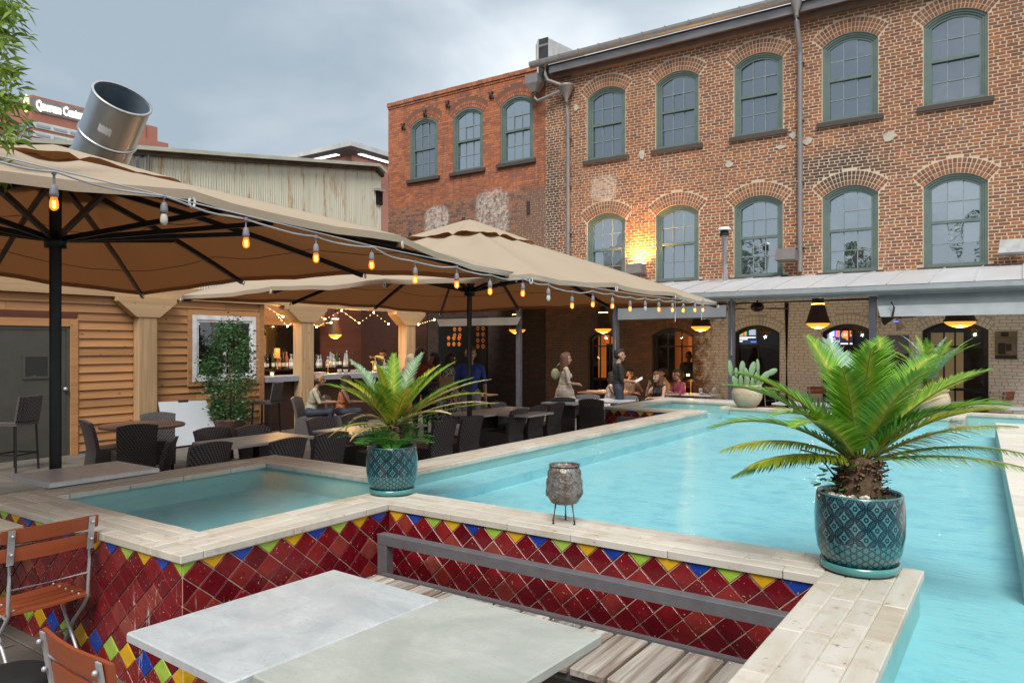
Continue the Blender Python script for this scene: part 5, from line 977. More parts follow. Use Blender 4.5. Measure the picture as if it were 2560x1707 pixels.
# --- right pot and palm
pr_ = onZ(2148, 1422, ZC); prt = teal_pot((pr_.x, pr_.y, ZC+.002), 1.0, 'larger teal patterned pot on the coping corner at the right')
pal = thing('sago_palm', (pr_.x, pr_.y, ZC+.33), 'wide green sago palm in the right-hand teal pot', 'palm', 'sago palms in pots'); trunk(pal, .098, 0, .21, 4, 130)
B0 = (0, 0, .19)
R_ = [  # (theta deg in plan: 0 right of picture, 90 away), elevation, bend, length, leaf, material
 (176, 38, 62, .74, .13, 'frond_green'), (188, 24, 45, .70, .12, 'frond_yellow'), (196, 14, 34, .60, .11, 'frond_yellow'), (160, 58, 52, .74, .14, 'frond_green'), (150, 50, 50, .74, .15, 'frond_green'), (205, 52, 66, .62, .14, 'frond_green'), (120, 80, 34, .68, .15, 'frond_green'), (232, 74, 40, .56, .15, 'frond_green'), (255, 80, 36, .62, .16, 'frond_green'), (90, 72, 30, .70, .14, 'frond_pale'), (75, 66, 30, .66, .14, 'frond_pale'), (285, 66, 46, .66, .16, 'frond_green'), (52, 70, 42, .78, .16, 'frond_green'), (30, 58, 46, .84, .16, 'frond_green'), (345, 58, 44, .72, .15, 'frond_green'), (318, 52, 60, .7, .15, 'frond_green'), (220, 44, 60, .66, .14, 'frond_green'), (14, 46, 36, .84, .15, 'frond_yellow'), (338, 44, 46, .66, .15, 'frond_yellow'), (2, 26, 34, .80, .14, 'frond_yellow'), (-6, 16, 40, .92, .12, 'frond_dark'), (-14, 10, 34, .86, .12, 'frond_yellow'), (184, 10, 40, .62, .10, 'frond_dark'), (310, 60, 60, .5, .13, 'frond_dark'), (130, 60, 60, .6, .14, 'frond_dark')]
for (th, el, be, L, lf, mt) in R_: make_frond('frond', pal, mt, (math.cos(YAW+R(th))*.03, math.sin(YAW+R(th))*.03, .20), L, R(el), R(be), YAW+R(th), 56, lf*1.18, lw=1.3, vup=.30 if el > 30 else .10, droop=.12 if el > 30 else .35)
cu = thing('seedling', (pr_.x-.10, pr_.y-.07, ZC+.355), 'small dark-leaved seedling beside the right palm trunk', 'plant'); cu.scale = (1.5, 1.5, 1.4); m = MB(); rn = random.Random(3)
for i in range(46):
    a = rn.uniform(0, 6.28); b = Vector((rn.gauss(0, .035), rn.gauss(0, .03), rn.uniform(.01, .13))); d = Vector((math.cos(a), math.sin(a), .2)); s = Vector((-math.sin(a), math.cos(a), 0)); q = rn.uniform(.012, .026); m.add([b, b+d*q+s*q*.5, b+d*q*2, b+d*q-s*q*.5], [(0,1,2,3)])
m.build('foliage', 'fern', cu); MB().tube([(0,0,0),(.01,.0,.06),(-.05,-.02,.15),(-.1,-.03,.16)], .003, 4).build('stem', 'bark', cu)
pb = MB()
for i in range(150):
    a = rn.uniform(2.2, 5.4)+YAW*0; q = rn.uniform(.05, .165); pb.ball((math.cos(a)*q, math.sin(a)*q, .357+rn.uniform(0, .014)), rn.uniform(.007, .012), 6, 4)
o = pb.build('white_pebbles', 'pebble', prt); o['kind'] = 'stuff'
# --- left pot and palm
pl_ = onZ(980, 1232, ZC); plt = teal_pot((pl_.x, pl_.y, ZC+.002), .93, 'teal patterned pot on the coping where the small pool joins')
pal2 = thing('sago_palm', (pl_.x, pl_.y, ZC+.30), 'sago palm with dry yellow fronds in the left teal pot', 'palm', 'sago palms in pots'); pal2.scale = (.80, .80, .80); trunk(pal2, .085, 0, .24, 9, 110)
L_ = [(178, 52, 50, .78, .15, 'frond_green'), (150, 66, 36, .80, .15, 'frond_pale'), (120, 74, 26, .62, .14, 'frond_green'), (235, 82, 20, .60, .13, 'frond_yellow'), (95, 80, 24, .72, .15, 'frond_green'), (60, 70, 32, .82, .15, 'frond_pale'), (225, 66, 40, .6, .14, 'frond_green'), (320, 64, 40, .66, .14, 'frond_green'), (165, 58, 44, .7, .14, 'frond_yellow'), (35, 64, 36, .76, .14, 'frond_yellow'), (300, 58, 52, .66, .17, 'frond_yellow'), (212, 60, 56, .66, .16, 'frond_yellow'), (255, 72, 50, .55, .16, 'frond_green'), (20, 58, 30, .84, .16, 'frond_green'), (8, 44, 30, .86, .15, 'frond_green'), (0, 38, 44, .92, .14, 'frond_yellow'), (-8, 30, 40, .98, .13, 'frond_dry'), (-2, 22, 22, 1.0, .11, 'frond_yellow'), (4, 40, 34, 1.0, .14, 'frond_dry'), (-20, 34, 50, .6, .12, 'frond_dry'), (190, 46, 130, .5, .09, 'frond_dry'), (200, 18, 62, .58, .08, 'frond_yellow'), (205, 12, 70, .40, .08, 'frond_dry')]
for (th, el, be, L, lf, mt) in L_: make_frond('frond', pal2, mt, (math.cos(YAW+R(th))*.025, math.sin(YAW+R(th))*.025, .24), L, R(el), R(be), YAW+R(th), 50, lf, lw=1.4, vup=.35 if el > 30 else .15, droop=.15, gaps=.0 if mt != 'frond_dry' else .12)
fe = thing('fern', (pl_.x, pl_.y, ZC+.30), 'feathery bright green fern spilling around the left palm trunk', 'fern'); rn = random.Random(5)
for i in range(22):
    th = rn.choice((rn.uniform(-40, 40), rn.uniform(-30, 50), rn.uniform(150, 215), rn.uniform(230, 300))); m = MB(); L = rn.uniform(.20, .40); az = YAW+R(th); el = R(rn.uniform(45, 85)); p = Vector((.06*math.cos(az), .06*math.sin(az), .02)); n = 9; a = el
    for k in range(n):
        q = p+(Vector((math.cos(az), math.sin(az), 0))*math.cos(a)+UP*math.sin(a))*(L/n); a -= R(8); sd = Vector((-math.sin(az), math.cos(az), 0)); f = 1-k/n
        for sg in (-1, 1):
            d = (sd*sg+(q-p).normalized()*.5).normalized()
            for j in range(5): c = q+d*(.016*(j+1)*(.5+f)); u = (q-p).normalized()*.012; m.add([c-u, c+d*.014+Vector((0,0,.003)), c+u, c-d*.006], [(0,1,2,3)])
        p = q
    m.build('frond', 'fern', fe)
# --- terracotta pots at the far side of the pool
def terra(p, s, label, zig=True):
    t = thing('terracotta_pot', p, label, 'pot', 'round terracotta pots on the far coping'); t.scale = (s, s, s)
    MB().lathe([(0,0),(.13,0),(.20,.06),(.255,.16),(.265,.25),(.24,.335),(.225,.355),(.245,.37),(.25,.39),(.235,.40),(.21,.39),(.20,.34)], 32).build('pot_body', 'terracotta', t); MB().disc((0,0,.345), .2, 20).build('soil', 'soil', t)
    if zig: MB().tube([((.2655-.004*(i % 2))*math.cos(6.2832*i/36), (.2655-.004*(i % 2))*math.sin(6.2832*i/36), .245+(.022 if i % 2 else -.022)) for i in range(37)], .0045, 4, False).build('zigzag_band', 'zigzag', t)
    return t
pc_ = onZ(1866, 1019, ZC); pc_ = Vector((-4.02, 13.08, ZC)); terra(pc_, 1.0, 'terracotta pot with zigzag band holding the cactus')
ca = thing('prickly_pear', (pc_.x, pc_.y, ZC+.345), 'pale green prickly pear cactus in the terracotta pot', 'cactus')
def pad(c, L, w, lean, az, nm='pad'):
    m = MB(); m.ball((0,0,L/2), 1, 12, 8, (w/2, .022, L/2)); o = m.build(nm, 'cactus', ca); o.location = c; o.rotation_euler = (0, R(lean), YAW+R(az)); return o
for (x, z, L, w, le, az) in [(-.17,.0,.27,.17,-22,0),(-.30,.22,.36,.14,-6,10),(-.09,.0,.27,.14,-6,20),(.0,.0,.28,.14,4,-15),(-.10,.22,.34,.17,2,10),(.08,.0,.26,.15,16,10),(.14,.0,.30,.17,38,-10),(.06,.22,.34,.17,16,5),(.24,.14,.30,.17,48,8),(.20,.30,.30,.10,-2,0),(.34,.26,.26,.15,62,0),(-.19,.20,.22,.12,-4,30),(.0,.14,.28,.13,-6,-20),(.15,.12,.28,.14,20,25)]: v_ = RT*x; pad((v_.x, v_.y+rn.uniform(-.06, .06), z*.86), L*.84, w*.72, le, az)
p2_ = Vector((-1.20, 13.08, ZC)); terra(p2_, 1.05, 'terracotta pot half hidden behind the right palm', False)
pal3 = thing('sago_palm', (p2_.x, p2_.y, ZC+.36), 'small distant sago palm in the far terracotta pot', 'palm', 'sago palms in pots'); trunk(pal3, .07, 0, .14, 12, 20)
for k in range(16): th = 360*k/16+rn.uniform(-8, 8); make_frond('frond', pal3, ('frond_green', 'frond_green', 'frond_pale')[k % 3], (0, 0, .14), rn.uniform(.75, .95), R(rn.uniform(50, 82)), R(rn.uniform(25, 50)), R(th), 34, .15, vup=.35, lw=1.8)
# ================================================================ lantern on the coping
la = onZ(1411, 1307, ZC); la.z = ZC+.002
ln = thing('lantern', la, 'embossed grey metal lantern on three thin legs on the coping', 'lantern'); ln.scale = (1.1, 1.1, 1.1)
MB().lathe([(0,.108),(.05,.108),(.075,.116),(.099,.155),(.103,.185),(.098,.235),(.088,.295),(.082,.322),(.078,.322),(.084,.29),(.094,.235),(.098,.185),(.09,.15),(.06,.125)], 32).build('cup', 'lantern_metal', ln); MB().tube([(.084*math.cos(a), .084*math.sin(a), .325) for a in np.linspace(0, 6.2832, 33)], .0055, 6, False).build('rim', 'lantern_metal', ln)
for k in range(8):
    for zz, rr in ((.175, .1015), (.225, .0985), (.275, .0905)):
        a = 6.2832*(k+.5*(zz == .225))/8; c = Vector((rr*math.cos(a), rr*math.sin(a), zz)); u = Vector((-math.sin(a), math.cos(a), 0)); MB().tube([c+u*(.021*math.cos(b))+UP*(.021*math.sin(b)) for b in np.linspace(0, 6.2832, 13)], .0022, 4, False).build('medallion', 'lantern_metal', ln)
for a in (R(200), R(320), R(80)):
    a += YAW; tp_ = Vector((.052*math.cos(a), .052*math.sin(a), .118)); bt = Vector((.068*math.cos(a), .068*math.sin(a), .0)); lg = MB().tube([tp_, bt+UP*.018], .0062, 7).build('leg', 'brass_leg', ln); MB().tube([bt+UP*.022, bt], .007, 7).build('foot', 'rubber', lg)
# ================================================================ foreground tables, bench, folding chairs
def marble_table(x0, x1, y0, y1, z, top, label, group=None, th=.032, legs=True, rz=0, tilt=0):
    t = thing('marble_table', ((x0+x1)/2, (y0+y1)/2, 0), label, 'table', group, rz=rz); a, b = (x1-x0)/2, (y1-y0)/2
    o = MB().bbox(-a, a, -b, b, z-th, z, .006).build('tabletop', top, t)
    if tilt: o.rotation_euler = (0, R(tilt), 0)
    MB().bar((0,-b*.6,z-th-.012), (0,b*.6,z-th-.012), .06, .02).bar((-a*.6,0,z-th-.02), (a*.6,0,z-th-.02), .06, .018).build('top_bracket', 'black_metal', t); MB().tube([(0,0,.03),(0,0,z-th-.02)], .038, 10).build('column', 'black_metal', t); MB().lathe([(0,.05),(.05,.05),(.10,.03),(.25,.018),(.27,0)], 18).build('base', 'black_metal', t); return t
TG = 'marble tables'
marble_table(-2.86, -2.145, 1.50, 2.52, .800, 'marble_white', 'white marble table at bottom centre, left of the pair', TG, .034, rz=R(-2.5))
marble_table(-2.125, -1.36, 1.54, 2.56, .806, 'table_concrete', 'greenish grey stone table beside the bench slats, right of the pair', TG, .036, rz=R(-2.5))
marble_table(-6.80, -6.10, 2.62, 3.50, .865, 'marble_grey', 'grey marble table overlapping the left end of the small pool', TG, .035)
marble_table(-6.05, -5.32, 1.35, 2.14, .755, 'marble_cream', 'cream marble table at the left edge under the coping corner', TG, .03)
def bench(x0, x1, yb, face, label, nsl=True):
    """back rail at yb, seat towards -face*Y ... face=-1: seat in front (towards -Y)"""
    t = thing('bench', ((x0+x1)/2, yb, 0), label, 'bench', 'slatted benches against the pool wall', world=True); s = face
    MB().bbox(x0, x1, yb-.035, yb+.035, .625, .69, .004).build('back_rail', 'steel_grey', t)
    for x in (x0+.04, x1-.04): MB().bbox(x-.04, x+.04, yb-.033, yb+.033, 0, .624, .004).build('back_post', 'steel_grey', t)
    y0 = yb+s*.04; y1 = yb+s*.55
    MB().box(x0+.08, x1-.08, min(y0, y0+s*.04), max(y0, y0+s*.04), .40, .455).build('seat_rail', 'steel_grey', t); MB().box(x0, x1, min(y1-s*.04, y1), max(y1-s*.04, y1), .375, .418).build('seat_rail', 'steel_grey', t); MB().box(x0, x1, min(y0+s*.08, y0+s*.12), max(y0+s*.08, y0+s*.12), .375, .418).build('seat_rail', 'steel_grey', t)
    for x in (x0+.04, x1-.04): MB().bbox(x-.03, x+.03, y1-.03, y1+.03, 0, .374, .004).build('leg', 'steel_grey', t); MB().box(x-.03, x+.03, min(yb, y1), max(yb, y1), .33, .374).build('side_rail', 'steel_grey', t)
    x = x0+.05; k = 0
    while x+.16 < x1:
        a, b = sorted((y0+s*.055, y1+s*.03)); o = MB().bbox(x, x+.172, a, b, .42, .452+random.uniform(-.002, .003), .006).build('slat', 'slat_grey', t)
        for yy in (y0+s*.09,):
            for xx in (x+.02, x+.152): MB().lathe([(.006,0),(.006,.003),(0,.004)], 6, (xx, yy, .4555)).build('screw', 'galvanised', o)
        x += .1905
    return t
bench(-3.47, -.86, 3.50, -1, 'slatted bench with grey steel back rail in front of the red tiles')
bench(-6.0, -4.95, 4.95, 1, 'dark steel bench rail behind the small pool coping'); bench(-5.75, -4.9, 11.5, -1, 'far steel bench against the distant tiled wall')
def folding_chair(loc, rz, label):
    t = thing('folding_chair', loc, label, 'chair', 'folding bistro chairs with orange-brown slats', rz=rz)   # local: back at y=0, seat towards +y
    W_ = .24; G = 'galvanised'
    for sx in (-1, 1):
        x = sx*W_*.86
        MB().bar((x,-.03,.93), (x,.0,.74), .032, .008, up=(0,1,0)).tube([(x,.0,.745),(x,.01,.62),(x,.02,.47),(x,.07,.40),(x,.20,.28),(x,.40,.0)], .011, 8).build('frame', G, t); MB().tube([(x*.86,.40,.455),(x*.86,.30,.40),(x*.86,.12,.18),(x*.86,-.02,.0)], .010, 8).build('leg', G, t)
        for z, y in ((.90, -.036), (.80, -.02)): MB().ball((x, y-.004, z), .010, 8, 5).build('bolt', G, t)
        MB().tube([(x*1.03,.035,.462),(x*1.03,.08,.455)], .017, 8).build('hinge', G, t)
    for i, (z, y, h) in enumerate([(.895, -.012, .078), (.795, .004, .078)]):
        m = MB(); n = 8; P = []
        for k in range(n+1):
            x = -W_-.01+(2*W_+.02)*k/n; c = .022*(1-(x/W_)**2)
            for (dy, dz) in ((0, -h/2), (.014, -h/2), (.014, h/2), (0, h/2)): P.append((x, y+c*-1+dy+(dz*-.12), z+dz*(1 if 0 < k < n else .86)))
        F_ = [(0,1,2,3), (4*n+3,4*n+2,4*n+1,4*n)]+[(4*k+j, 4*k+4+j, 4*k+4+(j+1) % 4, 4*k+(j+1) % 4) for k in range(n) for j in range(4)]
        fix_normals(m.add(P, F_).build('back_slat', 'teak', t))
    MB().tube([(-W_*.86,-.012,.845),(W_*.86,-.012,.845)], .007, 6).build('cross_bar', G, t); MB().tube([(-W_*.86,.012,.60),(W_*.86,.012,.60)], .0085, 6).build('cross_bar', G, t); MB().tube([(-W_*.8,.33,.44),(W_*.8,.33,.44)], .0085, 6).build('cross_bar', G, t); MB().tube([(-W_*.86,.25,.22),(W_*.86,.25,.22)], .0085, 6).build('cross_bar', G, t); MB().tube([(-W_*.9,.05,.462),(W_*.9,.05,.462)], .012, 8).build('cross_bar', G, t)
    for i in range(5):
        y = .015+i*.078; m = MB(); n = 4; P = []
        for k in range(n+1):
            x = -W_*.92+2*W_*.92*k/n; c = .010*(1-(x/W_)**2)
            for dy, dz in ((0,-.014),(.066,-.014),(.066,0),(0,0)): P.append((x, y+dy, .482-c+dz-.012*(i == 4)))
        F_ = [(0,1,2,3), (4*n+3,4*n+2,4*n+1,4*n)]+[(4*k+j, 4*k+4+j, 4*k+4+(j+1) % 4, 4*k+(j+1) % 4) for k in range(n) for j in range(4)]
        o = fix_normals(m.add(P, F_).build('seat_slat', 'teak', t))
        for sx in (-1, 1): MB().ball((sx*W_*.7, y+.033, .479), .008, 6, 4).build('rivet', G, o)
    return t
folding_chair((-4.46, 1.93, 0), R(90), 'folding chair with orange-brown slats in front of the tiled pool end')
folding_chair((-2.58, 1.20, 0), R(-2), 'folding chair cropped at the bottom edge beside the white table')
rb_ = onZ(25, 1690, .20); rs = thing('floor_weight', (rb_.x, rb_.y, 0), 'black rounded disc on the floor below the left folding chair', 'weight'); MB().lathe([(0,.23),(.10,.228),(.17,.215),(.198,.185),(.203,.15),(.196,.12),(.18,.0)], 32).build('disc', 'rubber', rs)
# ================================================================ wicker dining chairs and tables in the left notch
def make_wicker():
    t = thing('wicker_chair', (0, 0, 0), 'x', 'chair', 'dark wicker dining chairs')     # local: seat centre at origin, faces +y, back at -y
    m = MB(); n = 8; P = []; F_ = []; zs = [.10, .42, .60, .75, .86]; NZ = len(zs)
    for side in (0, 1):
        for j, z in enumerate(zs):
            for k in range(n+1):
                x = -.24+.48*k/n; u = x/.24; fl = 1+.06*max(0, (z-.4))/.46; lean = -.10*max(0, (z-.42)/.44)**1.3; cv = .035*(u*u)*(z > .3); zz = z-(.035*u*u if j == NZ-1 else 0); y = -.25+lean+cv+(.05 if side else 0); P.append((x*fl, y, zz))
    N = (n+1); idx = lambda s, j, k: s*NZ*N+j*N+k
    for s in (0, 1):
        for j in range(NZ-1):
            for k in range(n): q = (idx(s,j,k), idx(s,j,k+1), idx(s,j+1,k+1), idx(s,j+1,k)); F_.append(q if s == 0 else q[::-1])
    for j in range(NZ-1):
        for k, fl in ((0, 0), (n, 1)): q = (idx(0,j,k), idx(0,j+1,k), idx(1,j+1,k), idx(1,j,k)); F_.append(q if not fl else q[::-1])
    for k in range(n): F_.append((idx(0,NZ-1,k), idx(0,NZ-1,k+1), idx(1,NZ-1,k+1), idx(1,NZ-1,k)))
    m.add(P, F_, False); m.build('backrest', 'wicker', t)
    s = MB(); s.add([(-.235,-.20,.10),(.235,-.20,.10),(.245,.24,.10),(-.245,.24,.10),(-.245,-.20,.44),(.245,-.20,.44),(.255,.26,.46),(-.255,.26,.46)], [(3,2,1,0),(4,5,6,7),(0,1,5,4),(1,2,6,5),(2,3,7,6),(3,0,4,7)]); s.build('seat', 'wicker', t)
    for x in (-.2, .2):
        for y in (-.21, .21): MB().box(x-.022, x+.022, y-.022, y+.022, 0, .101).build('leg', 'stool_black', t)
    return t
wk = make_wicker(); used = [False]
def wchair(px, py, rz, label, zt=.855, loc=None):
    p = loc or onZ(px, py, zt); d = Vector((math.sin(rz), -math.cos(rz), 0))      # from seat centre towards back
    c = Vector((p.x, p.y, 0)) - d*.33 if loc is None else Vector(loc)
    o = wk if not used[0] else copy_tree(wk); used[0] = True; o.location = (c.x, c.y, 0); o.rotation_euler = (0, 0, rz); o['label'] = label; return o
TOP, TOB = R(90), R(-90)             # TOP faces -X (pool side, back to pool); TOB faces +X (bar side)
wchair(395, 1030, R(-120), 'wicker chair on the bar side of the round wooden table'); wchair(345, 1060, R(70), 'wicker chair with its back to us at the round table'); wchair(205, 1050, R(-10), 'wicker chair at the left of the round table near the door'); wchair(440, 1092, R(140), 'wicker chair tucked in at the right of the round table')
wchair(525, 1068, TOB, 'wicker chair facing the pool at the nearest marble table, left one'); wchair(625, 1063, TOB, 'wicker chair facing the pool at the nearest marble table, right one'); wchair(534, 1105, TOP, 'wicker chair with back to pool behind the small pool, left one'); wchair(728, 1094, TOP, 'wicker chair with back to pool just left of the teal pot')
wchair(796, 1042, TOB, 'wicker chair facing the pool left of the palm fronds'); wchair(880, 1033, TOB, 'wicker chair facing the pool half behind the left palm'); wchair(836, 1079, TOP, 'wicker chair with back to pool hidden by the left palm'); wchair(1000, 1058, TOP, 'wicker chair just right of the left palm trunk')
wchair(0, 0, R(-60), 'wicker chair under the balding man in the checked shirt', loc=tuple(onD(775, PY, 15.2)-UP*CZ)); wchair(0, 0, R(-55), 'wicker chair under the woman with curly hair', loc=tuple(onD(850, PY, 15.6)-UP*CZ))
wchair(1120, 1048, TOP, 'wicker chair with back to pool right of the palm, nearer of two'); wchair(1188, 1039, TOP, 'wicker chair with back to pool right of the palm, farther of two')
wchair(1194, 1008, TOB, 'wicker chair facing the pool beside the middle umbrella pole, left one'); wchair(1238, 1004, TOB, 'wicker chair facing the pool beside the middle umbrella pole, right one')
wchair(1305, 1021, TOP, 'first of three wicker chairs in a row along the coping'); wchair(1352, 1013, TOP, 'middle of three wicker chairs in a row along the coping'); wchair(1398, 1006, TOP, 'third of three wicker chairs in a row along the coping')
wchair(1407, 993, R(30), 'wicker chair below the standing woman in beige'); wchair(1477, 997, R(20), 'wicker chair at the corner of the far tiled spur'); wchair(1565, 987, R(-160), 'distant wicker chair in front of the diners'); wchair(1470, 985, R(-150), 'distant wicker chair behind the far marble table')
rt_ = thing('round_table', tuple(onZ(357, 1060, 0)), 'round brown wooden table in front of the cedar wall', 'table'); q = onZ(357, 1060, .76); rt_.location = (q.x, q.y, 0); MB().lathe([(0,.76),(.56,.76),(.575,.75),(.57,.725),(.5,.715),(0,.715)], 40).build('tabletop', 'table_wood', rt_); MB().tube([(0,0,.02),(0,0,.715)], .04, 10).build('column', 'black_metal', rt_); MB().lathe([(0,.05),(.06,.05),(.28,.02),(.3,0)], 20).build('base', 'black_metal', rt_)
def mt(px, py, w, l, label, top='marble_grey'):
    p = onZ(px, py, .76); return marble_table(p.x-w/2, p.x+w/2, p.y-l/2, p.y+l/2, .76, top, label, TG)
mt(640, 1097, .75, 1.25, 'grey marble table nearest the small pool among wicker chairs'); mt(930, 1068, .75, 1.5, 'grey marble table behind the left palm'); mt(1240, 1026, .75, 1.7, 'grey marble table behind the middle umbrella pole'); mt(1310, 1032, .7, .8, 'short grey marble table beside the three-chair row'); mt(1430, 1003, .75, 1.2, 'far marble table below the waiter'); mt(1530, 1000, .75, 1.0, 'distant marble table beside the far tiled spur')
# ================================================================ things at the bar
fl = thing('fairy_lights', (XB-.6, 12.5, 2.5), 'zigzag string of small warm fairy lights hanging across the bar opening', 'string lights', world=True)
def zp(x, y, X=XB-.45): return onX(640+x/6.03, 740+y/6.03, X)
strands = [[(140,150),(408,312)], [(300,265),(473,455),(540,400)], [(840,395),(915,463),(1040,400),(1132,400)], [(945,290),(1040,347)], [(1040,347),(1290,218),(1553,405),(1775,248),(1997,418)]]
dots = MB(); wires = MB(); rn = random.Random(2)
for st in strands:
    P = [zp(*q) for q in st]; wires.tube(P, .004, 4)
    for a, b in zip(P, P[1:]):
        n = max(4, int((b-a).length/.14))
        for k in range(1, n): c = a.lerp(b, k/n); dots.ball((c.x, c.y, c.z-.01), .008, 6, 4)
P = [onX(1046, 811, XB+.6), onX(1086, 799, XB+1.2)]
for k in range(1, 7): c = P[0].lerp(P[1], k/7); dots.ball(c, .008, 6, 4)
wires.tube(P, .004, 4); wires.build('wire', 'cable', fl); dots.build('small_bulbs', 'fairy', fl)['kind'] = 'stuff'
for (x, y) in [(408,312),(473,455),(915,463),(1040,347),(1132,400),(1290,218),(1553,405),(1775,248),(1997,418)]: MB().ball(zp(x, y), .022, 8, 6).build('bulb', 'fairy_big', fl)
for c in P: MB().ball(c, .022, 8, 6).build('bulb', 'fairy_big', fl)
for (yy, e) in ((11.0, 16), (13.2, 16)):
    ld = bpy.data.lights.new('fairy_glow', 'POINT'); lo = bpy.data.objects.new('fairy_glow', ld); link(lo, fl); lo.location = (XB-.45, yy, 2.5); ld.energy = e*1.3; ld.color = (1.0, .55, .18); ld.shadow_soft_size = .15
def bottle_mesh(kind, mat):
    pr = {0: [(0,0),(.037,0),(.038,.01),(.038,.17),(.03,.20),(.014,.225),(.013,.28),(.016,.285),(.016,.30),(0,.30)], 1: [(0,0),(.045,0),(.047,.01),(.047,.14),(.035,.17),(.016,.19),(.016,.235),(.022,.24),(.022,.27),(0,.27)], 2: [(0,0),(.034,0),(.035,.01),(.035,.20),(.022,.25),(.012,.29),(.012,.33),(0,.33)]}[kind]
    m = MB(); m.lathe(pr, 12); m.mat(1); r = pr[2][0]+.001; m.lathe([(r, .05), (r, .12)], 12); return m.mesh('bottle', [mat, 'paper'])
BM = {(k, c): bottle_mesh(k, c) for k in range(3) for c in ('bottle_clear', 'bottle_amber', 'bottle_green', 'bottle_dark')}
def bottle(x, y, z, k, c, label):
    o = bpy.data.objects.new('bottle', BM[(k, c)]); COL.objects.link(o); o.location = (x, y, z); s = rn.uniform(1.1, 1.4); o.scale = (s, s, s*rn.uniform(.95, 1.1)); tag(o, label, 'bottle', 'bottles on the back bar'); return o
ORD = 'first second third fourth fifth sixth seventh eighth ninth tenth eleventh twelfth thirteenth fourteenth fifteenth sixteenth seventeenth eighteenth nineteenth twentieth twenty-first twenty-second twenty-third twenty-fourth twenty-fifth twenty-sixth twenty-seventh twenty-eighth twenty-ninth thirtieth thirty-first thirty-second thirty-third thirty-fourth'.split()
cn = {'bottle_clear': 'clear', 'bottle_amber': 'amber', 'bottle_green': 'dark green', 'bottle_dark': 'dark'}
for i in range(34):
    y = 11.75+i*.105+rn.uniform(-.02, .02); x = XB-2.72+rn.choice((0, .10, .18)); c = rn.choice(('bottle_clear', 'bottle_clear', 'bottle_amber', 'bottle_green', 'bottle_dark', 'bottle_amber' if y < 12.6 else 'bottle_clear')); k = rn.randrange(3)
    bottle(x, y, 1.281, k, c, '%s bottle, %s from the left on the bar back shelf' % (cn[c], ORD[i]))
# glasses, lamps, papers on the counter
def tumbler(p, r, h, label, grp, lit=False):
    o = MB().lathe([(0,.004),(r*.85,.004),(r,h),(r*.92,h),(r*.8,.012),(0,.012)], 14); ob = o.build('drinking_glass', 'glass_tumbler'); ob.location = p; tag(ob, label, 'glass', grp); return ob
for i, (px_, r, h) in enumerate([(849,.055,.10),(864,.06,.09),(880,.035,.07),(887,.035,.07),(895,.035,.07),(906,.055,.12)]): p = onX(px_, 928, XB-.12); tumbler((XB-.12, p.y, 1.221), r, h, ['squat tumbler, leftmost of the row on the bar counter', 'wide tumbler, second in the row on the bar counter', 'short glass, third in the row on the bar counter', 'short glass, fourth in the row on the bar counter', 'short glass, fifth in the row on the bar counter', 'tall tumbler, last of the row on the bar counter'][i], 'glasses on the bar counter')
def table_lamp(p, label, s=1.0, power=0.0):
    t = thing('table_lamp', p, label, 'lamp', 'small brass mushroom lamps'); t.scale = (s, s, s); MB().lathe([(0,0),(.05,0),(.05,.012),(.012,.02),(.009,.03),(.009,.24)], 12).build('stem', 'brass', t); MB().lathe([(0,.285),(.03,.28),(.06,.26),(.075,.235),(.07,.235),(.0,.262)], 16).build('lamp_shade', 'brass', t); MB().disc((0,0,.2345), .055, 14).build('lamp_diffuser', 'lamp_inner', t)
    if power:
        ld = bpy.data.lights.new('lamp_glow', 'POINT'); lo = bpy.data.objects.new('lamp_glow', ld); COL.objects.link(lo); lo.parent = t; lo.location = (0, 0, .20); ld.energy = power; ld.color = (1.0, .56, .16); ld.shadow_soft_size = .05
for px_, lb in ((820, 'brass mushroom lamp on the bar counter beside the timber post'), (932, 'brass mushroom lamp on the bar counter in front of the bartender')): p = onX(px_, 925, XB-.2); table_lamp((XB-.2, p.y, 1.221), lb, 1.0, 2.5)
mn = thing('menu_stack', (XB-.2, onX(793, 928, XB-.2).y, 1.221), 'stack of folded menus on the bar counter', 'menus')
for k in range(4): MB().box(-.10, .10, -.17+.01*k, .15+.012*k, .012*k+.001, .012*k+.011).build('menu', 'paper', mn)
cdl = thing('candle', (XB-.15, onX(680, 935, XB-.15).y, 1.221), 'small lit candle glass at the left end of the bar', 'candle'); MB().lathe([(0,.004),(.04,.004),(.045,.10),(.04,.10),(.036,.01)], 12).build('holder', 'glass_tumbler', cdl); MB().ball((0,0,.05), .028, 8, 6).build('flame', 'candle', cdl)
for i in range(7): p = onX(940+i*6.5, 930, XB-.4); bottle(XB-.42+.04*(i % 2), p.y, 1.221, i % 3, ('bottle_clear', 'bottle_dark', 'bottle_green')[i % 3], '%s bottle, %s from the left in front of the bartender' % (cn[('bottle_clear', 'bottle_dark', 'bottle_green')[i % 3]], ORD[i]))
bc = thing('orange_lamp', tuple(onX(693, 878, XB-2.4)), 'small glowing orange lamp among the bottles', 'lamp'); bc.location.z = 1.28; MB().lathe([(.0,.30),(.07,.30),(.07,.55),(0,.55)], 12).build('lamp_shade', 'warm_shade', bc); MB().tube([(0,0,0),(0,0,.30)], .012, 6).build('stem', 'brass', bc)
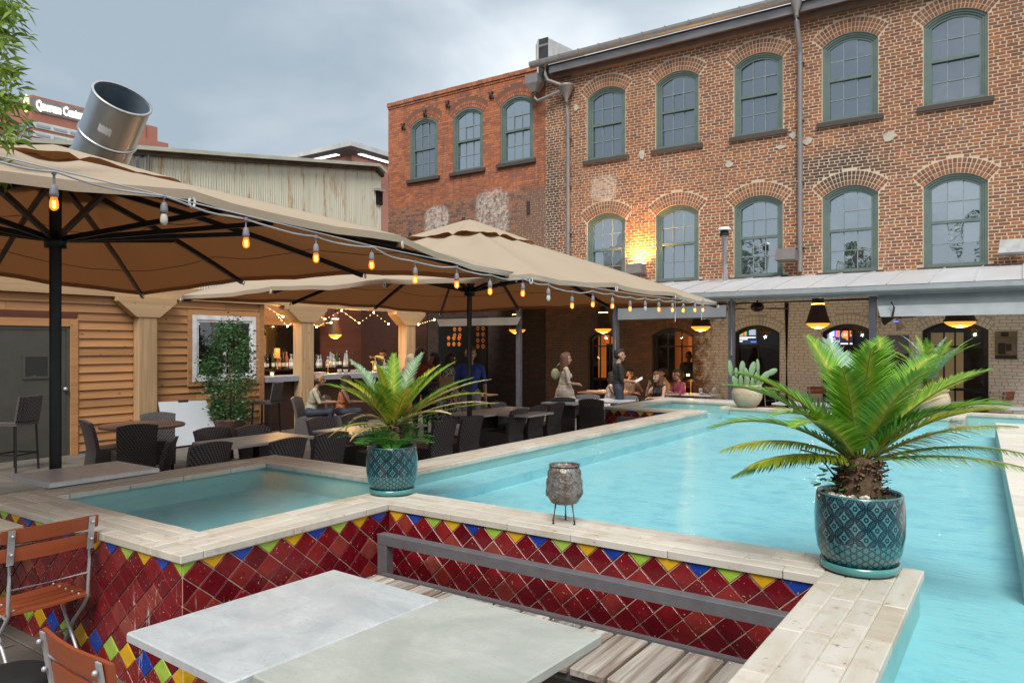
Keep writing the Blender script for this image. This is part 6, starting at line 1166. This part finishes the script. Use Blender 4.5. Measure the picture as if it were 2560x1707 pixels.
# pendant lamps
def pendant(p, dia, label, ztop):
    t = thing('pendant_lamp', p, label, 'lamp', 'industrial pendant lamps'); r = dia/2       # origin at lens rim
    MB().lathe([(r*1.06,-.01),(r*1.06,.02),(r*.98,.03),(r*.55,.38),(r*.52,.40),(r*.50,.41),(r*.50,.52),(r*.35,.56),(0,.57)], 24).build('lamp_shade', 'shade_rust', t); MB().lathe([(r,-.005),(r*.93,-.04),(r*.7,-.085),(r*.35,-.115),(0,-.12)], 24).build('lens', 'lamp_disc', t); MB().lathe([(r*.53,.385),(r*.54,.395),(r*.53,.405)], 20).build('glow_band', 'lamp_inner', t)
    g = MB()
    for k in range(6): a = math.pi*k/6; g.tube([(r*1.0*math.cos(a)*q, r*1.0*math.sin(a)*q, -.125+.12*q*q) for q in np.linspace(-1, 1, 9)], .005, 4)
    g.build('wire_guard', 'shade_rust', t)
    ld = bpy.data.lights.new('pendant_glow', 'POINT'); lo = bpy.data.objects.new('pendant_glow', ld); COL.objects.link(lo); lo.parent = t; lo.location = (0, 0, -.2); ld.energy = 8; ld.color = (1.0, .72, .42); ld.shadow_soft_size = .04
    if ztop > p[2]+.6: MB().tube([(0,0,.56),(0,0,ztop-p[2])], .012, 6).build('hanger', 'black_metal', t)
for (x, y, pw, lb) in [(2400,803,70,'pendant lamp at the right below the clear blind'),(2045,807,56,'pendant lamp hanging between the two screens'),(1752,815,49,'pendant lamp in front of the warm doorway'),(1508,821,42,'pendant lamp above the waiter'),(1293,823,42,'pendant lamp behind the porch post near the umbrella pole')]: p = onY(x, y, 16.6); dep = (p-EYE).dot(FW); pendant(tuple(p), pw*dep/F, lb, 3.05)
p = onX(838, 835, XB-1.3); dep = (p-EYE).dot(FW); pendant(tuple(p), 33*dep/F, 'pendant lamp hanging inside the bar', 3.03)
# ceiling fan and wall fan
cf = thing('ceiling_fan', tuple(onY(1893, 772, 17.0)), 'dark ceiling fan with wooden blades under the porch', 'fan'); MB().lathe([(0,.14),(.06,.14),(.13,.10),(.15,.04),(.13,-.02),(.05,-.06),(0,-.06)], 16).build('motor', 'black_metal', cf); MB().tube([(0,0,.14),(0,0,.35)], .02, 6).build('rod', 'black_metal', cf)
for k in range(4): b = MB(); b.add([(.14,-.03,.0),(.3,-.065,.01),(.68,-.06,.0),(.70,0,0),(.68,.06,-.02),(.3,.065,-.01),(.14,.03,0)], [tuple(range(7))]); b.add([(.14,-.03,.012),(.3,-.065,.022),(.68,-.06,.012),(.70,0,.012),(.68,.06,-.008),(.3,.065,.002),(.14,.03,.012)], [tuple(range(7))[::-1]]); o = b.build('blade', 'fan_wood', cf); o.rotation_euler = (0, 0, R(25+90*k))
wf = thing('wall_fan', tuple(onY(2240, 792, 18.4)), 'round caged wall fan on the whitewashed brick', 'fan'); g = MB(); rr = .37
for q in np.linspace(.12, 1, 6): g.tube([(rr*q*math.cos(a), -.10*(1-q*q), rr*q*math.sin(a)) for a in np.linspace(0, 6.2832, 25)], .006, 4, False)
for k in range(20): a = 6.2832*k/20; g.tube([(0,-.10,0),(rr*.6*math.cos(a),-.065,rr*.6*math.sin(a)),(rr*math.cos(a),0,rr*math.sin(a))], .004, 3, False)
g.build('cage', 'black_metal', wf)
for k in range(4): a = R(90*k+20); MB().add([(0,0,0),(.3*math.cos(a-.35),.02,.3*math.sin(a-.35)),(.31*math.cos(a),.0,.31*math.sin(a)),(.3*math.cos(a+.35),-.03,.3*math.sin(a+.35))], [(0,1,2,3)]).build('blade', 'steel_dark', wf)
MB().bar((0,.05,0), (0,.58,0), .06).build('arm', 'black_metal', wf); MB().lathe([(0,-.12),(.06,-.11),(.06,-.09),(0,-.09)], 10).build('badge', 'tv_blue', wf); wf.children[-1].rotation_euler = (R(-90), 0, 0)
# perforated screen with light behind it
bs = thing('breeze_screen', tuple(onY(1150, 990, 17.6)), 'dark perforated block screen with orange light glowing through', 'screen', world=True); a, b = onY(1095, 795, 17.6), onY(1215, 795, 17.6); MB().box(a.x, b.x, 17.62, 17.70, 0, 2.75).build('panel', 'shelf_black', bs)
for (cx, cy, n, m, mt_) in [(1121,845,3,2,'warm_room'),(1136,808,2,3,'warm_room_dim'),(1194,806,2,5,'warm_room_dim')]:
    for i in range(n):
        for j in range(m):
            c = onY(cx+i*13, cy+j*15, 17.6); o = MB()
            for k in range(6): an = 6.2832*k/6; o.disc((c.x+.045*math.cos(an), 17.612, c.z+.05*math.sin(an)), .020, 6, (0, -1, 0))
            o.disc((c.x, 17.612, c.z), .018, 6, (0, -1, 0)); o.build('opening', mt_, bs)
# shrub, board, stools by the bar
sp = onX(577, 1063, -12.95); sp = Vector((-12.95, onX(575, 1000, -12.95).y, 0)); shp = thing('planter', tuple(sp), 'brown round planter holding the climbing shrub', 'planter'); MB().lathe([(0,0),(.22,0),(.30,.42),(.33,.46),(.30,.46),(.27,.42),(0,.40)], 24).build('pot_body', 'planter_brown', shp)
sh_ = thing('climbing_shrub', (sp.x, sp.y, .40), 'tall dark green leafy shrub in front of the white window', 'shrub'); m = MB(); rn = random.Random(8)
cl_ = []
for i in range(120):
    z = rn.uniform(.0, 1.95); t_ = z/1.95; rad = (.26+.17*math.sin(math.pi*min(1, t_*1.0)))*(1-.5*max(0, t_-.65)/.35); a = rn.uniform(0, 6.283); q = rad*rn.uniform(.55, 1.12); cl_.append((Vector((q*math.cos(a)+.05*math.sin(5*z), q*math.sin(a), z)), rn.uniform(.05, .11)))
for c0, sg in cl_:
    for i in range(rn.randint(40, 90)):
        c = c0+Vector((rn.gauss(0, sg), rn.gauss(0, sg), rn.gauss(0, sg))); s = rn.uniform(.016, .040); d = Vector((rn.gauss(0, 1), rn.gauss(0, 1), rn.gauss(0, .6))).normalized(); u, v = basis(d); m.add([c-u*s, c+v*s*.55, c+u*s, c-v*s*.55], [(0,1,2,3)])
for i in range(16):
    a = rn.uniform(0, 6.283); z = rn.uniform(.3, 1.9); b0 = Vector((.3*math.cos(a), .3*math.sin(a), z)); d = Vector((math.cos(a), math.sin(a), rn.uniform(.2, 1.2))).normalized()
    for k in range(14): c = b0+d*(.02*k); u = Vector((rn.gauss(0,1), rn.gauss(0,1), rn.gauss(0,1))).normalized(); v = u.cross(d).normalized(); s = .022; m.add([c, c+u*s+v*s*.4, c+u*s*2, c+u*s-v*s*.4], [(0,1,2,3)])
m.build('crown', 'shrub_leaf', sh_); MB().tube([(0,0,-.05),(.02,.01,.6),(-.02,0,1.5)], [.02,.014,.006], 6).build('trunk', 'bark', sh_)
for k in range(3): MB().tube([(.1*(k-1),.05,0),(.13*(k-1),.05,1.85)], .008, 5).build('trellis_stake', 'timber', sh_)
MB().tube([(-.2,.05,1.80),(.2,.05,1.80)], .008, 5).build('trellis_stake', 'timber', sh_)
wb = thing('white_board', (-13.2, 8.9, 0), 'white board leaning against the cedar wall behind the round table', 'board', world=True); a, b = onX(395, 1006, -13.25), onX(514, 1001, -13.25); MB().prism([(-13.25,a.y,a.z),(-13.25,b.y,b.z),(-12.95,b.y+.1,.03),(-12.95,a.y,.03)], (.02, 0, .01)).build('panel', 'board_white', wb); MB().box(-13.26,-13.22,(a.y+b.y)/2-.1,(a.y+b.y)/2+.1,a.z-.04,a.z+.02).build('clip', 'steel_dark', wb)
def bar_stool(loc, rz, label):
    t = thing('bar_stool', loc, label, 'stool', 'black wicker bar stools', rz=rz); MB().bbox(-.22,.22,-.22,.22,.70,.76,.01).build('seat', 'wicker', t); m = MB()
    for k in range(9): x = -.2+.4*k/8; m.add([(x-.022,-.22-.02*math.sin(math.pi*k/8),.76),(x+.022,-.22-.02*math.sin(math.pi*k/8),.76),(x+.022,-.29-.02*math.sin(math.pi*k/8),1.14),(x-.022,-.29-.02*math.sin(math.pi*k/8),1.14),(x-.022,-.19,.76),(x+.022,-.19,.76),(x+.022,-.26,1.14),(x-.022,-.26,1.14)], [(0,1,2,3),(7,6,5,4),(3,2,6,7),(0,4,5,1),(1,5,6,2),(0,3,7,4)])
    m.build('backrest', 'wicker', t)
    for x in (-.19, .19):
        for y in (-.19, .19): MB().bar((x,y,.70), (x*1.12,y*1.12,0), .03).build('leg', 'stool_black', t)
    for (a, b) in (((-.2,-.2),(.2,-.2)),((-.2,.2),(.2,.2)),((-.2,-.2),(-.2,.2)),((.2,-.2),(.2,.2))): MB().bar((a[0],a[1],.26), (b[0],b[1],.26), .022).build('foot_rail', 'stool_black', t)
    return t
bar_stool((-13.0, onX(665, 1000, -13.0).y, 0), R(115), 'black bar stool right of the shrub at the bar corner'); bar_stool((-12.7, onX(38, 1040, -12.7).y, 0), R(115), 'black bar stool in front of the grey door')
# tables and settings under the porch
def far_table(x, y, label, w=.75, l=.75, items=True, gl=''):
    marble_table(x-w/2, x+w/2, y-l/2, y+l/2, .76, 'marble_white', label, TG)
p = onZ(1752, 980, .76); far_table(p.x+.05, 16.9, 'white marble table with lamp and glasses under the porch', 1.15); tx_, ty_ = p.x+.05, 16.9
table_lamp((tx_, ty_-.1, .762), 'brass mushroom lamp on the white table left of the cactus', 1.25, 3)
for i, (dx, dy, lb) in enumerate([(-.18, -.2, 'water glass left of the lamp on the porch table'), (.28, -.2, 'water glass right of the lamp on the porch table'), (.5, .1, 'water glass at the right end of the porch table')]): tumbler((tx_+dx, ty_+dy, .762), .04, .15, lb, 'water glasses on the porch table')
for dx, lb in ((-.36, 'rolled lilac napkin at the left of the porch table'), (.42, 'rolled pink napkin at the right of the porch table')): o = MB().tube([(-.12,0,.03),(.12,0,.03)], .032, 8).build('napkin', 'napkin'); o.location = (tx_+dx, ty_-.25, .762); tag(o, lb, 'napkin', 'napkins on the porch table')
p = onZ(1750, 1002, .80); marble_table(p.x-1.0, p.x+.75, 14.32, 14.95, .80, 'marble_white', 'long pale table just behind the far coping', TG); p = onZ(2018, 1008, .76); marble_table(p.x-.6, p.x+.6, p.y-.35, p.y+.35, .76, 'marble_white', 'white table behind the pool left of the big palm', TG); p = onZ(2430, 1010, .78); marble_table(p.x-.5, p.x+.5, p.y-.2, p.y+.6, .78, 'marble_white', 'white table behind the pool right of the far terracotta pot', TG); p = onZ(2545, 1022, .80); marble_table(p.x-.35, p.x+.9, p.y, p.y+.65, .80, 'marble_white', 'white table at the right edge behind the pool', TG)
for (px_, py_, z, rz, lb) in [(1722, 965, .80, 200, 'distant folding chair with orange slats beside the diners'), (1690, 975, .75, 20, 'distant folding chair behind the woman in black'), (1925, 985, .75, 250, 'distant folding chair right of the cactus'), (2045, 985, .75, 30, 'distant folding chair behind the table left of the palm'), (2470, 990, .80, 100, 'distant folding chair at the right with its back turned'), (2525, 1000, .75, 60, 'distant folding chair at the far right edge')]: p = onZ(px_, py_, z); folding_chair((p.x, p.y, 0), R(rz), lb)
# dining table with the lit party
dtp = Vector((-8.55, 16.6, 0)); dtb = marble_table(dtp.x-.65, dtp.x+.65, dtp.y-.45, dtp.y+.45, .75, 'table_wood', 'dining table lit by a small lamp, crowded with plates', 'marble tables'); table_lamp((dtp.x+.05, dtp.y, .752), 'brass mushroom lamp glowing on the diners table', 1.2, 14)
for i, (dx, dy) in enumerate([(-.4,-.2),(-.1,-.28),(.3,-.2),(.35,.2),(-.3,.22)]): o = MB().lathe([(0,.006),(.07,.006),(.12,.018),(.118,.022),(.07,.012),(0,.012)], 18).build('dinner_plate', 'paper'); o.location = (dtp.x+dx, dtp.y+dy, .752); tag(o, 'pale dinner plate %s on the diners table' % ('at the left front', 'at the front centre', 'at the right front', 'at the right back', 'at the left back')[i], 'plate', 'plates on the diners table')
p = onZ(1180, 985, .72); t_ = marble_table(p.x-1.0, p.x+.5, p.y-.4, p.y+.4, .72, 'table_wood', 'low brown table in the shade behind the middle pole', TG)
# ================================================================ tree overhanging the top left corner
tr = thing('tree', (-7.2, .4, 0), 'leafy tree whose slender-leaved branches hang into the top left corner', 'tree', world=True); rn = random.Random(21)
MB().tube([(-7.2,.4,0),(-7.1,.5,1.5),(-6.9,.7,3.2),(-6.6,.9,5.0),(-6.3,1.0,6.5)], [.16,.14,.12,.08,.05], 10).build('trunk', 'bark', tr); br = MB(); cr_ = MB()
twigs = [((-20,40),(60,20)),((-30,20),(50,60)),((-30,110),(70,85)),((-30,140),(40,115)),((-40,170),(50,185)),((-40,210),(45,215)),((-30,255),(75,270)),((-40,275),(60,310)),((-40,300),(45,345)),((-40,245),(55,255)),((-30,330),(35,350)),((-40,400),(22,420)),((-40,410),(10,440)),((-60,60),(15,100)),((-60,180),(20,160)),((-30,5),(45,5)),((-50,290),(20,300)),((-50,80),(30,50)),((-40,225),(30,240))]
for (a, b) in twigs:
    A = onD(a[0]-40, a[1]-20, 4.4+rn.uniform(-.3, .3)); B = onD(b[0]*.84, b[1], 4.2+rn.uniform(-.35, .35)); br.tube([(-6.7, .9, A.z+.3), A, A.lerp(B, .5)+Vector((0,0,.02)), B], [.02, .008, .005, .002], 5)
    n = 64
    for i in range(n):
        w = rn.uniform(.0, 1.02); c = A.lerp(B, w)+Vector((rn.gauss(0, .02), rn.gauss(0, .02), rn.gauss(0, .02))); d = ((B-A).normalized()*rn.uniform(.2, 1)+Vector((rn.gauss(0, .6), rn.gauss(0, .6), rn.gauss(-.15, .5)))).normalized(); u, v = basis(d); L = rn.uniform(.06, .115); wd = L*rn.uniform(.09, .13); u = (u*math.cos(rn.uniform(0, 6.28))+v*math.sin(rn.uniform(0, 6.28))).normalized(); u = (u-d*u.dot(d)).normalized()
        k_ = c+d*L*.5+Vector((0,0,.004)); cr_.add([c, k_+u*wd, c+d*L-Vector((0,0,.006)), k_-u*wd], [(0,1,2,3)])
br.build('branch', 'bark', tr); cr_.build('crown', 'tree_leaf', tr)
# ================================================================ people: one continuous remeshed body each
def caps_mesh(caps, vox, name, mats, smooth=3):
    m = MB()
    for (a, b, r0, r1, mt_) in caps:
        a, b = Vector(a), Vector(b); d = b-a; n = max(2, int(d.length/max(.012, min(r0, r1)*.5))+1)
        m.tube([a+d*(i/n) for i in range(n+1)], [r0+(r1-r0)*i/n for i in range(n+1)], 12); m.ball(a, r0, 12, 8); m.ball(b, r1, 12, 8)
    me = bpy.data.meshes.new(name); me.from_pydata(m.v, [], m.f); o = bpy.data.objects.new(name, me); COL.objects.link(o)
    md = o.modifiers.new('r', 'REMESH'); md.mode = 'VOXEL'; md.voxel_size = vox; md.use_smooth_shade = True; sm_ = o.modifiers.new('s', 'SMOOTH'); sm_.iterations = smooth; sm_.factor = .5
    bpy.context.view_layer.update(); dg = bpy.context.evaluated_depsgraph_get(); me2 = bpy.data.meshes.new_from_object(o.evaluated_get(dg)); bpy.data.objects.remove(o); bpy.data.meshes.remove(me)
    n = len(me2.polygons); C = np.empty(n*3, np.float32); me2.polygons.foreach_get('center', C); C = C.reshape(-1, 3); best = np.full(n, 9e9); idx = np.zeros(n, np.int32)
    for (a, b, r0, r1, mt_) in caps:
        a_, b_ = np.array(a, np.float32), np.array(b, np.float32); d = b_-a_; L = max(1e-8, float(d@d)); t_ = np.clip(((C-a_)@d)/L, 0, 1); dist = np.linalg.norm(C-(a_+t_[:, None]*d), axis=1)-(r0+(r1-r0)*t_); k = dist < best; best[k] = dist[k]; idx[k] = mats.index(mt_)
    me2.materials.clear()
    for q in mats: me2.materials.append(MT(q))
    me2.polygons.foreach_set('material_index', idx); me2.polygons.foreach_set('use_smooth', [True]*n); me2.name = name; return me2
def person(loc, yaw, label, h=1.75, skin='skin', top='cloth_black', bottom='cloth_navy', hair='hair_dark', hairlen='short', pose='stand', arms=('down', 'down'), sleeve='short', dress=None, lean=0.0, turn=0.0, bald=False, female=False):
    s = h/1.75; c = []; A = lambda a, b, r0, r1, m_: c.append((tuple(Vector(a)*s), tuple(Vector(b)*s), r0*s, r1*s, m_)); sw = .165 if female else .19; cw = .92 if female else 1.0
    sit = pose == 'sit'; hz = .53 if sit else .94; z0 = hz-.94; lo = math.sin(R(lean))
    def T(x, y, z): q = max(0, z-.94); return (x, y+q*lo, z+z0-(q*(1-math.cos(R(lean)))))
    for sx in (-1, 1):
        hp = (sx*.095, 0, hz)
        if sit: kn, an = (sx*.13, .42, hz+.02), (sx*.13, .40, .09)
        else: kn, an = (sx*.10, .02, .50), (sx*.10, -.01, .09)
        A(hp, kn, .092*cw, .062, bottom); A(kn, an, .06, .042, bottom if not dress else skin); A((an[0], an[1]-.03, .045), (an[0]+sx*.02, an[1]+.15, .035), .04, .032, 'shoe')
    A(T(-.06, 0, .96), T(.06, 0, .96), .115, .115, bottom); A(T(0, 0, 1.02), T(0, .0, 1.16), .125*cw, .118*cw, top); A(T(-.05, 0, 1.20), T(-.07, 0, 1.33), .105*cw, .11*cw, top); A(T(.05, 0, 1.20), T(.07, 0, 1.33), .105*cw, .11*cw, top); A(T(-sw+.03, -.01, 1.415), T(sw-.03, -.01, 1.415), .058, .058, top)
    if female: A(T(-.065, .085, 1.28), T(-.065, .09, 1.27), .055, .055, top); A(T(.065, .085, 1.28), T(.065, .09, 1.27), .055, .055, top)
    A(T(0, -.005, 1.44), T(0, .015, 1.53), .05, .047, skin)
    hd = Vector(T(0, .03, 1.63)); ct, st = math.cos(R(turn)), math.sin(R(turn))
    def Hd(x, y, z): return (hd.x+x*ct-y*st, hd.y+x*st+y*ct, hd.z+z)
    A(Hd(0, -.015, .03), Hd(0, .01, .035), .092, .088, skin); A(Hd(0, .03, -.03), Hd(0, .045, -.075), .072, .05, skin); A(Hd(0, .095, .005), Hd(0, .118, -.022), .010, .015, skin)
    for sx in (-1, 1): A(Hd(sx*.035, .088, .012), Hd(sx*.037, .088, .012), .012, .012, 'eye'); A(Hd(sx*.088, -.005, .0), Hd(sx*.09, -.01, -.03), .018, .013, skin)
    A(Hd(-.016, .092, -.05), Hd(.016, .092, -.05), .010, .010, 'lip')
    wr_out = []
    for sx, pz in zip((-1, 1), arms):
        sh = Vector(T(sx*sw, -.01, 1.40)); P = {'down': ((sx*.245, -.03, 1.13), (sx*.25, .05, .88)), 'fwd': ((sx*.23, .05, 1.14), (sx*.13, .30, 1.16)), 'hold': ((sx*.24, .02, 1.13), (sx*.06, .26, 1.10)), 'table': ((sx*.25, .16, 1.17), (sx*.10, .40, 1.16)), 'face': ((sx*.24, .20, 1.20), (sx*.08, .24, 1.45)), 'pour': ((sx*.28, .12, 1.20), (sx*.10, .36, 1.12)), 'hip': ((sx*.30, -.06, 1.15), (sx*.20, .06, 1.02))}[pz]
        el, wr = Vector(T(*P[0])), Vector(T(*P[1])); um = top if sleeve != 'none' else skin; mid = sh.lerp(el, .55)
        A(sh, mid, .052*cw, .047*cw, um); A(mid, el, .044*cw, .038*cw, top if sleeve in ('long', 'elbow') else (skin if sleeve == 'none' else top if sleeve == 'short' and True else skin)); A(el, wr, .037*cw, .026*cw, top if sleeve == 'long' else skin)
        d = (wr-el).normalized(); u = Vector((sx*1.0, 0, 0)); u = (u-d*u.dot(d)).normalized(); v = d.cross(u); pm = wr+d*.065; A(wr+d*.02, pm, .026, .030, skin)
        for k in range(4): b = pm+u*(.027-.018*k)+d*.012; L = (.062, .072, .068, .052)[k]; e1 = b+d*L*.55+v*.008*sx; e2 = e1+(d*.7+v*.6*sx).normalized()*L*.5; A(b, e1, .0095, .009, skin); A(e1, e2, .009, .008, skin)
        tb = wr+d*.03-u*(sx*0+.0)+u*-.025; A(tb, tb+(d*.7-u*.7).normalized()*.045, .011, .010, skin); A(tb+(d*.7-u*.7).normalized()*.045, tb+(d*.9-u*.4).normalized()*.078, .010, .009, skin); wr_out.append(wr*s)
    if dress and not sit: A(T(0, 0, 1.12), T(0, 0, .90), .135, .20, dress); A(T(0, 0, .90), T(0, 0, .58), .21, .31, dress)
    elif dress: A((0, .0, .54), (0, .34, .50), .17, .16, dress)
    mats = []
    for q in c:
        if q[4] not in mats: mats.append(q[4])
    me = caps_mesh(c, .0095, 'person_body', mats); t = thing('person', loc, label, 'person', rz=yaw); link(bpy.data.objects.new('body', me), t)
    hc = []; HA = lambda a, b, r0, r1: hc.append((tuple(Vector(a)*s), tuple(Vector(b)*s), r0*s, r1*s, hair))
    if not bald: HA(Hd(0, -.03, .055), Hd(0, .02, .075), .090, .078); HA(Hd(0, -.055, .0), Hd(0, -.05, .05), .078, .085)
    else: HA(Hd(-.04, -.055, -.01), Hd(.04, -.055, -.01), .055, .055); HA(Hd(-.075, -.02, -.01), Hd(-.07, -.03, .02), .03, .03); HA(Hd(.075, -.02, -.01), Hd(.07, -.03, .02), .03, .03)
    if hairlen in ('long', 'bob', 'curly'):
        z = {'long': -.30, 'bob': -.14, 'curly': -.20}[hairlen]; w = .05 if hairlen != 'curly' else .085
        for sx in (-1, 0, 1): HA(Hd(sx*.06, -.06, .03), Hd(sx*.075, -.085+.01*abs(sx), z), .055, w); HA(Hd(sx*.082, -.01, .04), Hd(sx*.09, -.02, z*.6), .030, .04)
    link(bpy.data.objects.new('hair', caps_mesh(hc, .012, 'hair', [hair], 2)), t); return t, wr_out
RGT, LFT, AWY, TWD = YAW-R(90), YAW+R(90), YAW, YAW+R(180)
def spot(px_, d): q = onD(px_, PY, d); return (q.x, q.y, 0)
P_ = person
P_(onX(962, 862, XB-.95)-Vector((0, 0, CZ)), RGT+R(-95), 'bartender in black leaning over the counter with a pale towel', 1.80, top='cloth_black', arms=('pour', 'pour'), lean=16, sleeve='short')
tw = MB().tube([(0,0,0),(.18,.08,.02),(.34,.16,-.02)], .035, 8).build('bar_towel', 'towel'); q = onX(925, 893, XB-.5); tw.location = q; tag(tw, 'yellowish towel held by the bartender', 'towel')
P_(spot(775, 15.2), RGT+R(10), 'balding man in a checked short-sleeved shirt seated below the bar', 1.74, 'skin_tan', 'cloth_check', 'cloth_navy', 'hair_grey', pose='sit', arms=('table', 'table'), lean=14, bald=True)
P_(spot(850, 15.6), RGT+R(15), 'woman with dark curly hair seated beside the balding man', 1.66, 'skin_dark', 'cloth_orange', 'cloth_navy', 'hair_dark', 'curly', 'sit', ('table', 'table'), 'none', lean=10, female=True)
P_(spot(1026, 16.6), AWY+R(-20), 'woman with pale blond hair standing at the end of the bar', 1.70, 'skin', 'cloth_orange', 'cloth_orange', 'hair_blond', 'long', arms=('fwd', 'down'), sleeve='none', dress='cloth_orange', female=True)
P_(spot(1052, 15.2), AWY+R(25), 'long-haired man in a rust-red shirt seen from behind', 1.86, 'skin', 'cloth_rust', 'cloth_navy', 'hair_brown', 'bob', arms=('down', 'fwd'), sleeve='long')
P_(spot(1088, 15.6), TWD+R(-60), 'dark-haired woman in a dark floral dress near the bar', 1.74, 'skin_tan', 'cloth_floral', 'cloth_floral', 'hair_dark', 'long', arms=('hold', 'down'), sleeve='none', dress='cloth_floral', female=True)
P_(spot(1124, 15.0), TWD+R(70), 'woman in a black and white print dress left of the blue shirt', 1.74, 'skin_dark', 'cloth_bw', 'cloth_bw', 'hair_dark', 'bob', arms=('hip', 'down'), sleeve='short', dress='cloth_bw', female=True)
P_(spot(1176, 13.4), TWD+R(8), 'man in a bright blue shirt standing behind the umbrella pole', 1.88, 'skin', 'cloth_blue', 'cloth_grey', 'hair_brown', arms=('down', 'down'), sleeve='elbow')
q = onD(1117, 950, 14.7); hb = thing('straw_handbag', tuple(q-Vector((0, 0, .13))), 'straw handbag hanging in front of the print dress', 'bag', rz=YAW); MB().add([(-.14,-.05,0),(.14,-.05,0),(.14,.05,0),(-.14,.05,0),(-.11,-.035,.2),(.11,-.035,.2),(.11,.035,.2),(-.11,.035,.2)], [(3,2,1,0),(4,5,6,7),(0,1,5,4),(1,2,6,5),(2,3,7,6),(3,0,4,7)]).build('body', 'bag_straw', hb); MB().tube([(.08*math.cos(a), 0, .2+.14*math.sin(a)) for a in np.linspace(0, math.pi, 9)], .008, 6).build('handle', 'bag_straw', hb)
P_(spot(1412, 15.6), RGT+R(12), 'woman in a loose beige dress standing with a bag on her shoulder', 1.74, 'skin', 'cloth_beige', 'cloth_beige', 'hair_brown', 'long', arms=('hold', 'hold'), sleeve='elbow', dress='cloth_beige', female=True)
q = onD(1388, 932, 15.75); sb = thing('shoulder_bag', tuple(q-Vector((0, 0, .16))), 'slouchy sage shoulder bag behind the woman in beige', 'bag', rz=YAW); MB().ball((0,0,.13), .13, 14, 10, (.7, .4, 1.0)).build('body', 'bag_sage', sb); MB().tube([(-.02,0,.22),(.06,0,.33),(.17,0,.43)], .012, 6).build('strap', 'bag_sage', sb)
w, wr = P_(spot(1546, 15.8), RGT+R(5), 'waiter in black standing and reading from a white pad', 1.82, 'skin', 'cloth_black', 'cloth_navy', 'hair_dark', arms=('hold', 'hold'), sleeve='short')
q = Vector(w.location)+Matrix.Rotation(RGT+R(5), 3, 'Z') @ ((wr[0]+wr[1])/2+Vector((0, .11, -.02))); pdx = thing('order_pad', tuple(q), 'white order pad held by the waiter', 'pad', rz=YAW); MB().prism([(-.12,-.01,-.08),(.14,-.01,.06),(.16,.10,.10),(-.10,.10,-.04)], (-.01, 0, .015)).build('sheet', 'paper', pdx)
P_(spot(1520, 17.0), RGT+R(-5), 'woman in a white floral dress seated left of the waiter', 1.70, 'skin_tan', 'cloth_floral_white', 'cloth_floral_white', 'hair_dark', 'bob', 'sit', ('table', 'table'), 'none', 'cloth_floral_white', lean=8, female=True)
P_(spot(1574, 18.6), TWD+R(25), 'diner facing us behind the waiter with hand at mouth', 1.70, 'skin_tan', 'cloth_tan', 'cloth_navy', 'hair_dark', 'short', 'sit', ('face', 'table'))
P_(spot(1652, 16.9), LFT+R(35), 'woman in a black strapless top and pale trousers seated with her back to us', 1.70, 'skin', 'cloth_black', 'cloth_lilac', 'hair_brown', 'long', 'sit', ('table', 'face'), 'none', lean=8, female=True)
P_(spot(1672, 18.2), LFT+R(-15), 'man in a tan shirt seated at the lit dining table', 1.74, 'skin_tan', 'cloth_tan', 'cloth_navy', 'hair_dark', pose='sit', arms=('table', 'table'), lean=10)
P_(spot(1704, 17.6), LFT+R(15), 'man in a magenta shirt seated at the right of the diners', 1.74, 'skin_tan', 'cloth_magenta', 'cloth_navy', 'hair_dark', pose='sit', arms=('table', 'table'), lean=8)
P_((doors[1][0]+.22, YB+.62, 0), TWD, 'dark figure standing inside the warm-lit doorway', 1.72, 'skin_dark', 'cloth_black', 'cloth_black', 'hair_dark')
# ================================================================ what the windows mirror: buildings and trees behind the camera
rbd = thing('rear_building', (4, -30, 0), 'stepped grey block behind the viewer, seen only mirrored in the right windows', 'building', world=True)
MB().box(2, 26, -40, -27, 0, 11.5).build('wall', 'office_grey', rbd); MB().box(8, 26, -40, -28, 11.5, 15).build('upper_wall', 'office_grey', rbd)
for z in (3.5, 7.0, 10.0): MB().box(3, 25, -26.99, -26.9, z, z+1.3).build('window_band', 'office_glass', rbd)
rnr = random.Random(31)
for (x, y, h, lb) in [(-19, -21, 10.5, 'tree behind the viewer mirrored in the second lower window'), (-11, -24, 9.5, 'tree behind the viewer mirrored in the third lower window'), (-1, -25, 11.5, 'tree behind the viewer mirrored in the fourth lower window')]:
    tt_ = thing('rear_tree', (x, y, 0), lb, 'tree', 'trees behind the viewer'); MB().tube([(0,0,0),(.1,0,h*.5),(0,.1,h*.9)], [.22,.15,.04], 8).build('trunk', 'bark', tt_); m = MB()
    for i in range(900):
        a = rnr.uniform(0, 6.283); z = rnr.uniform(h*.35, h); q = (h*.26)*math.sqrt(rnr.random())*(1-.7*abs((z/h-.62)/.42)**2); c = Vector((q*math.cos(a), q*math.sin(a), z)); u, v = basis(Vector((rnr.gauss(0,1), rnr.gauss(0,1), rnr.gauss(0,1)))); s = rnr.uniform(.14, .3); m.add([c-u*s, c+v*s*.5, c+u*s, c-v*s*.5], [(0,1,2,3)])
    m.build('crown', 'shrub_leaf', tt_)
